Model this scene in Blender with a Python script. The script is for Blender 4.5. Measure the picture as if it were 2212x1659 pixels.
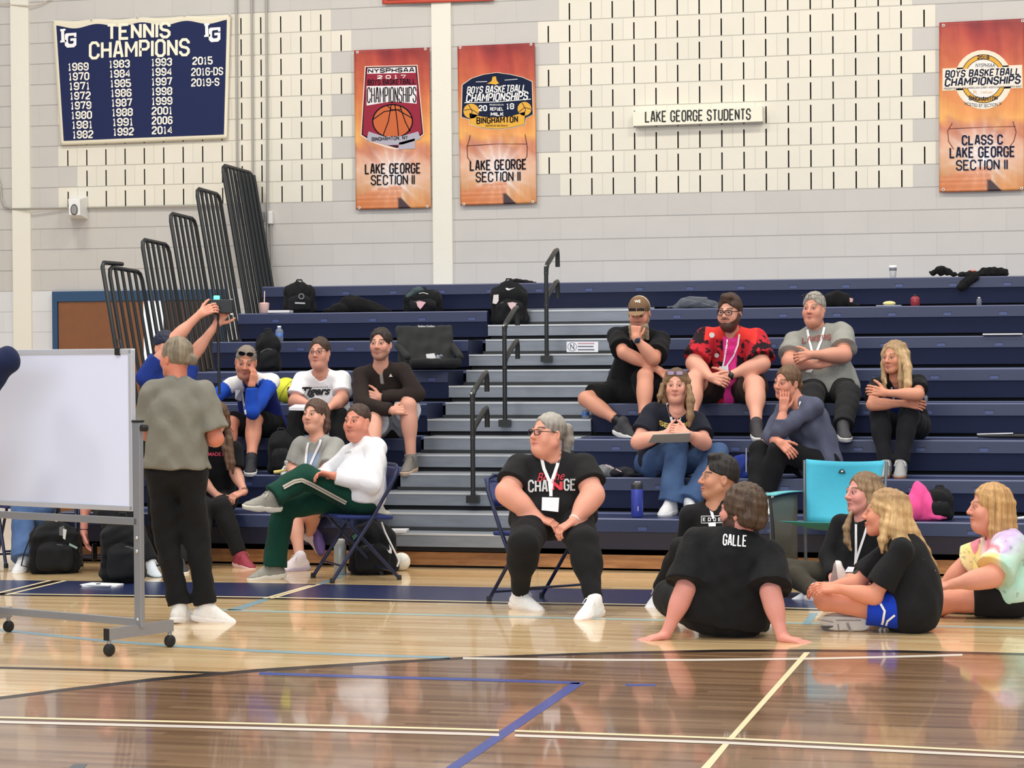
import bpy, bmesh, math, random
import numpy as np
from mathutils import Vector, Matrix
from mathutils.bvhtree import BVHTree
for _o in list(bpy.data.objects): bpy.data.objects.remove(_o)
SC = bpy.context.scene; COL = SC.collection
random.seed(7); RNG = np.random.RandomState(5)
PI = math.pi
# ---------------------------------------------------------------- camera
FPX, PITCH, YAW, ROLL, CAMH = 5132.747, -.0145, -.26202, .00704, 1.5767
CX, CY = 1106.0, 829.5
_Fw = np.array([math.sin(YAW), math.cos(YAW), 0.]); _R = np.array([math.cos(YAW), -math.sin(YAW), 0.]); _U = np.array([0, 0, 1.])
FWD = _Fw * math.cos(PITCH) + _U * math.sin(PITCH); _dn = -_U * math.cos(PITCH) + _Fw * math.sin(PITCH)
RIGHT = math.cos(ROLL) * _R + math.sin(ROLL) * _dn; DOWN = -math.sin(ROLL) * _R + math.cos(ROLL) * _dn
EYE = np.array([0, 0, CAMH])
def proj(P):
    q = np.asarray(P, float) - EYE; z = q @ FWD
    return CX + FPX * (q @ RIGHT) / z, CY + FPX * (q @ DOWN) / z
def ray(x, y): return FWD + RIGHT * (x - CX) / FPX + DOWN * (y - CY) / FPX
def atY(x, y, Y): v = ray(x, y); return EYE + v * (Y / v[1])
def atZ(x, y, Z): v = ray(x, y); return EYE + v * ((Z - CAMH) / v[2])
def ppm(P): return FPX / float((np.asarray(P) - EYE) @ FWD)
cam_d = bpy.data.cameras.new('camera'); cam = bpy.data.objects.new('camera', cam_d); COL.objects.link(cam)
cam_d.sensor_width = 36; cam_d.sensor_fit = 'HORIZONTAL'; cam_d.lens = FPX / 2212 * 36; cam_d.clip_end = 200
cam.matrix_world = Matrix(((RIGHT[0], -DOWN[0], -FWD[0], 0), (RIGHT[1], -DOWN[1], -FWD[1], 0), (RIGHT[2], -DOWN[2], -FWD[2], CAMH), (0, 0, 0, 1)))
SC.camera = cam
# ---------------------------------------------------------------- light
W = bpy.data.worlds.new('world'); SC.world = W; W.use_nodes = True
W.node_tree.nodes['Background'].inputs[0].default_value = (.86, .92, 1.0, 1); W.node_tree.nodes['Background'].inputs[1].default_value = .54
def area(x, y, z, sx, sy, watts, col):
    l = bpy.data.lights.new('gym_light', 'AREA'); l.shape = 'RECTANGLE'; l.size = sx; l.size_y = sy; l.energy = watts; l.color = col
    o = bpy.data.objects.new('gym_light', l); o.location = (x, y, z); COL.objects.link(o); return o
for _x in (-9.5, -5.5, -1.5, 2.5):
    for _y in (7.5, 12.5, 17.5):
        area(_x, _y, 7.6, 1.3, .7, 138, (1, .93, .8))
_w = area(-3, -3.5, 4.6, 14, 3.0, 820, (.84, .91, 1)); _w.name = 'window_daylight'; _w.rotation_euler = (math.radians(68), 0, 0)
SC.view_settings.view_transform = 'Standard'; SC.view_settings.look = 'None'; SC.view_settings.exposure = 0.0; SC.view_settings.gamma = 1; SC.view_settings.use_curve_mapping = False
# ---------------------------------------------------------------- materials
def lin(c):
    c = np.asarray(c, float) / 255.; return tuple(np.where(c <= .04045, c / 12.92, ((c + .055) / 1.055) ** 2.4))
_M = {}
class NT:
    def __init__(s, name):
        s.m = bpy.data.materials.new(name); s.m.use_nodes = True; s.t = s.m.node_tree; s.n = s.t.nodes; s.b = s.n['Principled BSDF']
    def add(s, typ, **kw):
        n = s.n.new(typ)
        for k, v in kw.items():
            if isinstance(k, str) and k.startswith('i_'):
                n.inputs[k[2:].replace('_', ' ')].default_value = v
            else: setattr(n, k, v)
        return n
    def ln(s, a, b): s.t.links.new(a, b)
    def val(s, x):
        return x
    def math(s, op, a, b=None, c=None):
        n = s.n.new('ShaderNodeMath'); n.operation = op
        for i, v in enumerate((a, b, c)):
            if v is None: continue
            if isinstance(v, (int, float)): n.inputs[i].default_value = v
            else: s.ln(v, n.inputs[i])
        return n.outputs[0]
    def mix(s, f, a, b, mode='MIX'):
        n = s.n.new('ShaderNodeMixRGB'); n.blend_type = mode
        for i, v in enumerate((f, a, b)):
            if isinstance(v, (int, float)): n.inputs[i].default_value = v
            elif isinstance(v, tuple): n.inputs[i].default_value = (*v[:3], 1)
            else: s.ln(v, n.inputs[i])
        return n.outputs[0]
    def noise(s, vec, scale, detail=3, rough=.5):
        n = s.n.new('ShaderNodeTexNoise'); n.inputs['Scale'].default_value = scale; n.inputs['Detail'].default_value = detail; n.inputs['Roughness'].default_value = rough
        if vec is not None: s.ln(vec, n.inputs['Vector'])
        return n.outputs['Fac']
    def mapping(s, sc=(1, 1, 1), rot=(0, 0, 0), coord='Object'):
        t = s.n.new('ShaderNodeTexCoord') ; m = s.n.new('ShaderNodeMapping'); m.inputs['Scale'].default_value = sc; m.inputs['Rotation'].default_value = rot
        s.ln(t.outputs[coord], m.inputs['Vector']); return m.outputs[0]
    def pos(s):
        g = s.n.new('ShaderNodeNewGeometry'); return g.outputs['Position']
    def sep(s, v):
        n = s.n.new('ShaderNodeSeparateXYZ'); s.ln(v, n.inputs[0]); return n.outputs
    def ramp(s, f, stops, interp='LINEAR'):
        n = s.n.new('ShaderNodeValToRGB'); n.color_ramp.interpolation = interp; s.ln(f, n.inputs[0]); e = n.color_ramp.elements
        while len(e) < len(stops): e.new(.5)
        for q, (p, c) in zip(e, stops): q.position = p; q.color = (*c[:3], 1)
        return n.outputs[0]
    def bump(s, h, strength=.3, dist=.01):
        n = s.n.new('ShaderNodeBump'); n.inputs['Strength'].default_value = strength; n.inputs['Distance'].default_value = dist; s.ln(h, n.inputs['Height']); s.ln(n.outputs[0], s.b.inputs['Normal'])
    def col(s, c):
        if isinstance(c, tuple): s.b.inputs['Base Color'].default_value = (*c[:3], 1)
        else: s.ln(c, s.b.inputs['Base Color'])
def mat(name, rgb, rough=.6, metal=0., bump=0., bscale=60., var=.06, spec=None, emit=None, trans=0.):
    if name in _M: return _M[name]
    t = NT(name); c = lin(rgb)
    if var > 0:
        f = t.noise(t.mapping(), 9, 4, .6); t.col(t.mix(f, tuple(x * (1 - var) for x in c), tuple(min(1, x * (1 + var)) for x in c)))
    else: t.col(c)
    t.b.inputs['Roughness'].default_value = rough; t.b.inputs['Metallic'].default_value = metal
    if spec is not None: t.b.inputs['Specular IOR Level'].default_value = spec
    if bump: t.bump(t.noise(t.mapping(), bscale, 4, .6), bump, .01)
    if emit: t.b.inputs['Emission Color'].default_value = (*lin(emit[0]), 1); t.b.inputs['Emission Strength'].default_value = emit[1]
    if trans: t.b.inputs['Transmission Weight'].default_value = trans; t.b.inputs['IOR'].default_value = 1.33
    _M[name] = t.m; return t.m
def vcmat(name, rough, bump=0., bscale=30., stretch=(1, 1, 1), sss=0., sheen=0., spec=.5, fine=0.):
    t = NT(name); a = t.n.new('ShaderNodeVertexColor'); a.layer_name = 'Col'; t.ln(a.outputs[0], t.b.inputs['Base Color'])
    t.b.inputs['Roughness'].default_value = rough; t.b.inputs['Specular IOR Level'].default_value = spec
    if sss: t.b.inputs['Subsurface Weight'].default_value = sss; t.b.inputs['Subsurface Radius'].default_value = (.012, .005, .003); t.b.inputs['Subsurface Scale'].default_value = 1.
    if sheen: t.b.inputs['Sheen Weight'].default_value = sheen
    if bump:
        h = t.noise(t.mapping(stretch), bscale, 3, .55)
        if name == 'cloth': r = t.math('ABSOLUTE', t.math('SUBTRACT', t.math('MULTIPLY', t.noise(t.mapping((1, 1, .8), (.5, .3, .4)), 6.5, 3, .5), 2.), 1.)); h = t.math('ADD', h, t.math('MULTIPLY', t.math('POWER', t.math('SUBTRACT', 1., r), 3.), .22))
        if fine: h = t.math('ADD', h, t.math('MULTIPLY', t.noise(t.mapping(), 220, 2), fine))
        t.bump(h, bump, .02)
    _M[name] = t.m; return t.m
SKIN = vcmat('skin', .48, .05, 90, spec=.35)
CLOTH = vcmat('cloth', .9, .5, 11, (1, 1, .55), sheen=.03, spec=.2, fine=.04)
HAIR = vcmat('hair', .5, .6, 70, (1, 1, .12), spec=.35)
SHOE = vcmat('shoe_knit', .7, .15, 60, spec=.3)
# ---------------------------------------------------------------- mesh building
def link(o, parent=None):
    COL.objects.link(o)
    if parent is not None:
        o.parent = parent
    return o
def tag(o, label=None, cat=None, group=None, kind=None):
    for k, v in (('label', label), ('category', cat), ('group', group), ('kind', kind)):
        if v: o[k] = v
    return o
def empty(name, loc, label, cat, group=None):
    o = bpy.data.objects.new(name, None); o.location = Vector(loc); o.empty_display_size = .1; COL.objects.link(o); return tag(o, label, cat, group)
def to_obj(name, me, mats, parent=None):
    o = bpy.data.objects.new(name, me)
    for m in (mats if isinstance(mats, (list, tuple)) else [mats]): me.materials.append(m)
    COL.objects.link(o)
    if parent is not None:
        o.parent = parent; o.matrix_parent_inverse = Matrix.Translation(-Vector(parent.location)) if parent.parent is None else Matrix.Identity(4)
    return o
def root_loc(o):
    while o.parent is not None: o = o.parent
    return o.location
def frame(d, up=(0, 0, 1)):
    d = np.asarray(d, float); d = d / (np.linalg.norm(d) + 1e-12); u = np.asarray(up, float)
    if abs(d @ u) > .97: u = np.array([1., 0, 0])
    s = np.cross(d, u); s /= np.linalg.norm(s); t = np.cross(s, d); return s, t, d
class MB:
    """collects shapes into one mesh in world coordinates"""
    def __init__(s): s.v = []; s.f = []; s.mi = []; s.sm = []; s.cur = 0
    def mat(s, i): s.cur = i; return s
    def raw(s, v, f, smooth=False):
        b = len(s.v); s.v += [tuple(map(float, p)) for p in v]; s.f += [tuple(b + i for i in q) for q in f]
        s.mi += [s.cur] * len(f); s.sm += [smooth] * len(f); return s
    def box(s, c, size, rz=0., M=None):
        hx, hy, hz = (q / 2 for q in size); P = np.array([(x, y, z) for x in (-hx, hx) for y in (-hy, hy) for z in (-hz, hz)])
        if M is None:
            a, b = math.cos(rz), math.sin(rz); M = np.array([[a, b, 0], [-b, a, 0], [0, 0, 1]])
        P = P @ np.asarray(M) + np.asarray(c, float)
        return s.raw(P, [(0, 1, 3, 2), (4, 6, 7, 5), (0, 4, 5, 1), (2, 3, 7, 6), (0, 2, 6, 4), (1, 5, 7, 3)])
    def bbox(s, lo, hi): lo = np.array(lo, float); hi = np.array(hi, float); return s.box((lo + hi) / 2, hi - lo)
    def bar(s, a, b, w, h, up=(0, 0, 1)):
        a = np.asarray(a, float); b = np.asarray(b, float); x, y, d = frame(b - a, up)
        return s.box((a + b) / 2, (w, h, np.linalg.norm(b - a)), M=np.array([x, y, d]))
    def tube(s, pts, r, n=8, caps=True, smooth=True, flat=1.):
        pts = [np.asarray(p, float) for p in pts]; m = len(pts); rs = r if hasattr(r, '__len__') else [r] * m; V = []; up = None
        for i in range(m):
            d = pts[min(i + 1, m - 1)] - pts[max(i - 1, 0)]
            if up is None: x, y, d = frame(d); y = np.cross(d, x)
            else:
                d = d / (np.linalg.norm(d) + 1e-12); x = up - d * (up @ d); x /= np.linalg.norm(x) + 1e-12; y = np.cross(d, x)
            up = x
            for k in range(n):
                a = 2 * PI * k / n; V.append(pts[i] + rs[i] * (x * math.cos(a) + y * math.sin(a) * flat))
        F = [(i * n + k, i * n + (k + 1) % n, (i + 1) * n + (k + 1) % n, (i + 1) * n + k) for i in range(m - 1) for k in range(n)]
        s.raw(V, F, smooth)
        if caps: s.raw(V[:n], [tuple(range(n))[::-1]]); s.raw(V[-n:], [tuple(range(n))])
        return s
    def lathe(s, c, prof, n=20, axis=(0, 0, 1), smooth=True):
        x, y, d = frame(axis); c = np.asarray(c, float); V = []
        for r, h in prof:
            for k in range(n): a = 2 * PI * k / n; V.append(c + d * h + r * (x * math.cos(a) + y * math.sin(a)))
        m = len(prof); F = [(i * n + k, i * n + (k + 1) % n, (i + 1) * n + (k + 1) % n, (i + 1) * n + k) for i in range(m - 1) for k in range(n)]
        s.raw(V, F, smooth); s.raw(V[:n], [tuple(range(n))[::-1]]); s.raw(V[-n:], [tuple(range(n))]); return s
    def prism(s, poly, off):
        n = len(poly); P = [np.asarray(p, float) for p in poly]; o = np.asarray(off, float); V = P + [p + o for p in P]
        return s.raw(V, [tuple(range(n)), tuple(range(2 * n - 1, n - 1, -1))] + [(i, (i + 1) % n, n + (i + 1) % n, n + i)[::-1] for i in range(n)])
    def quad(s, a, b, c, d): return s.raw([a, b, c, d], [(0, 1, 2, 3)])
    def sheet(s, G, th=0., smooth=True):
        nu, nv = len(G), len(G[0]); V = [G[i][j] for i in range(nu) for j in range(nv)]
        F = [(i * nv + j, (i + 1) * nv + j, (i + 1) * nv + j + 1, i * nv + j + 1) for i in range(nu - 1) for j in range(nv - 1)]
        return s.raw(V, F, smooth)
    def build(s, name, mats, parent=None, bevel=0., solid=0., sub=0):
        me = bpy.data.meshes.new(name); me.from_pydata(s.v, [], s.f); me.polygons.foreach_set('material_index', s.mi); me.polygons.foreach_set('use_smooth', s.sm); me.update()
        bm = bmesh.new(); bm.from_mesh(me); bmesh.ops.recalc_face_normals(bm, faces=bm.faces); bm.to_mesh(me); bm.free()
        o = to_obj(name, me, mats, parent)
        if solid: q = o.modifiers.new('solid', 'SOLIDIFY'); q.thickness = solid; q.offset = 0
        if bevel: q = o.modifiers.new('bevel', 'BEVEL'); q.width = bevel; q.segments = 2; q.limit_method = 'ANGLE'
        if sub: q = o.modifiers.new('sub', 'SUBSURF'); q.levels = sub; q.render_levels = sub
        return o
# ---------------------------------------------------------------- lettering
_TX = {}
def glyphs(txt, bold=.0, shear=0., spacing=1.):
    k = (txt, bold, shear, spacing)
    if k not in _TX:
        c = bpy.data.curves.new('t', 'FONT'); c.body = txt; c.size = 1; c.offset = bold; c.shear = shear; c.space_character = spacing; c.resolution_u = 3; c.fill_mode = 'FRONT'
        o = bpy.data.objects.new('t', c); COL.objects.link(o); dg = bpy.context.evaluated_depsgraph_get(); me = o.evaluated_get(dg).to_mesh()
        V = np.array([v.co[:2] for v in me.vertices]); F = [tuple(p.vertices) for p in me.polygons]; o.evaluated_get(dg).to_mesh_clear()
        bpy.data.objects.remove(o); bpy.data.curves.remove(c)
        lo, hi = V.min(0), V.max(0); V = (V - (lo + hi) / 2) / (hi - lo); _TX[k] = (V, F)
    return _TX[k]
def text_px(mb, txt, x, y, w, h, to3d, bold=.0, shear=0., slope=0., arc=0., spacing=1., vs=0., wt=0.):
    """lettering centred on photo pixel x,y, w by h pixels; to3d maps a pixel to the surface the letters are on"""
    if wt: return block_px(mb, txt, x, y, w, h, to3d, wt, slope, shear, arc)
    V, F = glyphs(txt, bold, shear, spacing)
    P = [to3d(x + w * a + vs * h * b, y - h * b + slope * w * a + arc * (4 * a * a - 1) * h) for a, b in V]
    mb.raw(P, F)
def poly_px(mb, pts, to3d, n=1): mb.raw([to3d(*p) for p in pts], [tuple(range(len(pts)))])
def ellipse_px(cx, cy, rx, ry, n=28, a0=0, a1=2 * PI): return [(cx + rx * math.cos(a0 + (a1 - a0) * i / n), cy + ry * math.sin(a0 + (a1 - a0) * i / n)) for i in range(n if a1 - a0 > 6.28 else n + 1)]
def stroke_px(mb, pts, w, to3d):
    pts = [np.array(p, float) for p in pts]; L = []; Rr = []
    for i, p in enumerate(pts):
        d = pts[min(i + 1, len(pts) - 1)] - pts[max(i - 1, 0)]; d /= np.linalg.norm(d) + 1e-9; nn = np.array([-d[1], d[0]]) * w / 2; L.append(to3d(*(p + nn))); Rr.append(to3d(*(p - nn)))
    n = len(pts); mb.raw(L + Rr, [(i, i + 1, n + i + 1, n + i) for i in range(n - 1)])

_O = [(.27, 0), (.73, 0), (1, .16), (1, .84), (.73, 1), (.27, 1), (0, .84), (0, .16), (.27, 0)]
_C = [(1, .72), (1, .84), (.73, 1), (.27, 1), (0, .84), (0, .16), (.27, 0), (.73, 0), (1, .16), (1, .28)]
_P = [(0, 0), (0, 1), (.73, 1), (1, .86), (1, .60), (.73, .46), (0, .46)]
BLOCK = {'A': ([(0, 0), (.36, 1), (.64, 1), (1, 0)], [(.14, .30), (.86, .30)]), 'B': ([(0, 0), (0, 1), (.73, 1), (.98, .87), (.98, .64), (.78, .52), (0, .52)], [(.78, .52), (1, .40), (1, .14), (.73, 0), (0, 0)]), 'C': (_C,), 'D': ([(0, 0), (0, 1), (.68, 1), (1, .82), (1, .18), (.68, 0), (0, 0)],),
 'E': ([(1, 1), (0, 1), (0, 0), (1, 0)], [(0, .52), (.8, .52)]), 'F': ([(1, 1), (0, 1), (0, 0)], [(0, .5), (.8, .5)]), 'G': (_C + [(1, .46), (.58, .46)],), 'H': ([(0, 0), (0, 1)], [(1, 0), (1, 1)], [(0, .5), (1, .5)]), 'I': ([(.5, 0), (.5, 1)],), 'J': ([(1, 1), (1, .16), (.73, 0), (.27, 0), (0, .16), (0, .3)],), 'K': ([(0, 0), (0, 1)], [(1, 1), (.05, .42)], [(.35, .6), (1, 0)]),
 'L': ([(0, 1), (0, 0), (1, 0)],), 'M': ([(0, 0), (0, 1)], [(0, .96), (.5, .35), (1, .96)], [(1, 1), (1, 0)]), 'N': ([(0, 0), (0, 1)], [(0, .94), (1, .06)], [(1, 0), (1, 1)]), 'O': (_O,), 'P': (_P,), 'R': (_P, [(.5, .46), (1, 0)]), 'S': ([(1, .74), (1, .84), (.73, 1), (.27, 1), (0, .84), (0, .66), (.2, .54), (.8, .46), (1, .34), (1, .16), (.73, 0), (.27, 0), (0, .16), (0, .26)],),
 'T': ([(0, 1), (1, 1)], [(.5, 0), (.5, 1)]), 'U': ([(0, 1), (0, .16), (.27, 0), (.73, 0), (1, .16), (1, 1)],), 'V': ([(0, 1), (.5, 0), (1, 1)],), 'W': ([(0, 1), (.25, 0), (.5, .7), (.75, 0), (1, 1)],), 'X': ([(0, 0), (1, 1)], [(0, 1), (1, 0)]), 'Y': ([(0, 1), (.5, .5), (1, 1)], [(.5, .5), (.5, 0)]),
 '0': (_O,), '1': ([(.1, .8), (.5, 1), (.5, 0)], [(.1, 0), (.9, 0)]), '2': ([(0, .74), (0, .84), (.27, 1), (.73, 1), (1, .84), (1, .62), (0, .14), (0, 0), (1, 0)],), '3': ([(0, .76), (0, .84), (.27, 1), (.73, 1), (1, .86), (1, .64), (.75, .52), (.4, .52)], [(.75, .52), (1, .40), (1, .14), (.73, 0), (.27, 0), (0, .16), (0, .24)]), '4': ([(.78, 0), (.78, 1), (0, .34), (0, .28), (1, .28)],), '5': ([(1, 1), (0, 1), (0, .56), (.73, .56), (1, .42), (1, .14), (.73, 0), (.27, 0), (0, .14), (0, .22)],),
 '6': ([(1, .78), (1, .86), (.73, 1), (.27, 1), (0, .84), (0, .16), (.27, 0), (.73, 0), (1, .14), (1, .42), (.73, .56), (0, .56)],), '7': ([(0, .86), (0, 1), (1, 1), (.4, 0)],), '8': ([(.27, .52), (0, .64), (0, .86), (.27, 1), (.73, 1), (1, .86), (1, .64), (.73, .52), (.27, .52), (0, .40), (0, .14), (.27, 0), (.73, 0), (1, .14), (1, .40), (.73, .52)],), '9': ([(0, .22), (0, .14), (.27, 0), (.73, 0), (1, .16), (1, .84), (.73, 1), (.27, 1), (0, .86), (0, .58), (.27, .44), (1, .44)],),
 '\u00b7': ([(-.6, .48), (1.6, .48)],), '.': ([(.4, .02), (.6, .02)],), ',': ([(.5, .05), (.4, -.15)],)}
def unit3(v): return v / np.linalg.norm(v)
def block_px(mb, txt, x, y, w, h, to3d, wt=.2, slope=0., shear=0., arc=0.):
    """heavy octagonal lettering built from thick strokes, centred on a photo pixel"""
    W_ = {'I': .02, ' ': .30, '\u00b7': .3, '.': .2, ',': .2, '1': .62, 'M': 1.25, 'W': 1.3}; gap = .34; t = min(wt * h, .27 * w / len(txt)); adv = [W_.get(c, 1.) for c in txt]; n = len(txt); k = (w - t * n) / max(sum(adv) + gap * (n - 1) * .45, .1); g = gap * .45 * k; px = -w / 2; ei = 0
    for c, a in zip(txt, adv):
        for pl in BLOCK.get(c, ()):
            P = [np.array([px + t / 2 + q[0] * a * k, (.5 - q[1]) * (h - t)]) for q in pl]
            if c == 'I': P = [np.array([px + t / 2 + .01 * k, p[1]]) for p in P]
            cl = np.linalg.norm(P[0] - P[-1]) < 1e-6; m_ = len(P); N_ = []
            for i in range(m_ - 1): d = P[i + 1] - P[i]; d = d / (np.linalg.norm(d) + 1e-9); N_.append(np.array([-d[1], d[0]]))
            up, dn = [], []; ei += 1
            for i in range(m_):
                n0 = N_[i - 1] if i > 0 else (N_[-1] if cl else N_[0]); n1 = N_[i] if i < m_ - 1 else (N_[0] if cl else N_[-1]); o = (n0 + n1) / max(1 + float(n0 @ n1), .75) * t / 2
                for lst, r in ((up, P[i] + o), (dn, P[i] - o)):
                    q = np.asarray(to3d(x + r[0] - shear * r[1], y + r[1] + slope * r[0] + arc * (4 * (r[0] / w) ** 2 - 1) * h)); lst.append(q + unit3(EYE - q) * .0003 * (ei % 3))
            mb.raw(up + dn, [(i, i + 1, m_ + i + 1, m_ + i) for i in range(m_ - 1)])
        px += a * k + t + g
# ================================================================ SETTING
YW, ZL, XL, BK = 21.461, 3.0003, -5.3829, .2032
Y1, RISE, H1, RUN = 16.388, .25673, .38133, .6096
def rowY(n): return Y1 + (n - 1) * RUN
def rowZ(n): return H1 + (n - 1) * RISE
def atX(x, y, X): v = ray(x, y); return EYE + v * (X / v[0])
# floor
t = NT('maple_floor'); p = t.pos(); mp = t.n.new('ShaderNodeMapping'); mp.inputs['Scale'].default_value = (1, 1, 1); t.ln(p, mp.inputs['Vector'])
def plank_floor(name, c1, c2, c3, rough):
    t = NT(name); p = t.pos(); s = t.sep(p)
    row = t.math('FLOOR', t.math('DIVIDE', s[1], .057)); wn = t.add('ShaderNodeTexWhiteNoise', noise_dimensions='1D'); t.ln(row, wn.inputs['W'])
    xi = t.math('FLOOR', t.math('DIVIDE', t.math('ADD', s[0], t.math('MULTIPLY', wn.outputs[0], 3.)), 1.15))
    cb = t.n.new('ShaderNodeCombineXYZ'); t.ln(row, cb.inputs[0]); t.ln(xi, cb.inputs[1]); w2 = t.add('ShaderNodeTexWhiteNoise', noise_dimensions='2D'); t.ln(cb.outputs[0], w2.inputs['Vector'])
    mp = t.n.new('ShaderNodeMapping'); mp.inputs['Scale'].default_value = (1.2, 26, 1); t.ln(p, mp.inputs['Vector']); g = t.noise(mp.outputs[0], 1.6, 5, .62)
    f = t.math('ADD', t.math('MULTIPLY', w2.outputs[0], .55), t.math('MULTIPLY', g, .55))
    c = t.ramp(f, [(.12, lin(c1)), (.5, lin(c2)), (.9, lin(c3))])
    fy = t.math('FRACT', t.math('DIVIDE', s[1], .057)); seam = t.math('LESS_THAN', fy, .05)
    c = t.mix(t.math('MULTIPLY', seam, .35), c, (.1, .06, .03)); t.col(c)
    t.b.inputs['Roughness'].default_value = rough; t.b.inputs['Specular IOR Level'].default_value = .5; t.b.inputs['Coat Weight'].default_value = .55; t.b.inputs['Coat Roughness'].default_value = .05
    mp2 = t.n.new('ShaderNodeMapping'); mp2.inputs['Scale'].default_value = (.7, 9, 1); t.ln(p, mp2.inputs['Vector'])
    t.bump(t.math('ADD', t.noise(mp2.outputs[0], 2.0, 3), t.math('MULTIPLY', w2.outputs[0], .25)), .055, .02)
    return t.m
M_MAPLE = plank_floor('court_maple', (196, 158, 110), (218, 186, 138), (234, 208, 164), .22)
M_STAIN = plank_floor('court_stain', (100, 70, 46), (132, 100, 72), (158, 126, 96), .2)
fl = MB().quad((-16, 1, 0), (7, 1, 0), (7, 23, 0), (-16, 23, 0)).build('floor', M_MAPLE); tag(fl, kind='structure')
def paint(name, rgb): return mat(name, rgb, .25, 0, 0, 60, .05)
P_NAVY, P_LIGHT, P_BLUE, P_CREAM, P_WHITE, P_BLACK = paint('paint_navy', (34, 44, 82)), paint('paint_light_blue', (132, 164, 176)), paint('paint_blue', (44, 70, 146)), paint('paint_cream', (240, 222, 180)), paint('paint_white', (216, 208, 198)), paint('paint_black', (22, 18, 18))
_fz = [0]
def on_floor(z): return lambda x, y: atZ(x, y, z)
def floor_poly(name, pts, m, lvl): mb = MB(); poly_px(mb, pts, on_floor(lvl * .0004)); tag(mb.build(name, m), kind='structure')
def floor_strip(name, top, bot, m, lvl):
    z = on_floor(lvl * .0004); mb = MB(); n = len(top); mb.raw([z(*p) for p in top] + [z(*p) for p in bot], [(i, i + 1, n + i + 1, n + i) for i in range(n - 1)]); tag(mb.build(name, m), kind='structure')
# stained centre area: one big arc
arc_px = [(-160, 1533), (0, 1507), (160, 1487), (330, 1467), (560, 1447), (800, 1432), (1000, 1421.5), (1280, 1411.5), (1560, 1405.5), (1760, 1405), (1940, 1407), (2090, 1410), (2212, 1413), (2330, 1418)]
floor_poly('floor_stain', [(2330, 1900), (-160, 1900)] + arc_px, M_STAIN, 1)
floor_strip('floor_line', [(x, y - 2.4) for x, y in arc_px], [(x, y + (4 if x < 900 else 2.4)) for x, y in arc_px], P_BLACK, 2)
# navy sideline band
st_b = [(-60, 1285.5), (0, 1286.5), (560, 1294), (1100, 1305), (1560, 1313), (1720, 1318), (2280, 1332)]
st_t = [(-60, 1252), (0, 1253), (560, 1259), (1000, 1267.5), (1560, 1276), (1720, 1280), (2280, 1292)]
floor_strip('floor_line', st_t, st_b, P_NAVY, 1)
floor_strip('floor_line', [(x, y - 5) for x, y in st_b], [(x, y - 3.4) for x, y in st_b], P_CREAM, 2)
floor_strip('floor_line', [(x, y - 3.4) for x, y in st_b], [(x, y) for x, y in st_b], P_BLACK, 2)
for a, b, w in (((-30, 1287), (108, 1254), 2.2), ((14, 1284.5), (140, 1254.5), 2.2), ((572, 1292.5), (672, 1264), 1.8), ((586, 1292.5), (690, 1262), 1.8)):
    floor_strip('floor_line', [(a[0] - 5, a[1]), (b[0] - 5, b[1])], [(a[0] + 5, a[1]), (b[0] + 5, b[1])], P_CREAM, 3)
floor_strip('floor_line', [(-20, 1284.5), (112, 1254)], [(8, 1284.5), (134, 1254)], P_BLACK, 2)
floor_strip('floor_line', [(488, 1318), (563, 1294.5)], [(520, 1318), (584, 1294.5)], P_LIGHT, 2)
floor_strip('floor_line', [(684, 1262), (748, 1236)], [(698, 1262), (764, 1236)], P_LIGHT, 2)
def thin(name, pts, w, m, lvl): floor_strip(name, [(x, y - w / 2) for x, y in pts], [(x, y + w / 2) for x, y in pts], m, lvl)
thin('floor_line', [(-60, 1354), (0, 1360.5), (222, 1384), (383, 1395.5), (560, 1406), (780, 1415), (972, 1420.5)], 5, P_LIGHT, 2)
thin('floor_line', [(1000, 1421.6), (1180, 1424.2), (1340, 1425.6), (1500, 1425.6), (1757, 1422.5), (1920, 1419), (2079, 1414.5)], 4.2, P_WHITE, 3)
thin('floor_line', [(430, 1315), (520, 1319), (800, 1325), (1000, 1329.5), (1413, 1339), (1738, 1346), (2260, 1358)], 4, mat('paint_grey_blue', (166, 184, 178), .25), 2)
thin('floor_line', [(-60, 1440.5), (0, 1442), (250, 1448), (500, 1453.6)], 4, P_BLACK, 3)
thin('floor_line', [(560, 1454.5), (831, 1463), (1000, 1467), (1252, 1475)], 5.5, P_BLUE, 3)
floor_poly('floor_line', [(1233, 1475), (1265, 1473.6), (1000, 1654), (860, 1750), (828, 1750), (1000, 1633)], P_BLUE, 3)
floor_poly('floor_line', [(1350, 1477.2), (1416, 1477.6), (1418, 1482), (1352, 1481.6)], P_BLUE, 3)
floor_poly('floor_line', [(1732, 1349), (1750, 1349), (1767, 1324), (1750, 1324)], P_LIGHT, 3)
floor_poly('floor_line', [(1737, 1409), (1750, 1409), (1580, 1601.7), (1534, 1659), (1480, 1726), (1460, 1726), (1514, 1659), (1566, 1601.7)], P_CREAM, 4)
floor_poly('floor_line', [(147, 1659), (160, 1650), (190, 1650), (172, 1668)], mat('paint_slate', (70, 80, 80), .3), 3)
cl = [(-60, 1552.5), (0, 1554.2), (560, 1567.2), (1000, 1578.5), (1078, 1581)]; cr = [(1112, 1582), (1560, 1597), (2212, 1627.5), (2300, 1632)]
for seg in (cl, cr):
    for dy, w, m in ((-3.5, 3.6, P_CREAM), (1.2, 4.6, P_BLACK), (6.2, 6.0, P_WHITE)): 
        if m is P_BLACK: m = mat('paint_gap', (96, 66, 48), .25)
        thin('floor_line', [(x, y + dy + (x - 1100) * .0012) for x, y in seg], w, m, 5)
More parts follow.
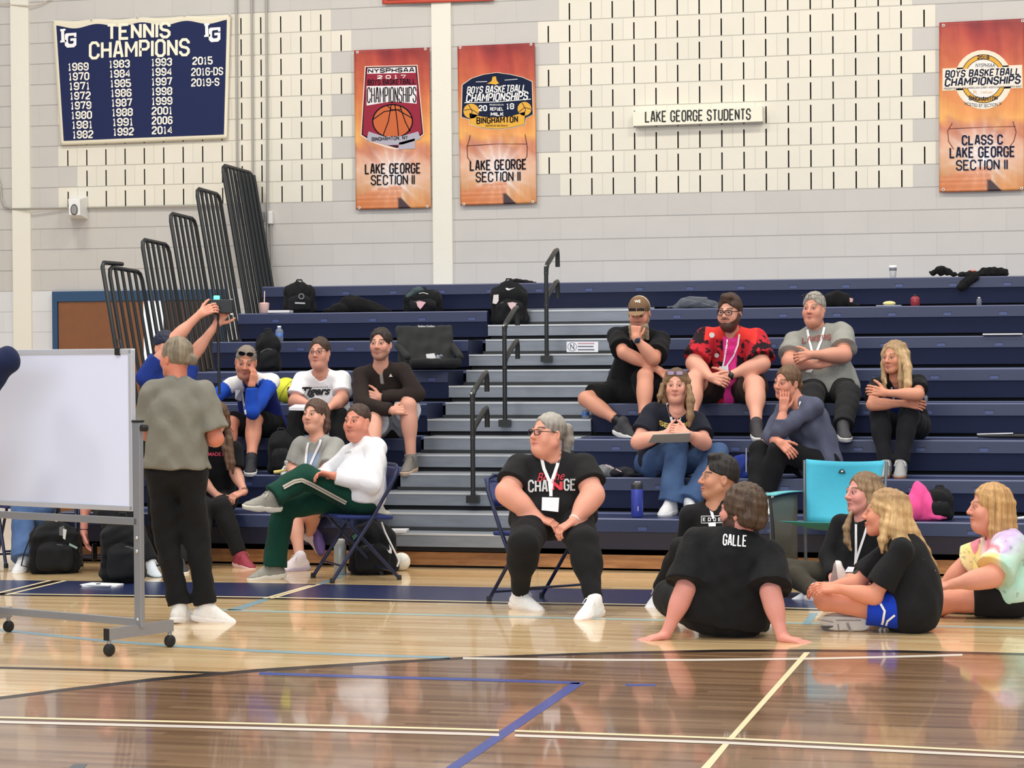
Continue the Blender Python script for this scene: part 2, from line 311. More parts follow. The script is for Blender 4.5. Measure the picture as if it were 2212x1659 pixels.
# back wall
def block_mat(name, rgb, jv=.5, joint=.55):
    t = NT(name); p = t.pos(); s = t.sep(p); c = lin(rgb)
    zz = t.math('DIVIDE', t.math('SUBTRACT', s[2], ZL), BK); xx = t.math('DIVIDE', t.math('SUBTRACT', s[0], XL), BK)
    par = t.math('MULTIPLY', t.math('FRACT', t.math('MULTIPLY', t.math('FLOOR', zz), .5)), 2.)
    hx = t.math('ABSOLUTE', t.math('SUBTRACT', t.math('FRACT', t.math('ADD', t.math('MULTIPLY', t.math('SUBTRACT', t.math('SUBTRACT', xx, .5), par), .5), .5)), .5))
    hz = t.math('ABSOLUTE', t.math('SUBTRACT', t.math('FRACT', t.math('ADD', zz, .5)), .5))
    jz = t.math('LESS_THAN', hz, .022); jx = t.math('MULTIPLY', t.math('LESS_THAN', hx, .009), jv); j = t.math('MAXIMUM', jz, jx)
    n = t.noise(p, 5, 5, .6); c0 = t.mix(t.math('MULTIPLY', n, .5), tuple(q * .9 for q in c), tuple(min(1, q * 1.06) for q in c))
    bx = t.math('FLOOR', t.math('MULTIPLY', t.math('SUBTRACT', t.math('SUBTRACT', xx, .5), par), .5)); cb = t.n.new('ShaderNodeCombineXYZ'); t.ln(bx, cb.inputs[0]); t.ln(t.math('FLOOR', zz), cb.inputs[1])
    wn = t.add('ShaderNodeTexWhiteNoise', noise_dimensions='2D'); t.ln(cb.outputs[0], wn.inputs['Vector'])
    c1 = t.mix(t.math('MULTIPLY', wn.outputs[0], .10), c0, (.35, .34, .33), 'MIX')
    t.col(t.mix(t.math('MULTIPLY', j, joint), c1, tuple(q * .3 for q in c))); t.b.inputs['Roughness'].default_value = .6
    t.bump(t.math('ADD', t.math('MULTIPLY', j, -1.), t.math('MULTIPLY', t.noise(p, 120, 3), .15)), .5, .012); return t.m
M_GREY, M_CREAM, M_WHITE = block_mat('block_grey', (206, 202, 198), .22), block_mat('block_cream', (236, 230, 216), .5), block_mat('block_white', (226, 226, 230), .2, .3)
mb = MB(); x0, x1, z1 = -15., 5., 8.
def wq(xa, xb, za, zb, m, y=YW): mb.mat(m).quad((xa, y, za), (xb, y, za), (xb, y, zb), (xa, y, zb))
def zj(j): return ZL + BK * j
wq(x0, x1, -.0, zj(-4), 2); wq(x0, x1, zj(-4), zj(0), 0)
for j in range(0, 14):
    runs = []
    if j <= 8: runs.append((-24, -11) if j % 2 == 0 else (-23, -10))
    runs.append((1, 16) if j % 2 == 0 else (0, 17)); xa = x0
    for a, b in runs:
        wq(xa, XL + BK * (a - .5), zj(j), zj(j + 1), 0); za, zb = zj(j) + .004, zj(j) + .158
        wq(XL + BK * (a - .5), XL + BK * (b + .5), zb, zj(j + 1), 1); wq(XL + BK * (a - .5), XL + BK * (b + .5), zj(j), za, 1); px = XL + BK * (a - .5)
        for i in range(a, b + 1):
            sx = XL + BK * i; wq(px, sx - .0065, za, zb, 1); px = sx + .0065; l, r_, d = sx - .0065, sx + .0065, YW + .12
            mb.mat(3).raw([(l, YW, za), (r_, YW, za), (r_, YW, zb), (l, YW, zb), (l, d, za), (r_, d, za), (r_, d, zb), (l, d, zb)], [(0, 1, 5, 4), (1, 2, 6, 5), (2, 3, 7, 6), (3, 0, 4, 7), (4, 5, 6, 7)])
        wq(px, XL + BK * (b + .5), za, zb, 1); xa = XL + BK * (b + .5)
    wq(xa, x1, zj(j), zj(j + 1), 0)
wall = mb.build('wall_back', [M_GREY, M_CREAM, M_WHITE, mat('slot_shade', (60, 56, 52), .9)]); tag(wall, kind='structure')  # slot recess faces are coloured dark, shade put into the colour
M_COL = mat('pillar_paint', (232, 228, 216), .55, 0, .1, 40, .02)
for i, (a, b) in enumerate(((-10.85, -10.655), (-6.508, -6.318))): tag(MB().bbox((a, YW - .03, 0), (b, YW, 8)).build('trim_%d' % (i + 1), M_COL), kind='structure')
# doorway beyond the left end of the bleachers
M_FRAME, M_WOOD = mat('door_frame_blue', (44, 76, 112), .4), mat('door_wood', (132, 84, 52), .4, 0, .05, 30, .15)
dA, dB = atY(117, 630, YW), atY(490, 652, YW); xa, xb, zt = dA[0], dB[0], dA[2]
mb = MB(); mb.bbox((xa, YW - .05, zt - .10), (xb, YW, zt)); mb.bbox((xa, YW - .05, 0), (xa + .055, YW, zt - .10)); mb.bbox((xb - .055, YW - .05, 0), (xb, YW, zt - .10))
fr = mb.build('door_1', M_FRAME); tag(fr, kind='structure')
xm = atY(317, 700, YW)[0]; xg = atY(352, 700, YW)[0]
MB().bbox((xa + .06, YW - .035, 0), (xm - .02, YW - .002, zt - .105)).build('door_leaf', M_WOOD, fr)
MB().bbox((xg + .02, YW - .035, 0), (xb - .06, YW - .002, zt - .105)).build('door_leaf', mat('door_wood_dark', (84, 62, 52), .4, 0, 0, 30, .12), fr)
MB().bbox((xm - .02, YW - .03, .0), (xg + .02, YW - .004, zt - .105)).build('door_window', mat('door_hall_glow', (240, 244, 255), .3, emit=((236, 244, 255), .55)), fr)  # panel glows to stand in for the bright hall beyond
# ================================================================ BLEACHERS
t = NT('seat_plastic'); nz = t.noise(t.mapping((.6, 3, 3)), 4, 4, .6); t.col(t.mix(nz, lin((26, 36, 70)), lin((35, 46, 84)))); t.b.inputs['Roughness'].default_value = .42; t.bump(t.noise(t.mapping(), 160, 3), .08, .01); M_SEAT = t.m
M_SEAT_SHADE = mat('seat_plastic_shaded', (25, 33, 63), .5, 0, .08, 160, .10); M_NOSE = mat('seat_nose', (92, 98, 128), .4, 0, 0, 60, .1); M_NOTCH = mat('seat_notch', (54, 68, 118), .4); M_GAP_SHADE = mat('gap_shade', (8, 9, 16), .8)  # undercut lower panels and gaps have their shade put into darker colours
M_DECK = mat('deck_paint', (112, 122, 160), .35, .1, .1, 80, .12)
t = NT('tread_aluminium'); nz = t.noise(t.mapping((1, 6, 6)), 3.2, 5, .65); t.col(t.mix(nz, lin((112, 117, 124)), lin((150, 156, 168)))); t.b.inputs['Metallic'].default_value = .35; t.b.inputs['Roughness'].default_value = .42; t.bump(t.noise(t.mapping((2, 40, 40)), 6, 3), .06, .01); M_TREAD = t.m
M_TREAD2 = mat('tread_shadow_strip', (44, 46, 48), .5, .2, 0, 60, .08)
bl = empty('bleachers', (-3.2, 16.4, 0), 'navy blue retractable bleachers with eight plastic bench rows and a grey stair aisle', 'bleachers')
XA0, XA1, XLE, XRE = -5.6, -4.24, -7.93, 1.6
nX = atY(2046, 680, rowY(7))[0]
def bench(n, xa, xb):
    Y, Z = rowY(n), rowZ(n); lo = Z - (.232 if n > 1 else .225); mb = MB()
    prof = [(Y + .47, Z - .006), (Y + .026, Z - .004), (Y + .012, Z - .012), (Y, Z - .098), (Y + .012, Z - .104), (Y + .055, lo), (Y + .47, lo)]; k = len(prof)
    V = [(xa, y, z) for y, z in prof] + [(xb, y, z) for y, z in prof]
    for i, m in enumerate((0, 2, 0, 0, 1, 1, 1)): mb.mat(m).raw([V[i], V[(i + 1) % k], V[k + (i + 1) % k], V[k + i]], [(0, 1, 2, 3)])
    mb.mat(1).raw(V[:k], [tuple(range(k))]).raw(V[k:], [tuple(range(k))])
    i0 = math.ceil((xa + .1 - nX) / .4572)
    while nX + .4572 * i0 < xb - .08:
        x = nX + .4572 * i0; i0 += 1
        f = lambda q: Y + .012 - .012 * q - .003
        mb.mat(3).quad((x - .031, f(.62), Z - .063), (x + .031, f(.62), Z - .063), (x + .031, f(.9), Z - .088), (x - .031, f(.9), Z - .088))
        mb.mat(4).quad((x - .036, f(.5), Z - .056), (x + .036, f(.5), Z - .056), (x + .036, f(.62), Z - .064), (x - .036, f(.62), Z - .064))
    return mb.build('seat_bench', [M_SEAT, M_SEAT_SHADE, M_NOSE, M_NOTCH, mat('notch_dark', (20, 26, 60), .6)], bl)
for n in range(1, 9):
    Y, Z = rowY(n), rowZ(n)
    for xa, xb in (((XLE, XA0), (XA1, XRE)) if n < 8 else ((XLE, XRE),)):
        bench(n, xa, xb)
        MB().bbox((xa, Y + .475, Z - .03), (xb, (Y + RUN + .09 if n < 8 else YW - .02), Z - .003)).build('foot_deck', M_DECK, bl)
        MB().bbox((xa + .01, Y + .12, max(.0, Z - .5)), (xb - .01, Y + .16, Z - .235)).build('riser_panel', M_GAP_SHADE, bl)  # near-black sheet stands for the shade in the gap under the bench
    # stair aisle: a full tread and a half step for every row
    if n < 8:
        a, b = XA0 + .01, XA1 - .005; zA = Z - RISE / 2
        mb = MB(); mb.mat(0).bbox((a, Y, zA - .095), (b, Y + .40, zA)); mb.mat(1).bbox((a + .02, Y + .02, zA - .128), (b, Y + .05, zA - .095)); mb.mat(2).bbox((a, Y - .004, zA - .012), (b, Y + .01, zA + .001)); mb.build('stair_tread', [M_TREAD, M_GAP_SHADE, mat('tread_nose', (206, 208, 210), .35, .3)], bl)  # black strip under the tread is the gap's shade as colour
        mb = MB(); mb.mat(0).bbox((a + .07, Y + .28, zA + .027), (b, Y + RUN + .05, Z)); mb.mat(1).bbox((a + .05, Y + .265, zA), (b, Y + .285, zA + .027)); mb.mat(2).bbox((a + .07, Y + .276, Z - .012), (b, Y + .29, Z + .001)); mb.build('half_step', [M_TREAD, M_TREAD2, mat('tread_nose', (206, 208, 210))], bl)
MB().bbox((XA0 + .01, rowY(8) + .05, rowZ(7) - .02), (XA1, rowY(8) + .08, rowZ(8) - .235)).build('riser_panel', M_TREAD, bl)
t = NT('base_oak'); mp = t.mapping((1, 1, 9)); t.col(t.ramp(t.noise(mp, 3.2, 6, .7), [(.3, lin((140, 92, 56))), (.5, lin((176, 122, 76))), (.7, lin((200, 148, 96)))])); t.b.inputs['Roughness'].default_value = .4
for xa, xb in ((XLE, XA0), (XA0, XA1), (XA1, XRE)):
    MB().bbox((xa, Y1 + .10, .016), (xb - .006, Y1 + .13, .112)).build('base_board', t.m, bl); MB().bbox((xa, Y1 + .12, 0), (xb, Y1 + .15, .24)).build('riser_panel', M_GAP_SHADE, bl)
mb = MB(); mb.bbox((XLE - .03, Y1 + .1, .0), (XLE, YW - .05, .3)); [mb.bbox((XLE - .03, rowY(n) + .1, .3 + (n - 2) * RISE), (XLE, YW - .05, rowZ(n) - .03)) for n in range(2, 9)]; mb.build('end_panel', mat('end_panel_navy', (36, 42, 66), .6), bl)
# seal label stuck on a tread: white sheet with a round emblem
n = 5; Yl = rowY(5) + .2775; tl = lambda x, y: atY(x, y, Yl)
mb = MB(); mb.mat(0); poly_px(mb, [(1224, 738), (1292, 738), (1292, 760.5), (1224, 760.5)], tl); tl2 = lambda x, y: atY(x, y, Yl - .001); mb.mat(1)
stroke_px(mb, ellipse_px(1236, 749, 9.5, 9, 20) + [(1245.5, 749)], 1.1, tl2); text_px(mb, 'N', 1236, 749, 9, 12, tl2, .02)
for y, w, m in ((742, 36, 2), (748.5, 34, 1), (755.5, 36, 1)): mb.mat(m); poly_px(mb, [(1248, y - 1.4), (1248 + w, y - 1.4), (1248 + w, y + 1.2), (1248, y + 1.2)], tl2)
lb = mb.build('notice_sticker', [mat('paper_white', (236, 238, 246), .5, 0, 0, 60, 0), mat('ink_grey', (96, 98, 112), .6), mat('ink_pink', (196, 150, 160), .6)]); tag(lb, 'white notice sticker with round emblem stuck on the grey stair riser', 'sticker')
# hand rails of the stair
M_RAIL = mat('rail_black', (46, 48, 48), .35, .3, 0, 60, .04); M_BOLT = mat('bolt_bright', (190, 190, 186), .3, .8)
def handrail(base, top, label, n):
    B = atY(*base, rowY(n) - .03); X = B[0]; T = np.array([X, B[1], atY(*top, B[1])[2]])
    e = empty('handrail', B, label, 'handrail', 'handrails up the middle of the stair aisle')
    MB().tube([B, T], .0185, 12).build('post', M_RAIL, e)
    def arm(z, L, drop):
        P = np.array([X, T[1], z]); d = np.array([0, .92, .39]); e1 = P + d * L; pts = [P + np.array([0, 0, -.07]), P - np.array([0, -.006, .02]), P + d * .05]
        pts += [e1 - d * .05, e1 + np.array([0, .015, -.005]), e1 + np.array([0, .035, -.05]), e1 + np.array([0, .036, -drop])]
        return MB().tube(pts, .0205, 12).build('grip_arm', M_RAIL, e)
    arm(T[2], .40, .15); arm(T[2] - .27, .40, .15)
    MB().lathe(T + np.array([0, -.024, .0]), [(.009, 0), (.009, .006), (.001, .007)], 10, (0, -1, 0)).build('bolt', M_BOLT, e)
    mb = MB(); mb.bbox(B + (-.045, -.035, -.035), B + (.045, .025, .02)); mb.prism([B + (-.006, .02, .02), B + (-.006, .028, .05), B + (-.006, .02, .10)], (.012, 0, 0)); mb.build('foot_bracket', M_RAIL, e)
handrail((1022, 1076), (1011, 850), 'black handrail on the lowest flight of the grey stair aisle', 2)
handrail((1091, 912), (1082, 704), 'black handrail on the middle flight of the stair, in front of a black backpack', 4)
handrail((1181, 773), (1174, 575), 'black handrail on the top flight of the stair, rising against the wall', 6)
# guard rails at the open left end
M_GUARD = mat('guard_black', (40, 43, 46), .4, .3, 0, 60, .06)
GR = [(4, -.08, .56, 'shortest black barred guard rail at the front, nearest the whiteboard'), (5, -.02, .54, 'second shortest black barred guard rail beside the bleacher end'), (6, -.02, .54, 'middle-height black barred guard rail of the stepped row'), (7, -.02, .52, 'second tallest black barred guard rail beside the bleacher end'), (8, -.0, .74, 'tallest black barred guard rail at the top bench row by the pipes')]
for n, ya, yb, lab in GR:
    z0, z1 = rowZ(n) - .62, rowZ(n) + 1.13; Ya, Yb = rowY(n) + ya, rowY(n) + yb; X0r = -8.10; f = lambda y, z: np.array([X0r - .17 * (z - rowZ(n)) - .02, y, z])
    e = empty('guard_rail', f((Ya + Yb) / 2, z0), lab, 'guard rail', 'stepped guard rails at the bleacher end'); c = .07
    MB().tube([f(Ya, z0), f(Ya, z1 - c), f(Ya + .3 * c, z1 - .3 * c), f(Ya + c, z1), f(Yb - c, z1 - .02), f(Yb - .3 * c, z1 - .02 - .3 * c), f(Yb, z1 - .02 - c), f(Yb, z0)], .019, 8).build('rail_frame', M_GUARD, e)
    k = 5 if n < 8 else 8
    for i in range(1, k): y = Ya + (Yb - Ya) * i / k; MB().tube([f(y, z0), f(y, z1 - .01)], .0155, 8).build('bar', M_GUARD, e)
    MB().tube([f(Ya, z0), f(Yb, z0)], .017, 8).build('bottom_rail', M_GUARD, e)
    for z in (rowZ(n) - .25, rowZ(n) - .5): q = f((Ya + Yb) / 2, z); MB().tube([q, np.array([XLE - .01, q[1], z])], .015, 8).build('mount', M_GUARD, e)
    if n == 8:
        for i in range(5): y = Ya + .25 + .1 * i; MB().tube([f(y, z0) + (.05, 0, 0), f(y, z1 - .05) + (.05, 0, 0)], .018, 8).build('bar', M_GUARD, e)
    if n == 4: MB().tube([f(Ya - .12, z1 - .7), f(Ya - .12, z1), f(Ya - .08, z1 + .035), f(Ya + .28, z1 + .035)], .019, 8).build('hand_loop', M_GUARD, e)
# ================================================================ ON THE WALL
M_PIPE = mat('conduit_grey', (170, 166, 158), .4, .5, 0, 60, .05)
def wallp(x, y, off=.03): return atY(x, y, YW - off)
for x0_, x1_, yb, lab in ((509.5, 513, 470, 'grey steel pipe running down the wall just right of the tennis banner'), (543, 547, 520, 'middle grey steel pipe of three, behind the tallest guard rail'), (574.5, 578.5, 610, 'grey steel pipe with a white switch box, nearest the red basketball banner')):
    e = MB().tube([wallp(x0_, -60), wallp((x0_ + x1_) / 2, 200), wallp(x1_, yb)], .0105, 10).build('wall_pipe', M_PIPE); tag(e, lab, 'pipe', 'vertical pipes on the wall')
e = MB().tube([wallp(-20, 330, .025), wallp(1, 400, .025), wallp(3, 430, .025), wallp(10, 446, .025), wallp(24, 451.5, .025), wallp(70, 451, .06), wallp(145, 449.5, .025), wallp(480, 444.5, .025)], .010, 10).build('wall_conduit', M_PIPE); tag(e, 'grey conduit running level along the wall behind the white speaker box', 'pipe')
e = MB().tube([wallp(-20, 8), wallp(20, 10), wallp(62, 12.5, .05), wallp(90, 8), wallp(112, -4)], .006, 8).build('wall_cable', mat('cable_beige', (206, 196, 180), .5)); tag(e, 'beige cable looping across the wall above the tennis banner', 'cable')
for (x, y, w, h), m, lab in (((566, 468, 9, 22), mat('box_grey', (150, 148, 150), .5), 'grey switch box on the wall behind the tallest guard rail'), ((585, 470, 9, 28), mat('box_white', (232, 230, 226), .4), 'white switch box at the end of the grey pipe by the guard rail')):
    P = wallp(x, y, .03); e = empty('switch_box', P, lab, 'switch box', 'small boxes on the wall pipes'); s = 1 / ppm(P)
    MB().box(P, (w * s, .06, h * s)).build('housing', m, e, bevel=.008); MB().tube([P - (0, 0, h * s / 2), P - (0, 0, .62)], .009, 8).build('pipe', M_PIPE, e)
# white speaker box
P = wallp(168, 449, .13); s = 1 / ppm(P); e = empty('wall_speaker', P, 'white wedge speaker box mounted on the wall below the tennis banner', 'speaker')
f = lambda x, y, o: wallp(x, y, o)
mb = MB(); V = [f(147, 430, .26), f(172, 430, .26), f(173, 465, .26), f(149, 465, .26), f(150, 425, .0), f(190, 424, .0), f(190, 474, .0), f(152, 472, .0)]
mb.raw(V, [(0, 1, 2, 3), (4, 5, 1, 0), (1, 5, 6, 2), (3, 2, 6, 7), (0, 3, 7, 4), (4, 5, 6, 7)]); mb.build('cabinet', mat('speaker_white', (236, 236, 234), .45, 0, 0, 60, .02), e, bevel=.006)
mb = MB(); poly_px(mb, ellipse_px(160, 453, 7.6, 12, 24), lambda x, y: f(x, y, .268)); mb.build('grille_rim', mat('rim_dark', (54, 52, 54), .5), e); mb = MB(); poly_px(mb, ellipse_px(160, 453, 6, 10, 24), lambda x, y: f(x, y, .272)); mb.build('grille', mat('grille_grey', (150, 148, 150), .6, 0, .4, 300), e)
# lettered sign
e = empty('wall_sign', wallp(1507, 252, .05), 'cream LAKE GEORGE STUDENTS sign board on the slotted block wall', 'sign')
V = [f(1367, 241, .09), f(1646, 229, .09), f(1647, 262, .09), f(1368, 272, .09)]; mb = MB(); mb.prism(V, (0, .085, 0)); mb.build('board', mat('sign_cream', (236, 232, 214), .5, 0, 0, 60, .02), e)
mb = MB(); text_px(mb, 'LAKE GEORGE STUDENTS', 1507.5, 249.5, 229, 25, lambda x, y: f(x, y - .0 , .0915), slope=-.026, wt=.17); mb.build('lettering', mat('ink_black', (26, 26, 28), .6, 0, 0, 60, 0), e)
# ---- banners
def vnoise(x, y, seed=0):
    xi, yi = np.floor(x).astype(int), np.floor(y).astype(int); fx, fy = x - xi, y - yi; fx = fx * fx * (3 - 2 * fx); fy = fy * fy * (3 - 2 * fy)
    h = lambda a, b: np.modf(np.abs(np.sin(a * 127.1 + b * 311.7 + seed * 74.7) * 43758.5453))[0]
    return (h(xi, yi) * (1 - fx) + h(xi + 1, yi) * fx) * (1 - fy) + (h(xi, yi + 1) * (1 - fx) + h(xi + 1, yi + 1) * fx) * fy
def fbm(x, y, seed=0): return vnoise(x, y, seed) * .5 + vnoise(x * 2.1, y * 2.1, seed + 1) * .3 + vnoise(x * 4.3, y * 4.3, seed + 2) * .2
def set_col(me, C):
    a = me.color_attributes.new('Col', 'FLOAT_COLOR', 'POINT'); D = np.ones((len(C), 4), np.float32); D[:, :3] = C; a.data.foreach_set('color', D.ravel())
M_PRINT = vcmat('banner_print', .45, .25, 5, (1, 1, 1)); M_GROM = mat('grommet_white', (238, 234, 230), .4)
def bil(q, u, v): a, b, c, d = (np.array(p, float) for p in q); return (a * (1 - u) + b * u) * (1 - v) + (d * (1 - u) + c * u) * v
def flame(u, v):
    n = fbm(u * 2.2 + v * 3, v * 5 - u * 2.5, 3); n2 = fbm(u * 9, v * 3, 8); k = np.clip(v, 0, 1)[:, None]
    stops = [(0, (140, 34, 36)), (.12, (176, 62, 46)), (.3, (206, 104, 58)), (.55, (232, 160, 84)), (.62, (196, 120, 92)), (.74, (224, 176, 148)), (.86, (214, 160, 120)), (1, (206, 130, 66))]
    pos = np.array([s[0] for s in stops]); C = np.stack([np.interp(v + (n - .5) * .24, pos, [s[1][i] for s in stops]) for i in range(3)], 1)
    C += ((n2 - .5) * 46)[:, None] * np.array([1, .8, .5]); edge = np.abs(u - .5)[:, None] * 2
    C += np.where(v[:, None] < .58, (edge - .5) * np.array([10, 22, 10]), 0)
    r = np.hypot((u - .5) * 1.0, (v - .80) * 1.9); ang = np.arctan2((v - .80) * 2, u - .5); glow = np.exp(-(r / .26) ** 2) * .75 + np.exp(-(r / .34) ** 2) * (np.cos(ang * 17) > .55) * .5
    C = C * (1 - glow[:, None]) + np.array([238, 232, 236]) * glow[:, None]
    ball = (v > .92 - .06 * np.sin(np.clip(u, 0, 1) * 3.0)) & (u < .62); C[ball] = C[ball] * .45 + .55 * (np.array([212, 120, 78]) + 22 * np.sin(v[ball] * 300)[:, None])
    C[(v > .93) & (u > .55) & (u < .55 + (v - .90) * 1.9)] = (66, 44, 48)
    return np.clip(C, 0, 255)
def banner(name, q, label, colf, off=.03, nu=40, nv=80, wave=.0012, cat='banner', group=None, sag=0.):
    q3 = q; cx_, cy_ = np.mean([p[0] for p in q]), np.mean([p[1] for p in q]); e = empty(name, wallp(cx_, cy_, off), label, cat, group); V = []; UVs = []
    for i in range(nu + 1):
        for j in range(nv + 1):
            u, v = i / nu, j / nv; p = bil(q, u, v); w = wave * (math.sin(u * 9 + v * 4) + math.sin(v * 17 - u * 5) * .7); 
            sg = sag * abs(math.sin(u * PI * 4)) ** 2 * max(0, 1 - v * 6); V.append(wallp(p[0], p[1] + sg, off + w)); UVs.append((u, v))
    mb = MB(); mb.raw(V, [(i * (nv + 1) + j, (i + 1) * (nv + 1) + j, (i + 1) * (nv + 1) + j + 1, i * (nv + 1) + j + 1) for i in range(nu) for j in range(nv)], True)
    o = mb.build('cloth', M_PRINT, e); UV = np.array(UVs); C = colf(UV[:, 0], UV[:, 1]); set_col(o.data, np.array([lin(c) for c in C])); o.modifiers.new('s', 'SOLIDIFY').thickness = .002
    return e
def grommets(e, pts, off=.040):
    for p in pts:
        P = wallp(*p, off); MB().lathe(P, [(.013, 0), (.013, .003), (.006, .004), (.006, 0)], 12, (0, -1, 0)).build('grommet', M_GROM, e)
def letters(e, items, rgb, name='lettering', off=.045):
    off = .0395 + (off - .042) * .25
    to = lambda x, y: wallp(x, y, off)
    for it in items: mb = MB(); text_px(mb, it[0], *it[1:5], to, **(it[5] if len(it) > 5 else {})); mb.build(name, mat('print_%d_%d_%d' % rgb, rgb, .75, 0, 0, 60, 0, spec=.1), e)
def shapes(e, polys, rgb, name='emblem', off=.042, strokes=()):
    off = .0395 + (off - .042) * .25; mb = MB(); to = lambda x, y: wallp(x, y, off)
    for q in polys: poly_px(mb, q, to)
    for pts, w in strokes: stroke_px(mb, pts, w, to)
    return mb.build(name, mat('print_%d_%d_%d' % rgb, rgb, .75, 0, 0, 60, 0, spec=.1), e)
INK, NAV, WHT, GLD = (24, 22, 30), (30, 38, 62), (240, 238, 238), (226, 172, 72)
# tennis
def tcol(u, v):
    C = np.tile(np.array([230., 222, 200]), (len(u), 1)); return C
tb = banner('championship_banner', [(113, 44), (498, 31), (490.5, 299.5), (131, 314)], 'navy TENNIS CHAMPIONS banner with cream border listing years, left on the wall', tcol, .031, 60, 40, .001, sag=3)
mb = MB(); G = []
for i in range(61):
    u = .020 + .96 * i / 60; v0 = .040 + .030 * math.sin(u * PI * 4) ** 2; G.append([wallp(*bil([(113, 44), (498, 31), (490.5, 299.5), (131, 314)], u, v0 + (.965 - v0) * j / 12), .0355) for j in range(13)])
mb.sheet(G); mb.build('field', mat('banner_navy', (33, 42, 84), .7, 0, .2, 8, .04, spec=.2), tb)
sl = dict(slope=-.03, wt=.20); years = [((169, 189, 15.5), ['1969', '1970', '1971', '1972', '1979', '1980', '1981', '1982'], 144, 20.9, 1.45), ((258, 0, 0), ['1983', '1984', '1985', '1986', '1987', '1988', '1991', '1992'], 138, 20.9, 1.25), ((349, 0, 0), ['1993', '1994', '1997', '1998', '1999', '2001', '2006', '2014'], 134, 21, .2)]
it = []
for (x, _, _), ys, y0, dy, dx in years:
    for i, s_ in enumerate(ys): it.append((s_, x + dx * i, y0 + dy * i, 45, 17.5, sl))
it += [('2015', 437.5, 131, 44, 17.5, sl), ('2016·DS', 447.5, 154.5, 69, 17.5, sl), ('2019·S', 443.5, 177.5, 61, 17.5, sl)]
letters(tb, it, (244, 240, 232), off=.05); letters(tb, [('TENNIS', 299, 67, 139, 36, dict(slope=-.035, wt=.17)), ('CHAMPIONS', 301, 105.5, 218, 39, dict(slope=-.035, wt=.15))], (246, 240, 220), off=.05)
for x, y in ((0, 0), (311, -12)):
    shapes(tb, [[(130 + x, 63 + y), (141.5 + x, 62 + y), (141.5 + x, 66 + y), (138.5 + x, 66.5 + y), (139 + x, 86 + y), (143 + x, 86 + y), (143 + x, 91 + y), (130 + x, 92 + y), (130 + x, 88 + y), (132.5 + x, 87.5 + y), (132 + x, 67.5 + y), (130 + x, 67.5 + y)],
        [(143 + x, 72 + y), (165 + x, 70.5 + y), (165 + x, 80 + y), (160 + x, 80 + y), (160 + x, 76.5 + y), (149 + x, 77.5 + y), (147 + x, 80 + y), (147 + x, 92 + y), (150 + x, 95 + y), (157 + x, 94.5 + y), (159 + x, 92 + y), (159 + x, 88 + y), (152 + x, 88.5 + y), (152 + x, 83 + y), (165 + x, 82 + y), (165 + x, 97 + y), (160 + x, 102 + y), (145 + x, 103 + y), (140 + x, 98 + y), (140 + x, 75 + y)]], (246, 246, 248), 'monogram', .05)
grommets(tb, [(114, 46), (197, 42.5), (296, 37), (398, 33), (496, 32)], .040)
# 2017
b17 = banner('championship_banner', [(765, 109), (928, 102.5), (931, 449), (769, 452.5)], 'red-orange 2017 basketball championships banner left of the cream pillar', flame, .035, group='orange basketball banners')
shapes(b17, [[(788, 143), (902, 140), (916, 290), (897, 306), (870, 320), (858, 323), (840, 321), (800, 307), (779, 293)]], (236, 206, 190), 'emblem', .044)
shapes(b17, [[(790, 145), (900, 142), (914, 289), (896, 304), (858, 320), (802, 305), (781, 291)]], (52, 26, 44), 'emblem', .0455)
shapes(b17, [[(793, 148), (897, 145), (903, 188), (911, 287), (895, 301), (858, 315), (804, 302), (784, 290), (789, 188)]], (150, 48, 66), 'emblem', .047)
shapes(b17, [[(794, 147.5), (897, 144.5), (898, 157), (793, 159.5)], [(792, 186), (900, 184), (900, 224), (846, 219), (792, 228)]], (232, 226, 230), 'emblem', .0485)
shapes(b17, [ellipse_px(848, 262, 43, 36, 36)], (200, 106, 66), 'emblem', .0485)
shapes(b17, [], (34, 20, 34), 'emblem', .050, [(ellipse_px(848, 262, 43, 36, 36) + [(891, 262)], 3), ([(845, 226), (839, 262), (827, 294)], 2.2), ([(853, 226), (858, 262), (861, 296)], 2.2), ([(864, 229), (875, 262), (886, 284)], 2.2), ([(806, 258), (830, 241), (858, 237), (890, 255)], 2.2), ([(836, 228), (846, 237), (866, 237)], 2.)])
shapes(b17, [[(796, 284), (830, 295), (868, 294), (903, 284), (909, 300), (870, 312), (838, 314), (792, 303)], [(862, 308), (896, 299), (897, 321), (860, 323)]], (176, 172, 186), 'emblem', .051)
letters(b17, [('NYSPHSAA', 845, 152, 100, 10, dict(wt=.22, slope=-.025)), ('BOYS BASKETBALL', 846, 177, 104, 12.5, dict(wt=.24, slope=-.02)), ('CHAMPIONSHIPS', 846, 205, 107, 34, dict(wt=.13, slope=-.01)), ('BINGHAMTON, NY', 842, 299, 78, 9, dict(wt=.22, slope=-.05)), ('LAKE GEORGE', 848.5, 364, 121, 23, dict(wt=.22, slope=-.015)), ('SECTION II', 848.5, 388.5, 95, 22, dict(wt=.22, slope=-.015))], INK, off=.053)
letters(b17, [('2 0 1 7', 846, 166, 62, 8, dict(slope=-.02, wt=.22))], WHT, off=.053)
grommets(b17, [(772, 113), (919, 106), (776, 449), (923, 446)])
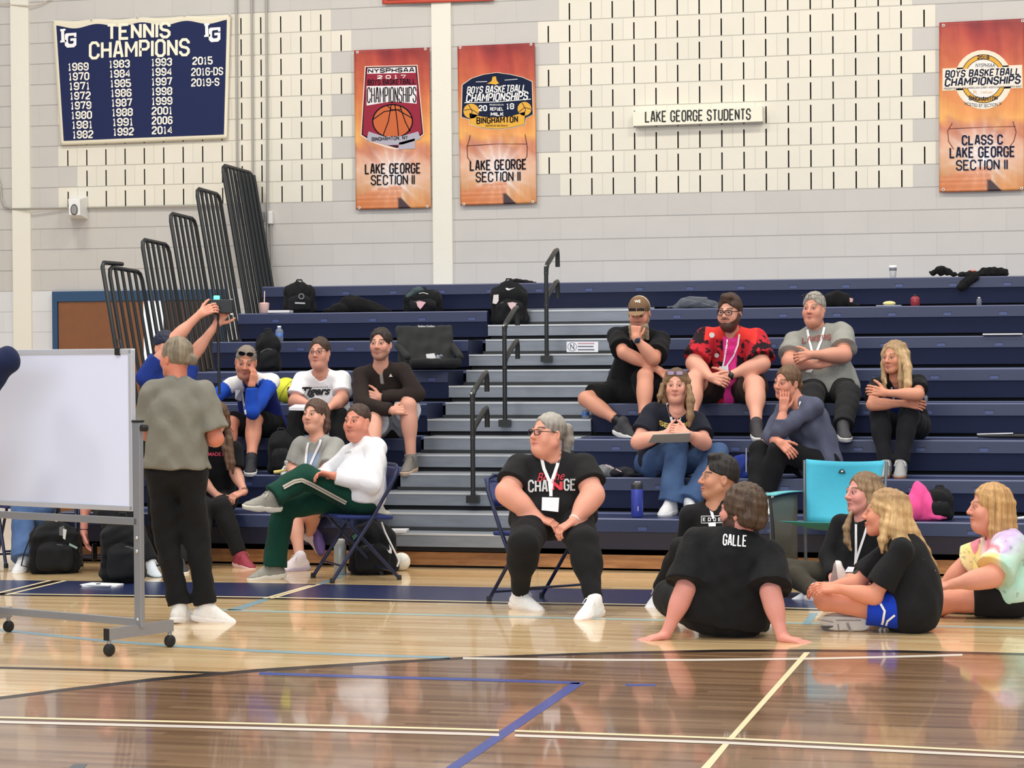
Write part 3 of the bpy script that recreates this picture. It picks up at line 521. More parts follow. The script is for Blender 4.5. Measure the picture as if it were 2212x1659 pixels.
# 2018
b18 = banner('championship_banner', [(988, 100), (1155, 92.5), (1159, 439), (994.5, 444)], 'red-orange 2018 basketball championships banner right of the cream pillar', flame, .035, group='orange basketball banners')
dome = [(998, 252), (1000, 184), (1020, 170), (1045, 162), (1073, 158), (1102, 162), (1128, 168), (1148, 177), (1150, 247), (1135, 254), (1133, 268), (1105, 275), (1075, 278), (1045, 276), (1016, 268), (1015, 257)]
shapes(b18, [[((x - 1074) * 1.03 + 1074, (y - 216) * 1.03 + 216) for x, y in dome]], (240, 232, 214), 'emblem', .0435); shapes(b18, [[((x - 1074) * 1.012 + 1074, (y - 216) * 1.015 + 216) for x, y in dome]], NAV, 'emblem', .045)
shapes(b18, [ellipse_px(1018, 240, 17, 16, 20), ellipse_px(1133, 235, 15, 15, 20), [(1014, 245), (1045, 252), (1075, 253), (1105, 250), (1134, 242), (1133, 268), (1105, 275), (1075, 278), (1045, 276), (1016, 269)], [(1052, 181), (1062, 175), (1064, 166), (1071, 165), (1073, 174), (1078, 180), (1070, 183), (1060, 181)]], GLD, 'emblem', .047)
shapes(b18, [], NAV, 'emblem', .0485, [([(1002, 238), (1018, 236), (1034, 246)], 1.5), ([(1012, 226), (1020, 240), (1018, 252)], 1.5), ([(1120, 243), (1133, 232), (1147, 236)], 1.5), ([(1128, 222), (1135, 236), (1133, 247)], 1.5), ([(1014, 245), (1045, 252), (1075, 253), (1105, 250), (1134, 242)], 1.5)])
shapes(b18, [], WHT, 'emblem', .0485, [([(1028, 177), (1052, 176)], 1.2), ([(1090, 173), (1118, 171)], 1.2), ([(1003, 222), (1075, 220), (1147, 214)], 1.5)])
letters(b18, [('BOYS BASKETBALL', 1073, 192.5, 128, 16, dict(wt=.2, shear=.15, slope=-.04)), ('CHAMPIONSHIPS', 1074, 209.5, 134, 18.5, dict(wt=.2, shear=.15, slope=-.04)), ('20', 1043, 233.5, 18, 13, dict(wt=.22)), ('18', 1102, 229.5, 17, 13, dict(wt=.22)), ('PRESENTED BY', 1073, 226.5, 31, 3.4), ('REFUEL', 1073, 235.5, 29, 7.5, dict(wt=.2)), ('MILK', 1074, 246.5, 28, 8.5, dict(wt=.24))], WHT, off=.050)
letters(b18, [('BINGHAMTON', 1074, 259, 90, 15, dict(wt=.2, slope=-.04)), ('HOSTED BY SECTION IV', 1073, 271.5, 48, 4, dict(bold=.02)), ('LAKE GEORGE', 1076, 356, 123, 23, dict(wt=.22, slope=-.025)), ('SECTION II', 1076, 381.5, 97, 22, dict(wt=.22, slope=-.025))], INK, off=.052)
shapes(b18, [], (90, 52, 48), 'emblem', .042, [([(1016, 292), (1009, 318), (1010, 340), (1018, 352)], 1.5), ([(1134, 290), (1139, 318), (1138, 338), (1130, 350)], 1.5), ([(1008, 315), (1070, 311), (1138, 311)], 1.2)])
grommets(b18, [(994, 103), (1147, 96), (1002, 441), (1151, 436)])
# 2019
b19 = banner('championship_banner', [(2029, 49), (2214, 40), (2213, 411), (2029, 415.5)], 'red-orange 2019 CLASS C basketball banner, rightmost on the wall', flame, .035, group='orange basketball banners')
shapes(b19, [ellipse_px(2124, 172, 62, 64, 32), [(2036, 148), (2208, 140), (2209, 190), (2036, 196)]], (238, 226, 204), 'emblem', .042); shapes(b19, [ellipse_px(2124, 170, 49, 52, 36)], GLD, 'emblem', .0435)
shapes(b19, [ellipse_px(2124, 170, 40, 42, 32), [(2079, 206), (2100, 220), (2124, 224), (2148, 219), (2167, 206), (2165, 214), (2147, 228), (2124, 232), (2100, 228), (2082, 215)]], (236, 232, 228), 'emblem', .045)
shapes(b19, [], NAV, 'emblem', .0465, [(ellipse_px(2124, 170, 49, 52, 36) + [(2173, 170)], 1.4), (ellipse_px(2124, 170, 40, 42, 36) + [(2164, 170)], 1.2)]); shapes(b19, [[(2038, 151), (2206, 143), (2208, 186), (2038, 192)]], (236, 228, 216), 'emblem', .0475)
letters(b19, [('BOYS BASKETBALL', 2123, 157, 162, 16.5, dict(wt=.2, shear=.13, slope=-.04)), ('CHAMPIONSHIPS', 2123, 175, 164, 19, dict(wt=.2, shear=.13, slope=-.04)), ('PRESENTED BY THE AMERICAN DAIRY ASSOCIATION NORTH EAST', 2123, 189, 168, 4.5, dict(slope=-.03)), ('2019', 2124, 124, 26, 8, dict(wt=.2)), ('NYSPHSAA', 2128, 141, 42, 8, dict(shear=.2)), ('BINGHAMTON', 2124, 211, 62, 10, dict(wt=.2, arc=-.3)), ('HOSTED BY SECTION IV', 2124, 223, 80, 7, dict(arc=-.7)), ('CLASS C', 2122, 302, 89, 22, dict(wt=.22, slope=-.02)), ('LAKE GEORGE', 2122, 328.5, 142, 24, dict(wt=.22, slope=-.02)), ('SECTION II', 2121, 356, 112, 23, dict(wt=.22, slope=-.02))], NAV, off=.050)
letters(b19, [('R', 2107, 199, 9, 8), ('refuel', 2131, 199, 24, 5)], (222, 180, 120), off=.050)
shapes(b19, [], (110, 56, 50), 'emblem', .042, [([(2057, 266), (2047, 282), (2049, 305), (2060, 322)], 1.5), ([(2188, 262), (2195, 285), (2190, 305), (2180, 318)], 1.5), ([(2050, 278), (2120, 275), (2194, 273)], 1.2)])
grommets(b19, [(2038, 55), (2209, 45), (2038, 410), (2207, 407)])
# bottom of a banner hung higher up
def rcol(u, v): C = np.tile(np.array([196., 72, 52]), (len(u), 1)); C[(v < .93) & (u > .03) & (u < .97)] = (56, 20, 18); return C
rb = banner('championship_banner', [(822, -110), (1068, -122), (1066, 1.5), (826, 9)], 'red banner cut off at the top edge, above the cream pillar', rcol, .04, 40, 40, .006)
# ================================================================ BODIES
f32 = np.float32
def nets(Fd, o, h):
    s = Fd < 0; nx, ny, nz = s.shape; c = np.zeros((nx - 1, ny - 1, nz - 1), np.int8); cor = [(i, j, k) for i in (0, 1) for j in (0, 1) for k in (0, 1)]
    for i, j, k in cor: c += s[i:nx - 1 + i, j:ny - 1 + j, k:nz - 1 + k]
    act = (c > 0) & (c < 8); idx = np.argwhere(act); n = len(idx); acc = np.zeros((n, 3)); num = np.zeros(n)
    val = [Fd[idx[:, 0] + i, idx[:, 1] + j, idx[:, 2] + k] for i, j, k in cor]; ca = np.array(cor, float)
    for a in range(8):
        for b in range(a + 1, 8):
            if abs(ca[a] - ca[b]).sum() == 1:
                fa, fb = val[a], val[b]; m = (fa < 0) != (fb < 0); t = fa[m] / (fa[m] - fb[m]); acc[m] += ca[a] + (ca[b] - ca[a]) * t[:, None]; num[m] += 1
    V = o + h * (idx + acc / num[:, None]); vid = -np.ones(act.shape, np.int64); vid[tuple(idx.T)] = np.arange(n); Q = []
    for ax in range(3):
        sl0 = [slice(None)] * 3; sl1 = [slice(None)] * 3; sl0[ax] = slice(0, -1); sl1[ax] = slice(1, None); A, B = s[tuple(sl0)], s[tuple(sl1)]
        for inside in (True, False):
            e = np.argwhere((A == inside) & (B != inside)); b, d = [(1, 2), (2, 0), (0, 1)][ax]; e = e[(e[:, b] > 0) & (e[:, d] > 0) & (e[:, b] < s.shape[b] - 1) & (e[:, d] < s.shape[d] - 1)]
            qs = []
            for db, dd in ((-1, -1), (0, -1), (0, 0), (-1, 0)): g = e.copy(); g[:, b] += db; g[:, d] += dd; qs.append(vid[tuple(g.T)])
            q = np.stack(qs if inside else qs[::-1], 1); Q.append(q)
    return V, np.concatenate(Q)
def cap(a, b, ra, rb, k=.02, cut=(), op=1): return dict(t='c', a=np.array(a, float), b=np.array(b, float), ra=ra, rb=rb, k=k, cut=cut, op=op)
def ell(c, r, M=None, k=.03, cut=(), op=1): return dict(t='e', c=np.array(c, float), r=np.array(r, float), M=np.eye(3) if M is None else np.array(M, float), k=k, cut=cut, op=op)
def rbox(c, hf, r, M=None, k=.02, cut=(), op=1): return dict(t='b', c=np.array(c, float), r=np.array(hf, float), rr=r, M=np.eye(3) if M is None else np.array(M, float), k=k, cut=cut, op=op)
def sdf(prims, h, wr=0., seed=0, wl=.09):
    lo = np.full(3, 1e9); hi = -lo; BB = []
    for p in prims:
        if p['t'] == 'c': l = np.minimum(p['a'] - p['ra'], p['b'] - p['rb']); u = np.maximum(p['a'] + p['ra'], p['b'] + p['rb'])
        else: e = np.abs(p['M'] * p['r'][:, None]).sum(0) if p['t'] == 'b' else np.sqrt(((p['M'] * p['r'][:, None]) ** 2).sum(0)); l, u = p['c'] - e, p['c'] + e
        BB.append((l, u))
        if p['op'] > 0: lo = np.minimum(lo, l); hi = np.maximum(hi, u)
    lo = lo - 3 * h - .012; hi = hi + 3 * h + .012; n = np.ceil((hi - lo) / h).astype(int) + 1; ax = [(lo[i] + h * np.arange(n[i])).astype(f32) for i in range(3)]; Fd = np.full(tuple(n), .15, f32)
    for p, (l, u) in zip(prims, BB):
        m = p['k'] + 3 * h + .02; i0 = np.clip(((l - m - lo) / h).astype(int), 0, n - 1); i1 = np.clip(((u + m - lo) / h).astype(int) + 2, 0, n)
        if (i1 <= i0).any(): continue
        w = tuple(slice(a, b) for a, b in zip(i0, i1)); X = ax[0][w[0]][:, None, None]; Y = ax[1][w[1]][None, :, None]; Z = ax[2][w[2]][None, None, :]
        if p['t'] == 'c':
            a, b = p['a'].astype(f32), p['b'].astype(f32); d = b - a; L = max(float(d @ d), 1e-9); px, py, pz = X - a[0], Y - a[1], Z - a[2]; t = np.clip((px * d[0] + py * d[1] + pz * d[2]) / f32(L), 0, 1)
            D = np.sqrt((px - t * d[0]) ** 2 + (py - t * d[1]) ** 2 + (pz - t * d[2]) ** 2) - (f32(p['ra']) + f32(p['rb'] - p['ra']) * t)
        else:
            c = p['c'].astype(f32); M = p['M'].astype(f32); r = p['r'].astype(f32); px, py, pz = X - c[0], Y - c[1], Z - c[2]; q = [(px * M[i, 0] + py * M[i, 1] + pz * M[i, 2]) for i in range(3)]
            if p['t'] == 'b':
                rr = f32(p['rr']); g = [np.abs(q[i]) - (r[i] - rr) for i in range(3)]; D = np.sqrt(sum(np.maximum(a_, 0) ** 2 for a_ in g)) + np.minimum(np.maximum(np.maximum(g[0], g[1]), g[2]), 0) - rr
            else:
              k0 = np.sqrt(sum((q[i] / r[i]) ** 2 for i in range(3))); k1 = np.sqrt(sum((q[i] / r[i] ** 2) ** 2 for i in range(3))) + f32(1e-6)
              D = k0 * (k0 - 1) / k1
        for cp, cn in p['cut']: D = np.maximum(D, (X - f32(cp[0])) * f32(cn[0]) + (Y - f32(cp[1])) * f32(cn[1]) + (Z - f32(cp[2])) * f32(cn[2]))
        k = f32(p['k']); G = Fd[w]
        if p['op'] > 0: H = np.maximum(k - np.abs(G - D), 0) / k; Fd[w] = np.minimum(G, D) - H * H * k * f32(.25)
        else: D = -D; H = np.maximum(k - np.abs(G - D), 0) / k; Fd[w] = np.maximum(G, D) + H * H * k * f32(.25)
    if wr:
        rs = np.random.RandomState(seed + 11); X, Y, Z = ax[0][:, None, None], ax[1][None, :, None], ax[2][None, None, :]
        for _ in range(5): v = rs.randn(3); v[2] *= .6; v *= 2 * PI / (wl * (.6 + .9 * rs.rand())) / np.linalg.norm(v); Fd += f32(wr / 2.4) * np.sin(X * f32(v[0]) + Y * f32(v[1]) + Z * f32(v[2]) + f32(rs.rand() * 6.3))
    return nets(Fd, lo, h)
def mesh_np(name, V, Q, C, m, parent):
    me = bpy.data.meshes.new(name); nv, nq = len(V), len(Q); me.vertices.add(nv); me.vertices.foreach_set('co', np.ascontiguousarray(V, f32).ravel()); me.loops.add(nq * 4); me.loops.foreach_set('vertex_index', np.ascontiguousarray(Q, np.int32).ravel())
    me.polygons.add(nq); me.polygons.foreach_set('loop_start', np.arange(0, nq * 4, 4, dtype=np.int32)); me.polygons.foreach_set('use_smooth', np.ones(nq, bool)); me.update(calc_edges=True); me.validate()
    if C is not None: set_col(me, C)
    return to_obj(name, me, m, parent)
def join(parts):
    V, Q, C, b = [], [], [], 0
    for v, q, c in parts: V.append(v); Q.append(q + b); C.append(c); b += len(v)
    return np.concatenate(V), np.concatenate(Q), np.concatenate(C)
def unit(v): v = np.asarray(v, float); return v / (np.linalg.norm(v) + 1e-12)
def L3(c): return np.array(lin(c))
def flat(c): c = L3(c); return lambda V: np.tile(c, (len(V), 1))
def lim(par, sp, L):
    """a joint L metres from its parent joint that the photo shows at pixel sp; sp[2] tells whether it comes towards or away from the viewer"""
    if len(sp) == 3 and isinstance(sp, np.ndarray): return sp
    if len(sp) == 4: L *= sp[3]
    x, y, s = sp[:3]; v = unit(ray(x, y)); q = par - EYE; t0 = q @ v; d2 = q @ q - t0 * t0; t = t0
    if d2 < L * L: t = t0 + s * math.sqrt(L * L - d2)
    return EYE + v * t
def foot(K, sp, L, S):
    best = None; n = int(round((sp[2] - H1) / RISE)) + 1; lo, hi = (rowY(n) + .10, rowY(n) + .44) if sp[2] > .1 else (-99, Y1 - .12 if K[1] > Y1 - .9 else 99)
    for dy in np.linspace(-.5, .35, 60):
        P = at3(sp[1], min(max(K[1] + dy, lo), hi), sp[2] + .090 * S); c = abs(np.linalg.norm(P - K) - L) + .12 * abs(dy)
        if best is None or c < best[0]: best = (c, P)
    return best[1]
def seat(x, n, dy=.2, dz=.09): Y, Z = rowY(n) + dy, rowZ(n) + dz; return at3(x, Y, Z)
def at3(x, Y, Z):
    y = 900.
    for _ in range(6): P = atY(x, y, Y); P[2] = Z; y = proj(P)[1]
    return P
def view_axes(P):
    c = EYE - P; c[2] = 0; c = unit(c); return c, np.array([-c[1], c[0], 0.])   # towards the viewer, towards image right
def facing(P, yaw): c, r = view_axes(np.asarray(P, float)); a = math.radians(yaw); return c * math.cos(a) + r * math.sin(a)
def rotm(f, pitch, roll):
    f = unit(f); l = np.array([-f[1], f[0], 0]); u = np.array([0, 0, 1.]); p, r = math.radians(pitch), math.radians(roll)
    f2 = f * math.cos(p) + u * math.sin(p); u2 = u * math.cos(p) - f * math.sin(p); l2 = l * math.cos(r) + u2 * math.sin(r); return np.array([l2, f2, np.cross(f2, l2)])
def head_mesh(hc, M, nb, sk, hs, o):
    T = lambda x, y, z: hc + hs * (x * M[0] + y * M[1] + z * M[2]); E = lambda c, r, k=.02, op=1: ell(T(*c), np.array(r) * hs, M, k * hs, op=op); K = lambda a, b, ra, rb, k=.02, op=1: cap(T(*a), T(*b), ra * hs, rb * hs, k * hs, op=op)
    fat, jw, ns = o.get('fat', 0.), o.get('jaw', 1.), o.get('nose', 1.); P = [E((0, -.016, .036), (.0745, .094, .086)), E((0, .026, -.028), (.063 + .008 * fat, .064, .084), .03)]
    P += [K((0, .062, -.092), (0, .058, -.088), .022, .026, .03)]
    for s in (-1, 1):
        P += [K((s * .053 * jw, .0, -.052), (s * .018 * jw, .060, -.093), .019 + .012 * fat, .018 + .004 * fat, .03), E((s * .036, .060, -.028 - .008 * fat), (.026 + .008 * fat, .026, .026 + .01 * fat), .025)]
    P += [K((-.036, .080, .0215), (.036, .080, .0215), .0105, .0105, .016)]
    for s in (-1, 1): P += [E((s * .031, .100, .003), (.0165, .014, .0095), .012, -1)]
    P += [K((0, .088, .014), (0, .1085 * (.9 + .1 * ns), -.026), .0075, .0115 * ns, .012), E((0, .107, -.028), (.0115 * ns, .011, .009), .008)]
    for s in (-1, 1): P += [E((s * .0125 * ns, .098, -.031), (.0085, .010, .0075), .008), K((s * .023, .0835, -.0615), (0, .0935, -.0585), .0035, .0062, .007), K((s * .020, .083, -.0685), (0, .091, -.0705), .0045, .0068, .007)]
    P += [K((-.025, .0885, -.0645), (.025, .0885, -.0645), .0020, .0020, .004, -1)]
    for s in (-1, 1): P += [E((s * .077, -.012, -.006), (.010, .019, .031), .008), E((s * .086, -.008, -.002), (.005, .010, .016), .006, -1)]
    if fat: P += [E((0, .02, -.105), (.05, .05, .03 + .012 * fat), .04)]
    for s in (-1, 1): P += [E((s * .031, .0805, .003), (.0128, .0118, .0118), .002)]
    P += [cap(T(0, -.022, -.05), nb + M[1] * .0, .053 * hs * o.get('neck', 1.), .058 * o.get('neck', 1.), .03)]
    if o.get('beard', 0) > 1: P += [E((0, .05, -.105), (.05, .045, .035 * o['beard'] / 1.5), .03)]
    V, Q = sdf(P, .0034); q = (V - hc) @ M.T / hs; x, y, z = q.T; C = np.tile(L3(sk), (len(V), 1))
    sm = lambda d, w: np.clip(1 - d / w, 0, 1)
    def put(m, c): C[:] = C * (1 - m[:, None]) + L3(c) * m[:, None]
    fr = (y > .03)
    n_ = fbm(x * 40 + 9, z * 40 + 5, 4); C *= (.95 + .1 * n_)[:, None]
    put(np.exp(-(((np.abs(x) - .042) / .022) ** 2 + ((z + .03) / .02) ** 2)) * .35 * fr, o.get('blush', (206, 120, 104))); put(np.exp(-((x / .014) ** 2 + ((z + .026) / .016) ** 2)) * .3 * (y > .09), (206, 122, 106))
    hc_ = o.get('brow', (80, 60, 46))
    if o.get('stubble'): put(o['stubble'] * np.clip((-.040 - z) / .02, 0, 1) * (y > -.005) * (y < .2) * (z > -.125) * (1 - .0 * x), o.get('beardcol', hc_)); put(o['stubble'] * sm(np.abs(z + .048), .009) * (np.abs(x) < .028) * (y > .08), o.get('beardcol', hc_))
    if o.get('beard'):
        up = np.clip((-.064 + .95 * np.clip(.085 - y, 0, .075) - z) / .014, 0, 1) * (z > -.16) * (y > -.012) * (np.abs(x) < .085); lipm = ((x / .025) ** 2 + ((z + .065) / .0085) ** 2 < 1); put(np.clip(up, 0, 1) * ~lipm * .93, o.get('beardcol', hc_)); put(.93 * sm(np.abs(z + .049), .010) * (np.abs(x) < .034) * (y > .07), o.get('beardcol', hc_))
    lip = np.clip(1.25 - np.abs(x) / .029, 0, 1) * sm(np.abs(z + .0645) - .006, .005) * (y > .07); put(np.clip(lip, 0, 1) * .75, o.get('lip', (176, 96, 92))); put(np.clip(1.3 - np.abs(x) / .027, 0, 1) * sm(np.abs(z + .0645), .0034) * (y > .07) * .8, (92, 46, 44))
    arch = .0275 + .004 * np.cos((np.abs(x) - .034) / .02); put(np.clip(sm(np.abs(z - arch), .0085) * 1.5, 0, 1) * np.clip((.056 - np.abs(x)) / .006, 0, 1) * np.clip((np.abs(x) - .011) / .005, 0, 1) * (y > .05) * .92, hc_)
    for s in (-1, 1):
        ex, ez = x - s * .031, z - .003; de = np.hypot(ex / 1.45, ez); on = (y > .066)
        de = np.hypot(ex / 1.9, ez + .0005); put(sm(np.maximum(de - .0052, 0), .0024) * on * .75, (188, 178, 172)); gx, gz = o.get('gaze', (0, 0)); put(sm(np.maximum(np.hypot(ex - gx, (ez - gz) * .9) - .0050, 0), .0022) * (np.abs(ez) < .0072) * on, (44, 32, 28)); put(sm(np.abs(ez - .0056 + ex * ex * 18), .0036) * (np.abs(ex) < .0165) * on * .8, (56, 38, 34)); put(sm(np.abs(ez + .0105), .005) * (np.abs(ex) < .015) * on * .3, (150, 96, 84))
    if o.get('scalp') is not None: put(np.clip((z - .045 - np.clip(y - .0, -.2, .1) * .55) / .012 + 0., 0, 1) * .9, o['scalp']); put(np.clip((-.01 - y) / .015, 0, 1) * np.clip((z + .045) / .02, 0, 1) * (np.abs(x) < .078) * .8, o['scalp'])
    return V, Q, np.clip(C, 0, 1)
def hand_prims(w, d, n, right, hs, cv, spread=.12, thumb=(.62, .7, .25)):
    d = unit(d); n = unit(n - d * (np.asarray(n) @ d)); l = np.cross(d, n) * (1 if right else -1); s = hs; P = []
    for a in (-.026, 0., .026): P.append(cap(w + s * d * .004 + s * l * a * .55, w + s * (d * .080 + l * a), .0155 * s, .0135 * s, .012))
    for bl_, ln, r, sp in ((.0285, .072, .0086, 1), (.0095, .080, .0089, .3), (-.0095, .074, .0086, -.4), (-.0275, .058, .0077, -1.1)):
        p = w + s * (d * .084 + l * bl_); ang = 0.; cc = cv if hasattr(cv, '__len__') else (cv, cv * 1.1, cv * .8); dd = unit(d + l * spread * sp)
        for q, c in zip((.46, .30, .24), cc): ang += math.radians(c); v = dd * math.cos(ang) + n * math.sin(ang); p2 = p + v * ln * q * s; P.append(cap(p, p2, r * s, r * .93 * s, .0035)); p = p2
    p = w + s * (d * .020 + l * .026 + n * .004); v = unit(d * thumb[0] + l * thumb[1] + n * thumb[2])
    for q, r in ((.042, .0135), (.031, .0105), (.025, .0092)): p2 = p + v * q * s; P.append(cap(p, p2, r * s, r * .9 * s, .006)); p = p2; v = unit(v * .8 + d * .35 + n * .12)
    return P
def make_shoe(e, ank, toe, S, col, sole, name='shoe', up=(0, 0, 1), lace=None):
    t = unit(toe); u = unit(np.asarray(up, float) - t * (np.asarray(up) @ t)); l = np.cross(u, t); M = np.array([t, l, u]); T = lambda x, y, z: ank + S * (x * t + y * l + z * u); b = -.082
    cut = [(T(0, 0, b), -u)]; P = [ell(T(-.022, 0, -.046), np.array((.052, .036, .045)) * S, M, .02, cut), ell(T(.055, 0, -.058), np.array((.085, .041, .036)) * S, M, .03, cut), ell(T(.125, .004, -.064), np.array((.066, .044, .030)) * S, M, .03, cut), cap(T(-.005, 0, .02), T(-.005, 0, -.04), .043 * S, .042 * S, .02, cut), cap(T(.005, 0, .0), T(.105, 0, -.05), .041 * S, .034 * S, .02, cut)]
    V, Q = sdf(P, .006); q = (V - ank) @ M.T / S; C = np.tile(L3(col), (len(V), 1)); C *= (.93 + .14 * fbm(q[:, 0] * 60, q[:, 1] * 60, 2))[:, None]
    o = mesh_np(name, V, Q, np.clip(C, 0, 1), SHOE, e)
    cs = [(T(0, 0, -.060), u)]; c2 = [(T(0, 0, b - .010), -u)]; P = [ell(T(-.022, 0, -.06), np.array((.060, .040, .06)) * S, M, .02, cs + c2), ell(T(.055, 0, -.06), np.array((.095, .042, .06)) * S, M, .03, cs + c2), ell(T(.125, .004, -.06), np.array((.073, .047, .06)) * S, M, .03, cs + c2)]
    V, Q = sdf(P, .006); mesh_np('sole', V, Q, np.tile(L3(sole), (len(V), 1)), SHOE, o)
    if lace is not None:
        mb = MB()
        for i in range(4):
            x = .03 + i * .022; z = .012 - i * .0165; mb.tube([T(x, -.024, z - .012), T(x + .004, 0, z + .006), T(x, .024, z - .012)], .0035 * S, 6)
        for s in (-1, 1): mb.tube([T(.028, 0, .018), T(.04, s * .03, .03), T(.06, s * .045, .0), T(.04, s * .02, .008)], .003 * S, 6)
        mb.build('laces', mat('lace_%d_%d_%d' % lace, lace, .7), o)
    return o
class Body: pass
def person(label, group=None, S=1., pel=None, nb=None, yaw=0, hyaw=None, hunch=.03, w=1., belly=0., bust=0., armr=1., legr=1., head=None, face=None, skin=(214, 160, 138), arms=None, legs=None, shirt=None, pants=None, shoes=None, hair=None, hands=True, sh=0., ground=None, sock=None, root=None, fwdhip=None, shw=.158, sole=(236, 234, 230), lace=None, headsc=1., handsc=1.):
    B = Body(); pel = np.asarray(pel, float); nb = lim(pel, nb, .50 * S) if not isinstance(nb, np.ndarray) else nb
    f = facing(pel, yaw); l0 = np.array([-f[1], f[0], 0]); u = unit(nb - pel); l = unit(l0 - u * (l0 @ u)); f = np.cross(l, u); M = np.array([l, f, u]); fh = facing(pel, yaw if hyaw is None else hyaw); lh = np.array([-fh[1], fh[0], 0]); Lt = np.linalg.norm(nb - pel)
    e = empty('person', root if root is not None else np.array([pel[0], pel[1], ground if ground is not None else pel[2] - .1]), label, 'person', group); B.e = e; B.M = M; B.pel = pel; B.nb = nb
    hs = (S if S < 1 else 1 + (S - 1) * .35) * headsc; hd = head; hc = lim(nb, hd['p'], .185 * S); MH = rotm(facing(hc, hd.get('yaw', 0)), hd.get('pitch', 0), hd.get('roll', 0)); B.hc, B.MH, B.hs = hc, MH, hs
    T = lambda a, b, c: pel + S * a * l + S * b * f + c * Lt * u       # across, forwards, share of the way up the trunk
    hb = lambda c: -hunch * math.sin(PI * min(max(c, 0), 1))
    def trunk(g, cut=(), ex=0.):
        q = [ell(pel + S * .0 * u, np.array((.165 * w + g + ex, .112 * w + g + ex, .115 + g + ex)) * S, np.array([lh, np.cross(u, lh) * -1, u]), .06, cut), ell(T(0, hb(.3), .30), np.array((.140 * w + g + ex, .098 * w + g + ex, .15 + g)) * S, M, .07, cut), ell(T(0, hb(.62), .64), np.array((.150 * (.5 + .5 * w) + g, .102 * (.5 + .5 * w) + g, .165 + g)) * S, M, .07, cut)]
        q += [cap(SH[0], SH[1], (.046 * (.6 + .4 * w) + g) * S, (.046 * (.6 + .4 * w) + g) * S, .04, cut)] + [cap(nb + u * .006, SH[i] + u * .014 - l * (.02 if i == 0 else -.02), (.042 + g) * S, (.032 + g) * S, .04, cut) for i in (0, 1)]
        if belly: q += [ell(T(0, .055 * belly + hb(.3), .22), np.array((.135 * w + g + ex, .10 * (.6 + .5 * belly) + g + ex * .5, .125 + g)) * S, M, .06, cut)]
        if bust: q += [ell(T(s * .075, .088 + hb(.62), .56), np.array((.062 + g, .052 * bust + g, .062 + g)) * S, M, .045, cut) for s in (-1, 1)]
        return q
    SH = [nb + l * s * shw * S * (.6 + .4 * w) - u * .054 * S + f * sh * S for s in (1, -1)]; HP = [pel + lh * s * .088 * S * (.5 + .5 * w) - u * .01 for s in (1, -1)]
    EL, WR, KN, AN = [None, None], [None, None], [None, None], [None, None]
    for i, k in enumerate('lr'):
        if arms and k in arms: a = arms[k]; EL[i] = lim(SH[i], a['e'], .285 * S); WR[i] = lim(EL[i], a['w'], .245 * S)
        if legs and k in legs: a = legs[k]; KN[i] = lim(HP[i], a['k'], .42 * S); AN[i] = foot(KN[i], a['a'], .40 * S, S) if a['a'][0] == 'f' else lim(KN[i], a['a'], .40 * S)
    B.SH, B.EL, B.WR, B.KN, B.AN, B.HP = SH, EL, WR, KN, AN, HP
    def arm(i, g, upto=2., loose=0., k=.03):
        q = []; r0, r1, r2, r3 = .050 * armr, .040 * armr, .041 * armr, .027 * (.7 + .3 * armr); t = min(upto, 1.); A, Bp = SH[i], EL[i]; e1 = A + (Bp - A) * t; cut = [(e1, unit(Bp - A))] if upto < 1 else []
        q.append(cap(A, e1 if upto < 1 else Bp, (r0 + g) * S, ((r0 + (r1 - r0) * t) + g + loose) * S, k, [(c, n) for c, n in cut]))
        if upto > 1: t = upto - 1; e2 = EL[i] + (WR[i] - EL[i]) * t; q.append(cap(EL[i], e2, (r2 + g) * S, (r2 + (r3 - r2) * t + g + loose) * S, .025, [(e2, unit(WR[i] - EL[i]))] if upto < 2 else []))
        if g == 0: q.append(ell(EL[i] + (WR[i] - EL[i]) * .25, np.array((.043, .043, .085)) * S * armr, frame(WR[i] - EL[i]), .03))
        return q
    def leg(i, g, upto=2., loose=0., straight=0.):
        q = []; r0, r1, r2, r3 = .083 * legr, .056 * legr, .055 * legr, .036; t = min(upto, 1.); A, Bp = HP[i], KN[i]; e1 = A + (Bp - A) * t
        q.append(cap(A, e1, (r0 + g) * S, (r0 + (r1 - r0) * t + g + loose) * S, .05, [(e1, unit(Bp - A))] if upto < 1 else []))
        if upto >= 1: 
            t = min(upto - 1, 1.); e2 = KN[i] + (AN[i] - KN[i]) * t; r3 = r3 + straight
            if t > .02: q.append(cap(KN[i], e2, (r2 + g) * S, (r2 + (r3 - r2) * t + g + loose) * S, .03, [(e2, unit(AN[i] - KN[i]))] if upto < 2 or straight else []))
            if upto > 1.5: bk = unit(np.cross(lh, unit(AN[i] - KN[i]))); q.append(ell(KN[i] + (AN[i] - KN[i]) * .3 - bk * .0, np.array((.057 * legr + g, .057 * legr + g, .12)) * S, frame(AN[i] - KN[i]), .04))
        return q
    # skin: one continuous body, head and hands finer
    P = trunk(-.012) + [cap(nb - u * .03, nb + (hc - nb) * .45, .060 * S, .052 * S, .03)]
    for i in (0, 1):
        if EL[i] is not None: P += arm(i, 0.)
        if KN[i] is not None: P += leg(i, -.004 if pants and pants.get('len', 2) > 1.5 else 0.)
    V, Q = sdf(P, .0085); C = np.tile(L3(skin), (len(V), 1)); C *= (.95 + .10 * fbm(V[:, 0] * 16 + V[:, 1] * 9, V[:, 2] * 16, 6))[:, None]
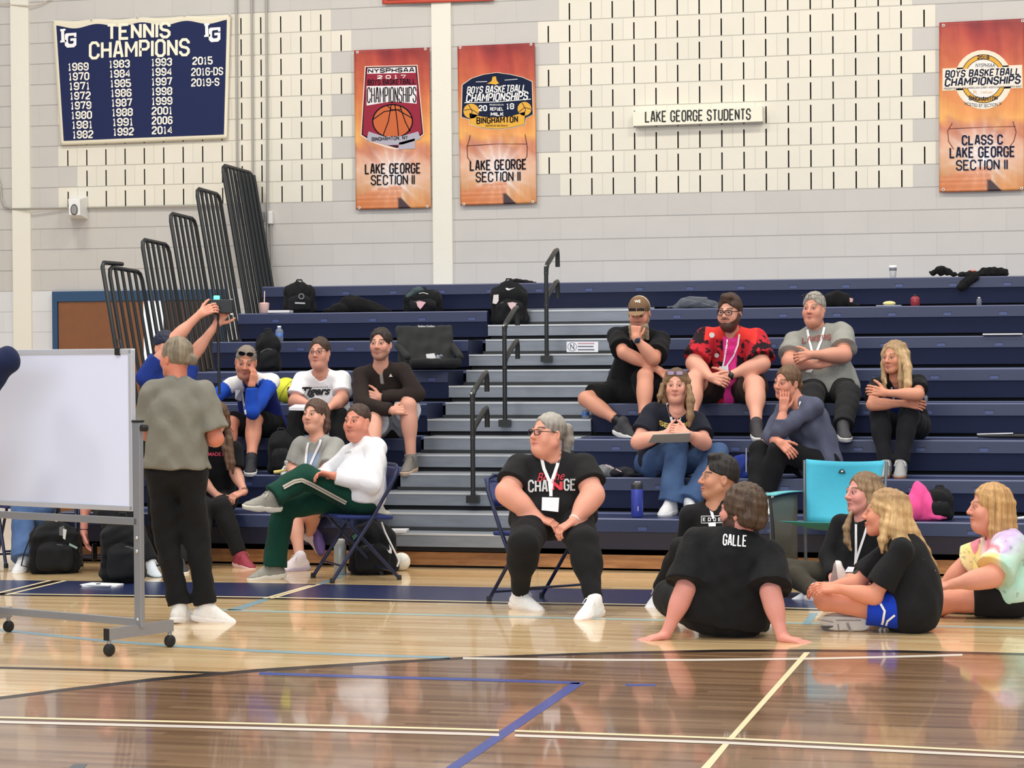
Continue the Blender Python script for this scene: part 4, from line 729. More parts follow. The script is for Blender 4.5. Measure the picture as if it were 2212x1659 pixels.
    for i in (0, 1):
        if KN[i] is not None: d = np.linalg.norm(V - KN[i], axis=1); m = np.exp(-(d / .06) ** 2)[:, None] * .25; C = C * (1 - m) + L3((198, 128, 112)) * m
        if sock is not None and AN[i] is not None: dd = unit(KN[i] - AN[i]); h_ = (V - AN[i]) @ dd; m = (h_ < sock[1]) & (np.linalg.norm(V - AN[i] - np.outer(np.clip(h_, 0, .2), dd), axis=1) < .07); C[m] = L3(sock[0])
    parts = [(V, Q, np.clip(C, 0, 1)), head_mesh(hc, MH, nb, skin, hs, face or {})]
    for i, k in enumerate('lr'):
        if EL[i] is not None and hands and arms[k].get('hd') is not False:
            a = arms[k]; fa = unit(WR[i] - EL[i]); hd_ = a.get('hd', None); c_, r_ = view_axes(WR[i]); cv3 = lambda v: unit(r_ * v[0] + np.array([0, 0, 1.]) * v[1] + c_ * v[2]); d = fa if hd_ is None else cv3(hd_); n = cv3(a.get('pn', (0, -1, .3)))
            pr = hand_prims(WR[i], d, n, k == 'r', S * 1.0 * handsc, a.get('cv', 22), a.get('sp', .12), a.get('th', (.62, .7, .25))) + [cap(WR[i] - fa * .05 * S, WR[i] + d * .008, .0285 * S * (.7 + .3 * armr), .025 * S, .02)]
            V, Q = sdf(pr, .0036); C = np.tile(L3(skin) * np.array([1.0, .95, .93]), (len(V), 1)); parts.append((V, Q, C)); B.__dict__['hand_' + k] = (WR[i], d, n)
    B.body = mesh_np('body', *join(parts), SKIN, e)
    # clothes
    if shirt:
        g = shirt.get('g', .010); hem = shirt.get('hem', -.10); cut = [(pel + u * hem * S, -u)]; P = trunk(g, cut, shirt.get('ex', .014))
        for i in (0, 1):
            if EL[i] is not None: P += arm(i, g + .001, shirt.get('sl', .6), shirt.get('loose', .012), .022)
        nr = shirt.get('neck', .062) * .94 * S; P.append(cap(nb + u * .004 * S + f * .006 * S, nb + u * .12 * S + f * .035 * S, nr, nr * 1.15, .008, op=-1))
        if shirt.get('vee'): P.append(cap(nb + f * .08 * S + u * .0, nb + f * .10 * S - u * shirt['vee'] * S, .035 * S, .006 * S, .01, op=-1))
        V, Q = sdf(P, .0085, shirt.get('wr', .0035), len(label), .11); cf = shirt['col']; C = cf(V, B) if callable(cf) else np.tile(L3(cf), (len(V), 1)); C = C * (.98 + .04 * fbm(V[:, 0] * 6 + V[:, 1] * 4, V[:, 2] * 5, 12))[:, None]
        B.shirt = mesh_np(shirt.get('name', 'shirt'), V, Q, np.clip(C, 0, 1), CLOTH, e); B.bvh = BVHTree.FromPolygons(V.tolist(), Q.tolist())
    if pants:
        g = pants.get('g', .009); top = [(pel + u * pants.get('rise', .10) * S, u)]; ln = pants.get('len', 2.); P = [ell(pel, np.array((.165 * w + g, .112 * w + g, .115 + g)) * S, np.array([lh, np.cross(u, lh) * -1, u]), .06, top), ell(T(0, hb(.2), .2), np.array((.142 * w + g, .100 * w + g, .12)) * S, M, .06, top)]
        if belly: P += [ell(T(0, .04 * belly, .12), np.array((.135 * w + g, .10 * (.6 + .4 * belly) + g, .11)) * S, M, .06, top)]
        for i in (0, 1):
            if KN[i] is not None: P += leg(i, g, pants.get('lens', (ln, ln))[i], pants.get('loose', .012), pants.get('straight', 0.))
        V, Q = sdf(P, .0085, pants.get('wr', .003), len(label) + 5, .14); cf = pants['col']; C = cf(V, B) if callable(cf) else np.tile(L3(cf), (len(V), 1)); C = C * (.97 + .06 * fbm(V[:, 0] * 7 + V[:, 1] * 4, V[:, 2] * 6, 15))[:, None]
        B.pants = mesh_np(pants.get('name', 'trousers'), V, Q, np.clip(C, 0, 1), CLOTH, e); B.pbvh = BVHTree.FromPolygons(V.tolist(), Q.tolist())
    if shoes:
        for i, k in enumerate('lr'):
            if AN[i] is not None and k in (legs or {}):
                c_, r_ = view_axes(AN[i]); a = legs[k]
                if a.get('t') is None: continue
                cv3 = lambda v: unit(r_ * v[0] + np.array([0, 0, 1.]) * v[1] + c_ * v[2]); make_shoe(e, AN[i], cv3(a['t']), S, shoes, a.get('sole', sole), up=(0, 0, 1) if a.get('up') is None else cv3(a['up']), lace=lace)
    if hair: make_hair(B, hair)
    return B
def make_hair(B, h):
    hc, M, hs = B.hc, B.MH, B.hs; T = lambda p: hc + hs * (p[0] * M[0] + p[1] * M[1] + p[2] * M[2]); st = h['style']; t = h.get('t', .008); P = []; Z = np.array([0, 0, 1.])
    low = h.get('low', -.05); cutn = unit(M[1] * h.get('tilt', .5) - M[2]); cut = [(T((0, h.get('cy', -.03), low)), cutn)]
    P.append(ell(T((0, -.018, .038)), np.array((.0755 + t, .095 + t, .087 + t + h.get('top', 0))) * hs, M, .015, cut))
    for x, y, z, r in h.get('puff', ()): P.append(ell(T((x, y, z)), np.full(3, r) * hs, M, .02, cut))
    for s in st_strands(h): P += [cap(T(s[i][:3]), T(s[i + 1][:3]), s[i][3] * hs, s[i + 1][3] * hs, .016) for i in range(len(s) - 1)]
    for s in h.get('px', ()):      # strands followed in the photo: pixel, distance in front of the head centre, radius
        pts = [(atY(x, y, hc[1] + dy), r) for x, y, dy, r in s]; P += [cap(pts[i][0], pts[i + 1][0], pts[i][1], pts[i + 1][1], .018) for i in range(len(pts) - 1)]
    fx = h.get('face', (0, .135, -.030)); P.append(ell(T(fx), np.array(h.get('facer', (.080, .104, .128))) * hs, M, .010, op=-1))
    V, Q = sdf(P, h.get('vox', .0055), h.get('wr', .002), 3, .03); q = (V - hc) @ M.T; an = np.arctan2(q[:, 0], q[:, 1]); n = fbm(an * 9 + q[:, 0] * 30, q[:, 2] * 5, 21); n2 = vnoise(an * 26 + q[:, 0] * 90, q[:, 2] * 8, 5)
    a, b = L3(h['col']), L3(h.get('col2', h['col'])); k = np.clip(n * 1.2 - .1, 0, 1)[:, None]; C = a * (1 - k) + b * k; C *= (.78 + .44 * n2)[:, None]
    if h.get('root') is not None: m = np.clip((q[:, 2] - .05) / .05, 0, 1)[:, None] * .7; C = C * (1 - m) + L3(h['root']) * m
    o = mesh_np('hair', V, Q, np.clip(C, 0, 1), HAIR, B.e); return o
def st_strands(h):
    st = h['style']; out = []; L = h.get('len', .2); rs = np.random.RandomState(h.get('seed', 1))
    if st in ('long', 'bob'):
        for a in np.linspace(h.get('a0', 62), 360 - h.get('a1', h.get('a0', 62)), h.get('n', 12)):
            r = math.radians(a); x, y = .082 * math.sin(r), .098 * math.cos(r) - .018; l = L * (.88 + .2 * rs.rand()); fl = h.get('flare', 1.05)
            out.append([(x * .78, y * .78, .085, .018), (x, y, .03, .020), (x * 1.06, y * 1.06, -.05, .020), (x * fl, y * fl, -.05 - (l - .05) * .55, .021), (x * fl * .94, y * fl * .96, -l, .011)])
    if st == 'pony':
        px_ = h.get('tail', [(0, -.105, .06, .02), (0, -.145, .06, .026), (0, -.165, .0, .03), (0, -.15, -.09, .026), (0, -.145, -.15, .010)]); out.append(px_)
    if st == 'bun': out.append([(0, -.105, h.get('bz', .0), .03), (0, -.125, h.get('bz', .0), .036)])
    return out + list(h.get('strands', ()))
def glasses(B, rgb=(30, 28, 32), r=.0019, hw=.0235, hh=.0155, z=.001, y=.107, name='glasses', lens=None, tilt=0.):
    hc, M, s = B.hc, B.MH, B.hs; T = lambda x, yy, zz: hc + s * (x * M[0] + yy * M[1] + zz * M[2]); mb = MB(); ml = MB()
    for q in (-1, 1):
        c = q * .0315; pts = []
        for i in range(17): a = 2 * PI * i / 16; ca, sa = math.cos(a), math.sin(a); pts.append(T(c + hw * math.copysign(abs(ca) ** .6, ca), y - abs(c + hw * ca) * .15, z + hh * math.copysign(abs(sa) ** .6, sa)))
        mb.tube(pts, r * s, 6, caps=False); ml.raw(pts[:-1], [tuple(range(16))])
        mb.tube([T(q * (.0315 + hw), y - .008, z + .006), T(q * .076, .06, z + .010), T(q * .081, -.005, z + .012)], r * s, 6)
    mb.tube([T(-.009, y, z + .004), T(0, y + .002, z + .007), T(.009, y, z + .004)], r * s, 6); o = mb.build(name, mat('frame_%d_%d_%d' % rgb, rgb, .3), B.e)
    if lens is not None: ml.build('lens', mat('lens_%d_%d_%d' % lens, lens, .08), o)
    return o
def on(bvh, off=.004, dflt=None):
    def g(x, y):
        v = Vector(unit(ray(x, y))); h = bvh.ray_cast(Vector(EYE), v)
        if h[0] is None: return dflt(x, y) if dflt else EYE + np.array(v) * 15
        return np.array(h[0] - v * off)
    return g
def surf(bvh, ref, off=.009):
    d = float((np.asarray(ref) - EYE) @ FWD); return on(bvh, off, lambda x, y: EYE + ray(x, y) * d)
def dens(pts, step=5.):
    out = [pts[0]]
    for a, b in zip(pts[:-1], pts[1:]):
        n = max(1, int(math.hypot(b[0] - a[0], b[1] - a[1]) / step)); out += [(a[0] + (b[0] - a[0]) * i / n, a[1] + (b[1] - a[1]) * i / n) for i in range(1, n + 1)]
    return out
M_LAN = mat('lanyard_white', (236, 236, 240), .6, 0, 0, 60, .02)
def lanyard(B, strokes, w, badge=None, bw=None, rgb=(240, 240, 246)):
    s = surf(B.bvh, B.T if hasattr(B, 'T') else B.nb); mb = MB()
    for st in strokes: stroke_px(mb, dens(st), w, s)
    o = mb.build('lanyard', M_LAN, B.e)
    if badge: mb = MB(); P = [s(*p) for p in badge]; c = np.mean(P, 0); n = unit(EYE - c); c = [p + n * .022 for p in P]; mb.prism(c, -n * .003); mb.build('name_badge', mat('badge_white', rgb, .4, 0, 0, 60, 0), o)
    return o
def print_on(B, items, rgb, name='shirt_print', bvh=None, polys=(), strokes=()):
    s = surf(bvh or B.bvh, B.nb); m = mat('print_%d_%d_%d' % rgb, rgb, .7, 0, 0, 60, 0)
    for it in items: mb = MB(); text_px(mb, *it[:5], s, **(it[5] if len(it) > 5 else {})); mb.build(name, m, B.e)
    if polys or strokes:
        mb = MB()
        for q in polys: poly_px(mb, q, s)
        for q, w in strokes: stroke_px(mb, dens(q), w, s)
        mb.build(name, m, B.e)
def band(B, i, rgb, r=.031, wd=.018, at=.95, face=None, name='wristwatch'):
    a, b = B.EL[i], B.WR[i]; d = unit(b - a); c = a + (b - a) * at; mb = MB(); mb.lathe(c - d * wd / 2, [(r - .004, 0), (r, .002), (r, wd - .002), (r - .004, wd)], 18, d); o = mb.build(name, mat('band_%d_%d_%d' % rgb, rgb, .5), B.e)
    if face: n = unit((EYE - c) - d * ((EYE - c) @ d)); MB().lathe(c + n * (r - .004), [(.021, 0), (.021, .009), (.017, .010), (.0, .0101)], 20, n).build('watch_face', mat('watch_%d_%d_%d' % face, face, .2), o)
# ================================================================ PEOPLE
def loc(V, B): q = (V - B.pel) @ B.M.T; return q[:, 0], q[:, 1], q[:, 2] / np.linalg.norm(B.nb - B.pel)
def paintc(V, base, *ms):
    C = np.tile(L3(base), (len(V), 1))
    for m, c in ms: m = np.clip(np.asarray(m, float), 0, 1)[:, None]; C = C * (1 - m) + L3(c) * m
    return C
BLACK, DK = (24, 24, 27), (20, 20, 23)
CAMF = (0, .1, 1)
# ---- left benches
def c4(V, B):
    a, b, c = loc(V, B); arm = np.zeros(len(V), bool)
    for i in (0, 1):
        d = unit(B.EL[i] - B.SH[i]); t = (V - B.SH[i]) @ d; arm |= (t > .05) & (np.linalg.norm(V - B.SH[i] - np.outer(t, d), axis=1) < .085); d = B.WR[i] - B.EL[i]; t = np.clip((V - B.EL[i]) @ d / (d @ d), 0, 1); arm |= np.linalg.norm(V - B.EL[i] - np.outer(t, d), axis=1) < .068
    return paintc(V, (28, 38, 112), (arm, (30, 74, 178)), (~arm * np.clip((c - .84 + .25 * np.clip(np.abs(a) - .10, 0, 1) * 0) / .03, 0, 1) * (np.abs(a) > .055) * (np.abs(a) < .3), (226, 226, 226)))
B4 = person('man in blue and white long-sleeve top, chin in hand, sunglasses on his head', S=1.02, pel=seat(568, 3), nb=(541, 818, -1), yaw=-6, hunch=.05, head=dict(p=(531, 782, -1), yaw=-4, pitch=-14, roll=-6), skin=(206, 140, 116), face=dict(fat=.3, brow=(90, 70, 56), stubble=.25, beardcol=(130, 110, 100)),
    arms=dict(l=dict(e=(545, 890, -1, 1.3), w=(543, 834, .0), hd=(.22, .95, -.15), pn=(-.7, .2, -.6), cv=(18, 25, 15), sp=.1), r=dict(e=(452, 866, -.5), w=(478, 905, -1), cv=30)), legs=dict(l=dict(k=(549, 908, -1), a=('f', 543, rowZ(2)), t=(-.1, -.1, 1)), r=dict(k=(498, 915, -1), a=('f', 490, rowZ(2)), t=(-.2, -.1, 1))),
    shirt=dict(col=c4, sl=1.93, neck=.062, loose=.006), pants=dict(col=DK, len=.90, loose=.03, name='shorts'), shoes=(40, 40, 46), sock=((24, 24, 28), .06), hair=dict(style='short', t=.004, col=(118, 104, 92), col2=(150, 138, 126), low=.0, tilt=.35))
glasses(B4, (20, 20, 24), z=.088, y=.098, name='sunglasses', lens=(18, 18, 26)); B4.T = B4.nb
lanyard(B4, [[(519, 800), (521, 830), (526, 870), (531, 895)]], 4); print_on(B4, [], (210, 214, 226), polys=[[(508, 842), (520, 842), (522, 856), (522, 866), (516, 867), (508, 862)]]); band(B4, 0, (30, 30, 34))
B5 = person('woman in white black-lettered T-shirt and glasses, forearms crossed on her lap', S=.98, pel=seat(712, 3), nb=(694, 808, -.8), yaw=-14, w=1.12, belly=.5, bust=1., armr=1.2, head=dict(p=(690, 762, -.6), yaw=-20, pitch=2), skin=(206, 148, 128), face=dict(fat=.7, brow=(60, 46, 40)),
    arms=dict(r=dict(e=(637, 868, -.4), w=(668, 873, -1), hd=(.9, -.2, .3), pn=(0, -.9, -.2), cv=28), l=dict(e=(739, 862, -.5), w=(712, 880, -1), hd=(-.8, -.35, .4), pn=(0, -.9, -.2), cv=28)), legs=dict(r=dict(k=(641, 903, -1), a=('f', 630, rowZ(2)), t=(-.4, -.1, 1)), l=dict(k=(733, 899, -1), a=('f', 726, rowZ(2)), t=(.1, -.1, 1))),
    shirt=dict(col=(236, 236, 240), sl=.72, neck=.068, loose=.02, hem=-.05), pants=dict(col=DK, len=2), shoes=(214, 214, 218), hair=dict(style='bun', t=.006, col=(50, 36, 30), col2=(76, 56, 46), low=-.05, bz=.03))
glasses(B5, (60, 44, 44), lens=None); B5.T = B5.nb
print_on(B5, [('Tigers', 683, 847, 62, 23, dict(bold=.04, shear=.35, slope=-.02)), ('KASSON M', 690, 836.5, 36, 3.2, dict(slope=-.02))], (20, 20, 24))
B6 = person('dark-haired man in brown quarter-zip and grey shorts hugging one knee', S=1.06, pel=seat(842, 3), nb=(823, 793, -.9), yaw=-4, w=1.05, head=dict(p=(822, 744, -.6), yaw=-16, pitch=3), skin=(208, 152, 132), face=dict(brow=(36, 26, 24), stubble=.35, beardcol=(60, 44, 40)),
    arms=dict(l=dict(e=(900, 852, -.35), w=(822, 859, -1), hd=(-.95, .2, .1), pn=(0, -.3, -1), cv=(12, 16, 10), sp=.16), r=dict(e=(781, 872, -.8), w=(846, 887, -1), hd=(.95, .05, .1), pn=(.1, -.5, -.9), cv=(22, 26, 15))), legs=dict(l=dict(k=(882, 876, -1), a=('f', 888, rowZ(2)), t=(-.35, -.12, 1)), r=dict(k=(808, 912, -1), a=('f', 800, rowZ(2)), t=(-.3, -.1, 1))),
    shirt=dict(col=lambda V, B: paintc(V, (44, 36, 34), ((np.abs(loc(V, B)[0] + .0) < .012) * (loc(V, B)[2] > .80) * (loc(V, B)[1] > 0), (150, 146, 142))), sl=1.95, neck=.060, vee=.10, name='jacket', hem=-.05), pants=dict(col=(176, 178, 184), len=.86, loose=.035, name='shorts'), shoes=(110, 106, 102), sole=(196, 170, 150), lace=(80, 78, 78), sock=((200, 196, 190), .03), hair=dict(style='short', t=.009, col=(34, 26, 24), col2=(52, 40, 36), low=-.02, tilt=.4))
print_on(B6, [], (226, 224, 220), 'chest_badge', polys=[[(844, 807), (848, 814), (840, 814)]])
band(B6, 0, (24, 24, 26))
B7 = person('woman in grey T-shirt and white lanyard sitting behind the green trousers', S=.96, pel=seat(694, 1, .22), nb=(687, 949, -.3), yaw=-34, w=1.12, belly=.5, bust=1.1, armr=1.15, head=dict(p=(680, 897, -.4), yaw=-34, pitch=5), skin=(216, 158, 136), face=dict(fat=.7, brow=(70, 52, 44)),
    arms=dict(r=dict(e=(633, 1010, 0), w=(650, 1050, -1), cv=30), l=dict(e=(706, 1018, -1), w=(676, 1046, -.5), cv=30)), legs=dict(r=dict(k=(634, 1108, -1), a=('f', 648, 0), t=(-1, -.08, .5), sole=(190, 180, 206)), l=dict(k=(676, 1096, -1), a=(671, 1158, .9), t=(.15, -.9, .5), up=(-.6, 0, -.6), sole=(96, 76, 130))),
    shirt=dict(col=lambda V, B: paintc(V, (150, 150, 146), ((np.abs(loc(V, B)[0]) < .06) * (loc(V, B)[1] > .02) * .8 * (loc(V, B)[2] < .8), (140, 158, 190))), sl=.82, neck=.068, loose=.02), pants=dict(col=(60, 62, 70), len=.9, loose=.02, name='shorts'), shoes=(226, 214, 218), lace=(236, 232, 232), hair=dict(style='bob', t=.009, col=(66, 48, 40), col2=(98, 74, 62), len=.13, n=9, a0=100, face=(.008, .14, -.03)))
B7.T = B7.nb; lanyard(B7, [[(671, 940), (663, 968), (660, 1000), (662, 1030)], [(697, 935), (690, 960), (676, 990), (664, 1020)]], 5)
B8 = person('man in white sweatshirt and striped green track trousers, legs crossed on folding chair', S=1.03, pel=at3(770, 15.55, .56), nb=(788, 960, .25), yaw=-62, w=1.2, belly=.9, armr=1.15, hunch=.02, head=dict(p=(772, 911, -.2), yaw=-34, pitch=3), skin=(214, 140, 118), face=dict(fat=.9, brow=(90, 66, 56), stubble=.15),
    arms=dict(l=dict(e=(801, 1046, -.8), w=(722, 1028, -.7), cv=35), r=dict(e=(716, 1020, .3), w=(694, 1030, -.2), cv=35)), legs=dict(l=dict(k=(655, 1030, -.25), a=(588, 1074, -.3), t=(-1, .1, .25), up=(.25, 1, .1)), r=dict(k=(612, 1092, -.2), a=('f', 592, 0), t=(-1, -.1, .28))),
    shirt=dict(col=(234, 234, 240), sl=1.95, neck=.060, name='sweatshirt', hem=-.06, wr=.006, loose=.012, g=.014, ex=.020), pants=dict(col=(18, 62, 50), len=2, straight=.026, loose=.01, g=.014, wr=.006), shoes=(150, 148, 140), sole=(226, 222, 212), lace=(232, 230, 224), sock=((60, 60, 60), .05), hair=dict(style='short', t=.004, col=(54, 40, 34), col2=(80, 60, 50), low=.0, tilt=.42))
for rgb_, w_ in (((44, 48, 48), 11), ((196, 188, 174), 8.6), ((90, 88, 82), 1.6)): print_on(B8, [], rgb_, 'side_stripe', bvh=B8.pbvh, strokes=[([(748, 1087), (722, 1073), (698, 1060), (672, 1046), (652, 1037), (636, 1040), (612, 1053)], w_)])
print_on(B8, [('LAKE', 752, 977, 14, 4, dict(slope=-.2, shear=.2))], (150, 150, 156))
B3 = person('woman with very long brown hair in black top, half hidden behind the standing coach', S=.97, pel=seat(462, 1, .22), nb=(463, 957, -.5), yaw=-4, head=dict(p=(468, 902, -.3), yaw=8, pitch=-6), skin=(206, 150, 130), face=dict(brow=(60, 44, 36)),
    arms=dict(l=dict(e=(508, 1020, -.3), w=(528, 1062, -1), hd=(-.85, -.3, .4), pn=(-.2, -.9, -.2), cv=30), r=dict(e=(428, 1030, -.3), w=(470, 1072, -1), hd=(.9, -.2, .3), pn=(0, -.8, -.4), cv=35)), legs=dict(l=dict(k=(478, 1096, -1), a=('f', 519, 0), t=(.55, -.12, .85), sole=(226, 190, 186)), r=dict(k=(436, 1098, -1), a=('f', 440, 0), t=(-.1, -.1, 1))),
    shirt=dict(col=DK, sl=.85, loose=.02), pants=dict(col=(26, 26, 28), len=1.95), shoes=(150, 58, 74), lace=(176, 92, 104), hair=dict(style='long', t=.008, col=(70, 50, 40), col2=(112, 84, 64), len=.30, n=12, px=[[(488, 905, -.09, .02), (496, 950, -.12, .024), (502, 1000, -.14, .022), (503, 1022, -.15, .008)], [(478, 925, -.10, .02), (486, 970, -.14, .022), (492, 1015, -.16, .01)]]))
print_on(B3, [('MADE IN', 470, 981, 40, 8, dict(bold=.02))], (206, 70, 96)); band(B3, 0, (120, 90, 70), at=.97)
# ---- right benches
B10 = person('bearded man in tan cap and black T-shirt, fist at his mouth, big wristwatch', S=1.05, pel=seat(1372, 4, .22), nb=(1381, 716, -.75), yaw=-8, hyaw=-30, w=1.2, belly=.4, hunch=.05, armr=1.1, head=dict(p=(1381, 678, -1, .9), yaw=-10, pitch=-14), skin=(206, 144, 120), face=dict(fat=.4, beard=1.6, beardcol=(150, 126, 104), brow=(110, 86, 66)),
    arms=dict(l=dict(e=(1412, 775, -1, 1.1), w=(1373, 731, -.3), hd=(.05, .95, -.1), pn=(-.1, .1, -1), cv=(80, 85, 60), th=(.5, .5, .6)), r=dict(e=(1347, 762, -1, 1.05), w=(1424, 800, -.6), hd=(.75, -.65, .1), pn=(-.2, -.6, -.6), cv=25)), legs=dict(r=dict(k=(1266, 862, -.6, 1.05), a=('f', 1346, rowZ(3)), t=(.75, -.25, .6)), l=dict(k=(1394, 812, -1), a=('f', 1390, rowZ(3)), t=(0, -.1, 1))),
    shirt=dict(col=DK, sl=.78, loose=.03, neck=.060), pants=dict(col=(22, 22, 24), len=.84, loose=.035, name='shorts'), shoes=(64, 64, 68), sock=((22, 22, 24), .09), hair=dict(style='x', t=.004, col=(120, 100, 80), low=-.03))
hc, M, s = B10.hc, B10.MH, B10.hs; T = lambda x, y, z: hc + s * (x * M[0] + y * M[1] + z * M[2]); cutc = [(T(0, 0, .036), -M[2])]
V, Q = sdf([ell(T(0, -.012, .046), np.array((.085, .106, .094)) * s, M, .01, cutc), ell(T(0, .115, .040), np.array((.066, .075, .008)) * s, rotm(M[1], -12, 0), .012)], .005); q = (V - hc) @ M.T / s; C = np.tile(L3((118, 92, 70)), (len(V), 1)); C[(q[:, 1] < .0) & (q[:, 2] > .03)] = L3((176, 156, 132)); C[q[:, 1] > .095] = L3((136, 108, 82)); B10.cap = mesh_np('cap', V, Q, C, CLOTH, B10.e)
print_on(B10, [('WE', 1377, 651, 13, 6, dict(bold=.03))], (226, 218, 206), 'cap_patch', bvh=BVHTree.FromPolygons(V.tolist(), Q.tolist()))
glasses(B10, (22, 20, 24), z=.056, y=.116, hh=.0135, hw=.027, name='sunglasses', lens=(30, 24, 30)); band(B10, 0, (70, 84, 110), r=.033, wd=.024, face=(40, 50, 70), at=.93)
V, Q = sdf([cap(T(x, .058, -.085), T(x * 1.3, .050, -.185), .030 * s, .014 * s, .02) for x in (-.048, -.018, .018, .048)], .005, .002, 4, .03); C = np.tile(L3((166, 146, 124)), (len(V), 1)) * (.8 + .4 * vnoise(V[:, 0] * 90, V[:, 2] * 20, 2))[:, None]; mesh_np('beard', V, Q, np.clip(C, 0, 1), HAIR, B10.e)
def c11(V, B):
    a, b, c = loc(V, B); n = fbm(V[:, 0] * 13, V[:, 2] * 13 + V[:, 1] * 9, 5); n2 = fbm(V[:, 0] * 30 + 3, V[:, 2] * 30, 9); red = np.clip((n - .52 + .5 * (n2 - .5)) / .04, 0, 1); arm = np.clip((np.abs(a) - .19) / .03, 0, 1); C = paintc(V, (34, 22, 28), (red, (190, 38, 52)), (arm * np.clip((.72 - c) / .03, 0, 1), (196, 36, 46)), ((c > .93) * (np.abs(a) < .2), (226, 58, 54)))
    op = np.clip((.060 - .02 * np.clip((.9 - c), 0, 1) - np.abs(a + .0)) / .006, 0, 1) * (b > .02) * (c < .97); return C * (1 - op[:, None]) + L3((236, 60, 150)) * op[:, None]
B11 = person('bearded man in red and black patterned shirt over pink T-shirt, hands clasped', S=1.08, pel=seat(1577, 4, .22), nb=(1580, 716, -.7), yaw=-4, w=1.42, belly=.8, armr=1.35, legr=1.2, head=dict(p=(1576, 676, -.6, .95), yaw=-22, pitch=0), skin=(214, 154, 132), face=dict(fat=.8, beard=1., beardcol=(50, 34, 28), brow=(50, 36, 30)), headsc=1.02,
    arms=dict(r=dict(e=(1499, 785, -.6), w=(1536, 816, -1, 1.0), hd=(.85, -.25, .4), pn=(.3, -.3, -.9), cv=(30, 45, 25)), l=dict(e=(1646, 787, -.6), w=(1574, 812, -1), hd=(-.9, -.1, .4), pn=(-.3, -.3, -.9), cv=(30, 45, 25))), legs=dict(r=dict(k=(1499, 824, -1), a=('f', 1492, rowZ(3)), t=(-.1, -.1, 1)), l=dict(k=(1631, 832, -1), a=('f', 1634, rowZ(3)), t=(.1, -.1, 1))),
    shirt=dict(col=c11, sl=.80, loose=.035, neck=.064, vee=.06, name='patterned_shirt', hem=-.05), pants=dict(col=(50, 36, 32), len=.80, loose=.03, name='shorts'), shoes=(60, 56, 60), hair=dict(style='short', t=.012, top=.016, col=(52, 38, 32), col2=(84, 62, 50), low=.0, tilt=.45, puff=[(.02, .06, .115, .03), (-.02, .05, .115, .03)]))
glasses(B11, (16, 14, 18), r=.0036, hw=.026, hh=.018); B11.T = B11.nb; lanyard(B11, [[(1597, 722), (1594, 745), (1584, 770), (1569, 792)], [(1572, 722), (1570, 745), (1565, 775), (1561, 794)]], 3.5, [(1553, 792), (1573, 790), (1574, 806), (1554, 807)]); band(B11, 1 - 1, (20, 20, 22), r=.036, at=.93, face=(18, 18, 20))
print_on(B11, [('BRUINS', 1577, 741, 24, 9, dict(bold=.01)), ('BIG', 1576, 760, 20, 12)], (200, 30, 110)); print_on(B11, [], (214, 206, 206), polys=[ellipse_px(1538, 724, 6, 6, 14), ellipse_px(1548, 768, 5, 5, 14)])
B12 = person('grey-haired man in grey T-shirt with arms folded, white lanyard', S=1.07, pel=seat(1785, 4, .22), nb=(1766, 712, .2), yaw=-12, w=1.35, belly=1.2, armr=1.3, legr=1.15, head=dict(p=(1758, 668, -.4), yaw=-20, pitch=2), skin=(208, 146, 124), face=dict(fat=.7, brow=(120, 104, 92)),
    arms=dict(r=dict(e=(1705, 782, -.9), w=(1768, 789, -1), hd=(.9, .35, -.1), pn=(0, 0, -1), cv=15), l=dict(e=(1823, 768, -.9, 1.05), w=(1752, 766, -1, 1.05), hd=(-.9, -.2, -.2), pn=(0, -.2, -1), cv=25)), legs=dict(l=dict(k=(1834, 852, -.9), a=('f', 1822, rowZ(3)), t=(.1, -.1, 1)), r=dict(k=(1756, 852, -1), a=('f', 1750, rowZ(3)), t=(-.1, -.1, 1))),
    shirt=dict(col=(146, 146, 140), sl=.72, loose=.03, neck=.066, hem=-.05, wr=.005), pants=dict(col=(34, 34, 36), len=2, straight=.02, loose=.01), shoes=(70, 70, 74), hair=dict(style='short', t=.008, top=.006, col=(128, 122, 114), col2=(176, 170, 160), low=-.0, tilt=.45))
glasses(B12, (50, 44, 40), z=.094, y=.088, name='glasses_on_head'); B12.T = B12.nb
lanyard(B12, [[(1744, 712), (1748, 735), (1756, 765)], [(1782, 702), (1774, 735), (1762, 765)]], 5); print_on(B12, [('LAKERS', 1764, 731, 62, 13, dict(slope=-.12, wt=.17))], (150, 72, 66)); mb = MB(); s_ = surf(B12.bvh, B12.nb); poly_px(mb, [(1742, 799), (1757, 797), (1752, 805), (1740, 804)], s_); mb.build('name_badge', M_LAN, B12.e)
def c13(V, B): a, b, c = loc(V, B); return paintc(V, (22, 22, 26), ((np.abs(a) < .125) * (c < .90), (36, 52, 128)), ((np.abs(a) < .135) * (np.abs(a) > .110) * (c < .75) * (c > .6), (220, 220, 226)), ((c < .03) * (a > .08), (222, 222, 226)))
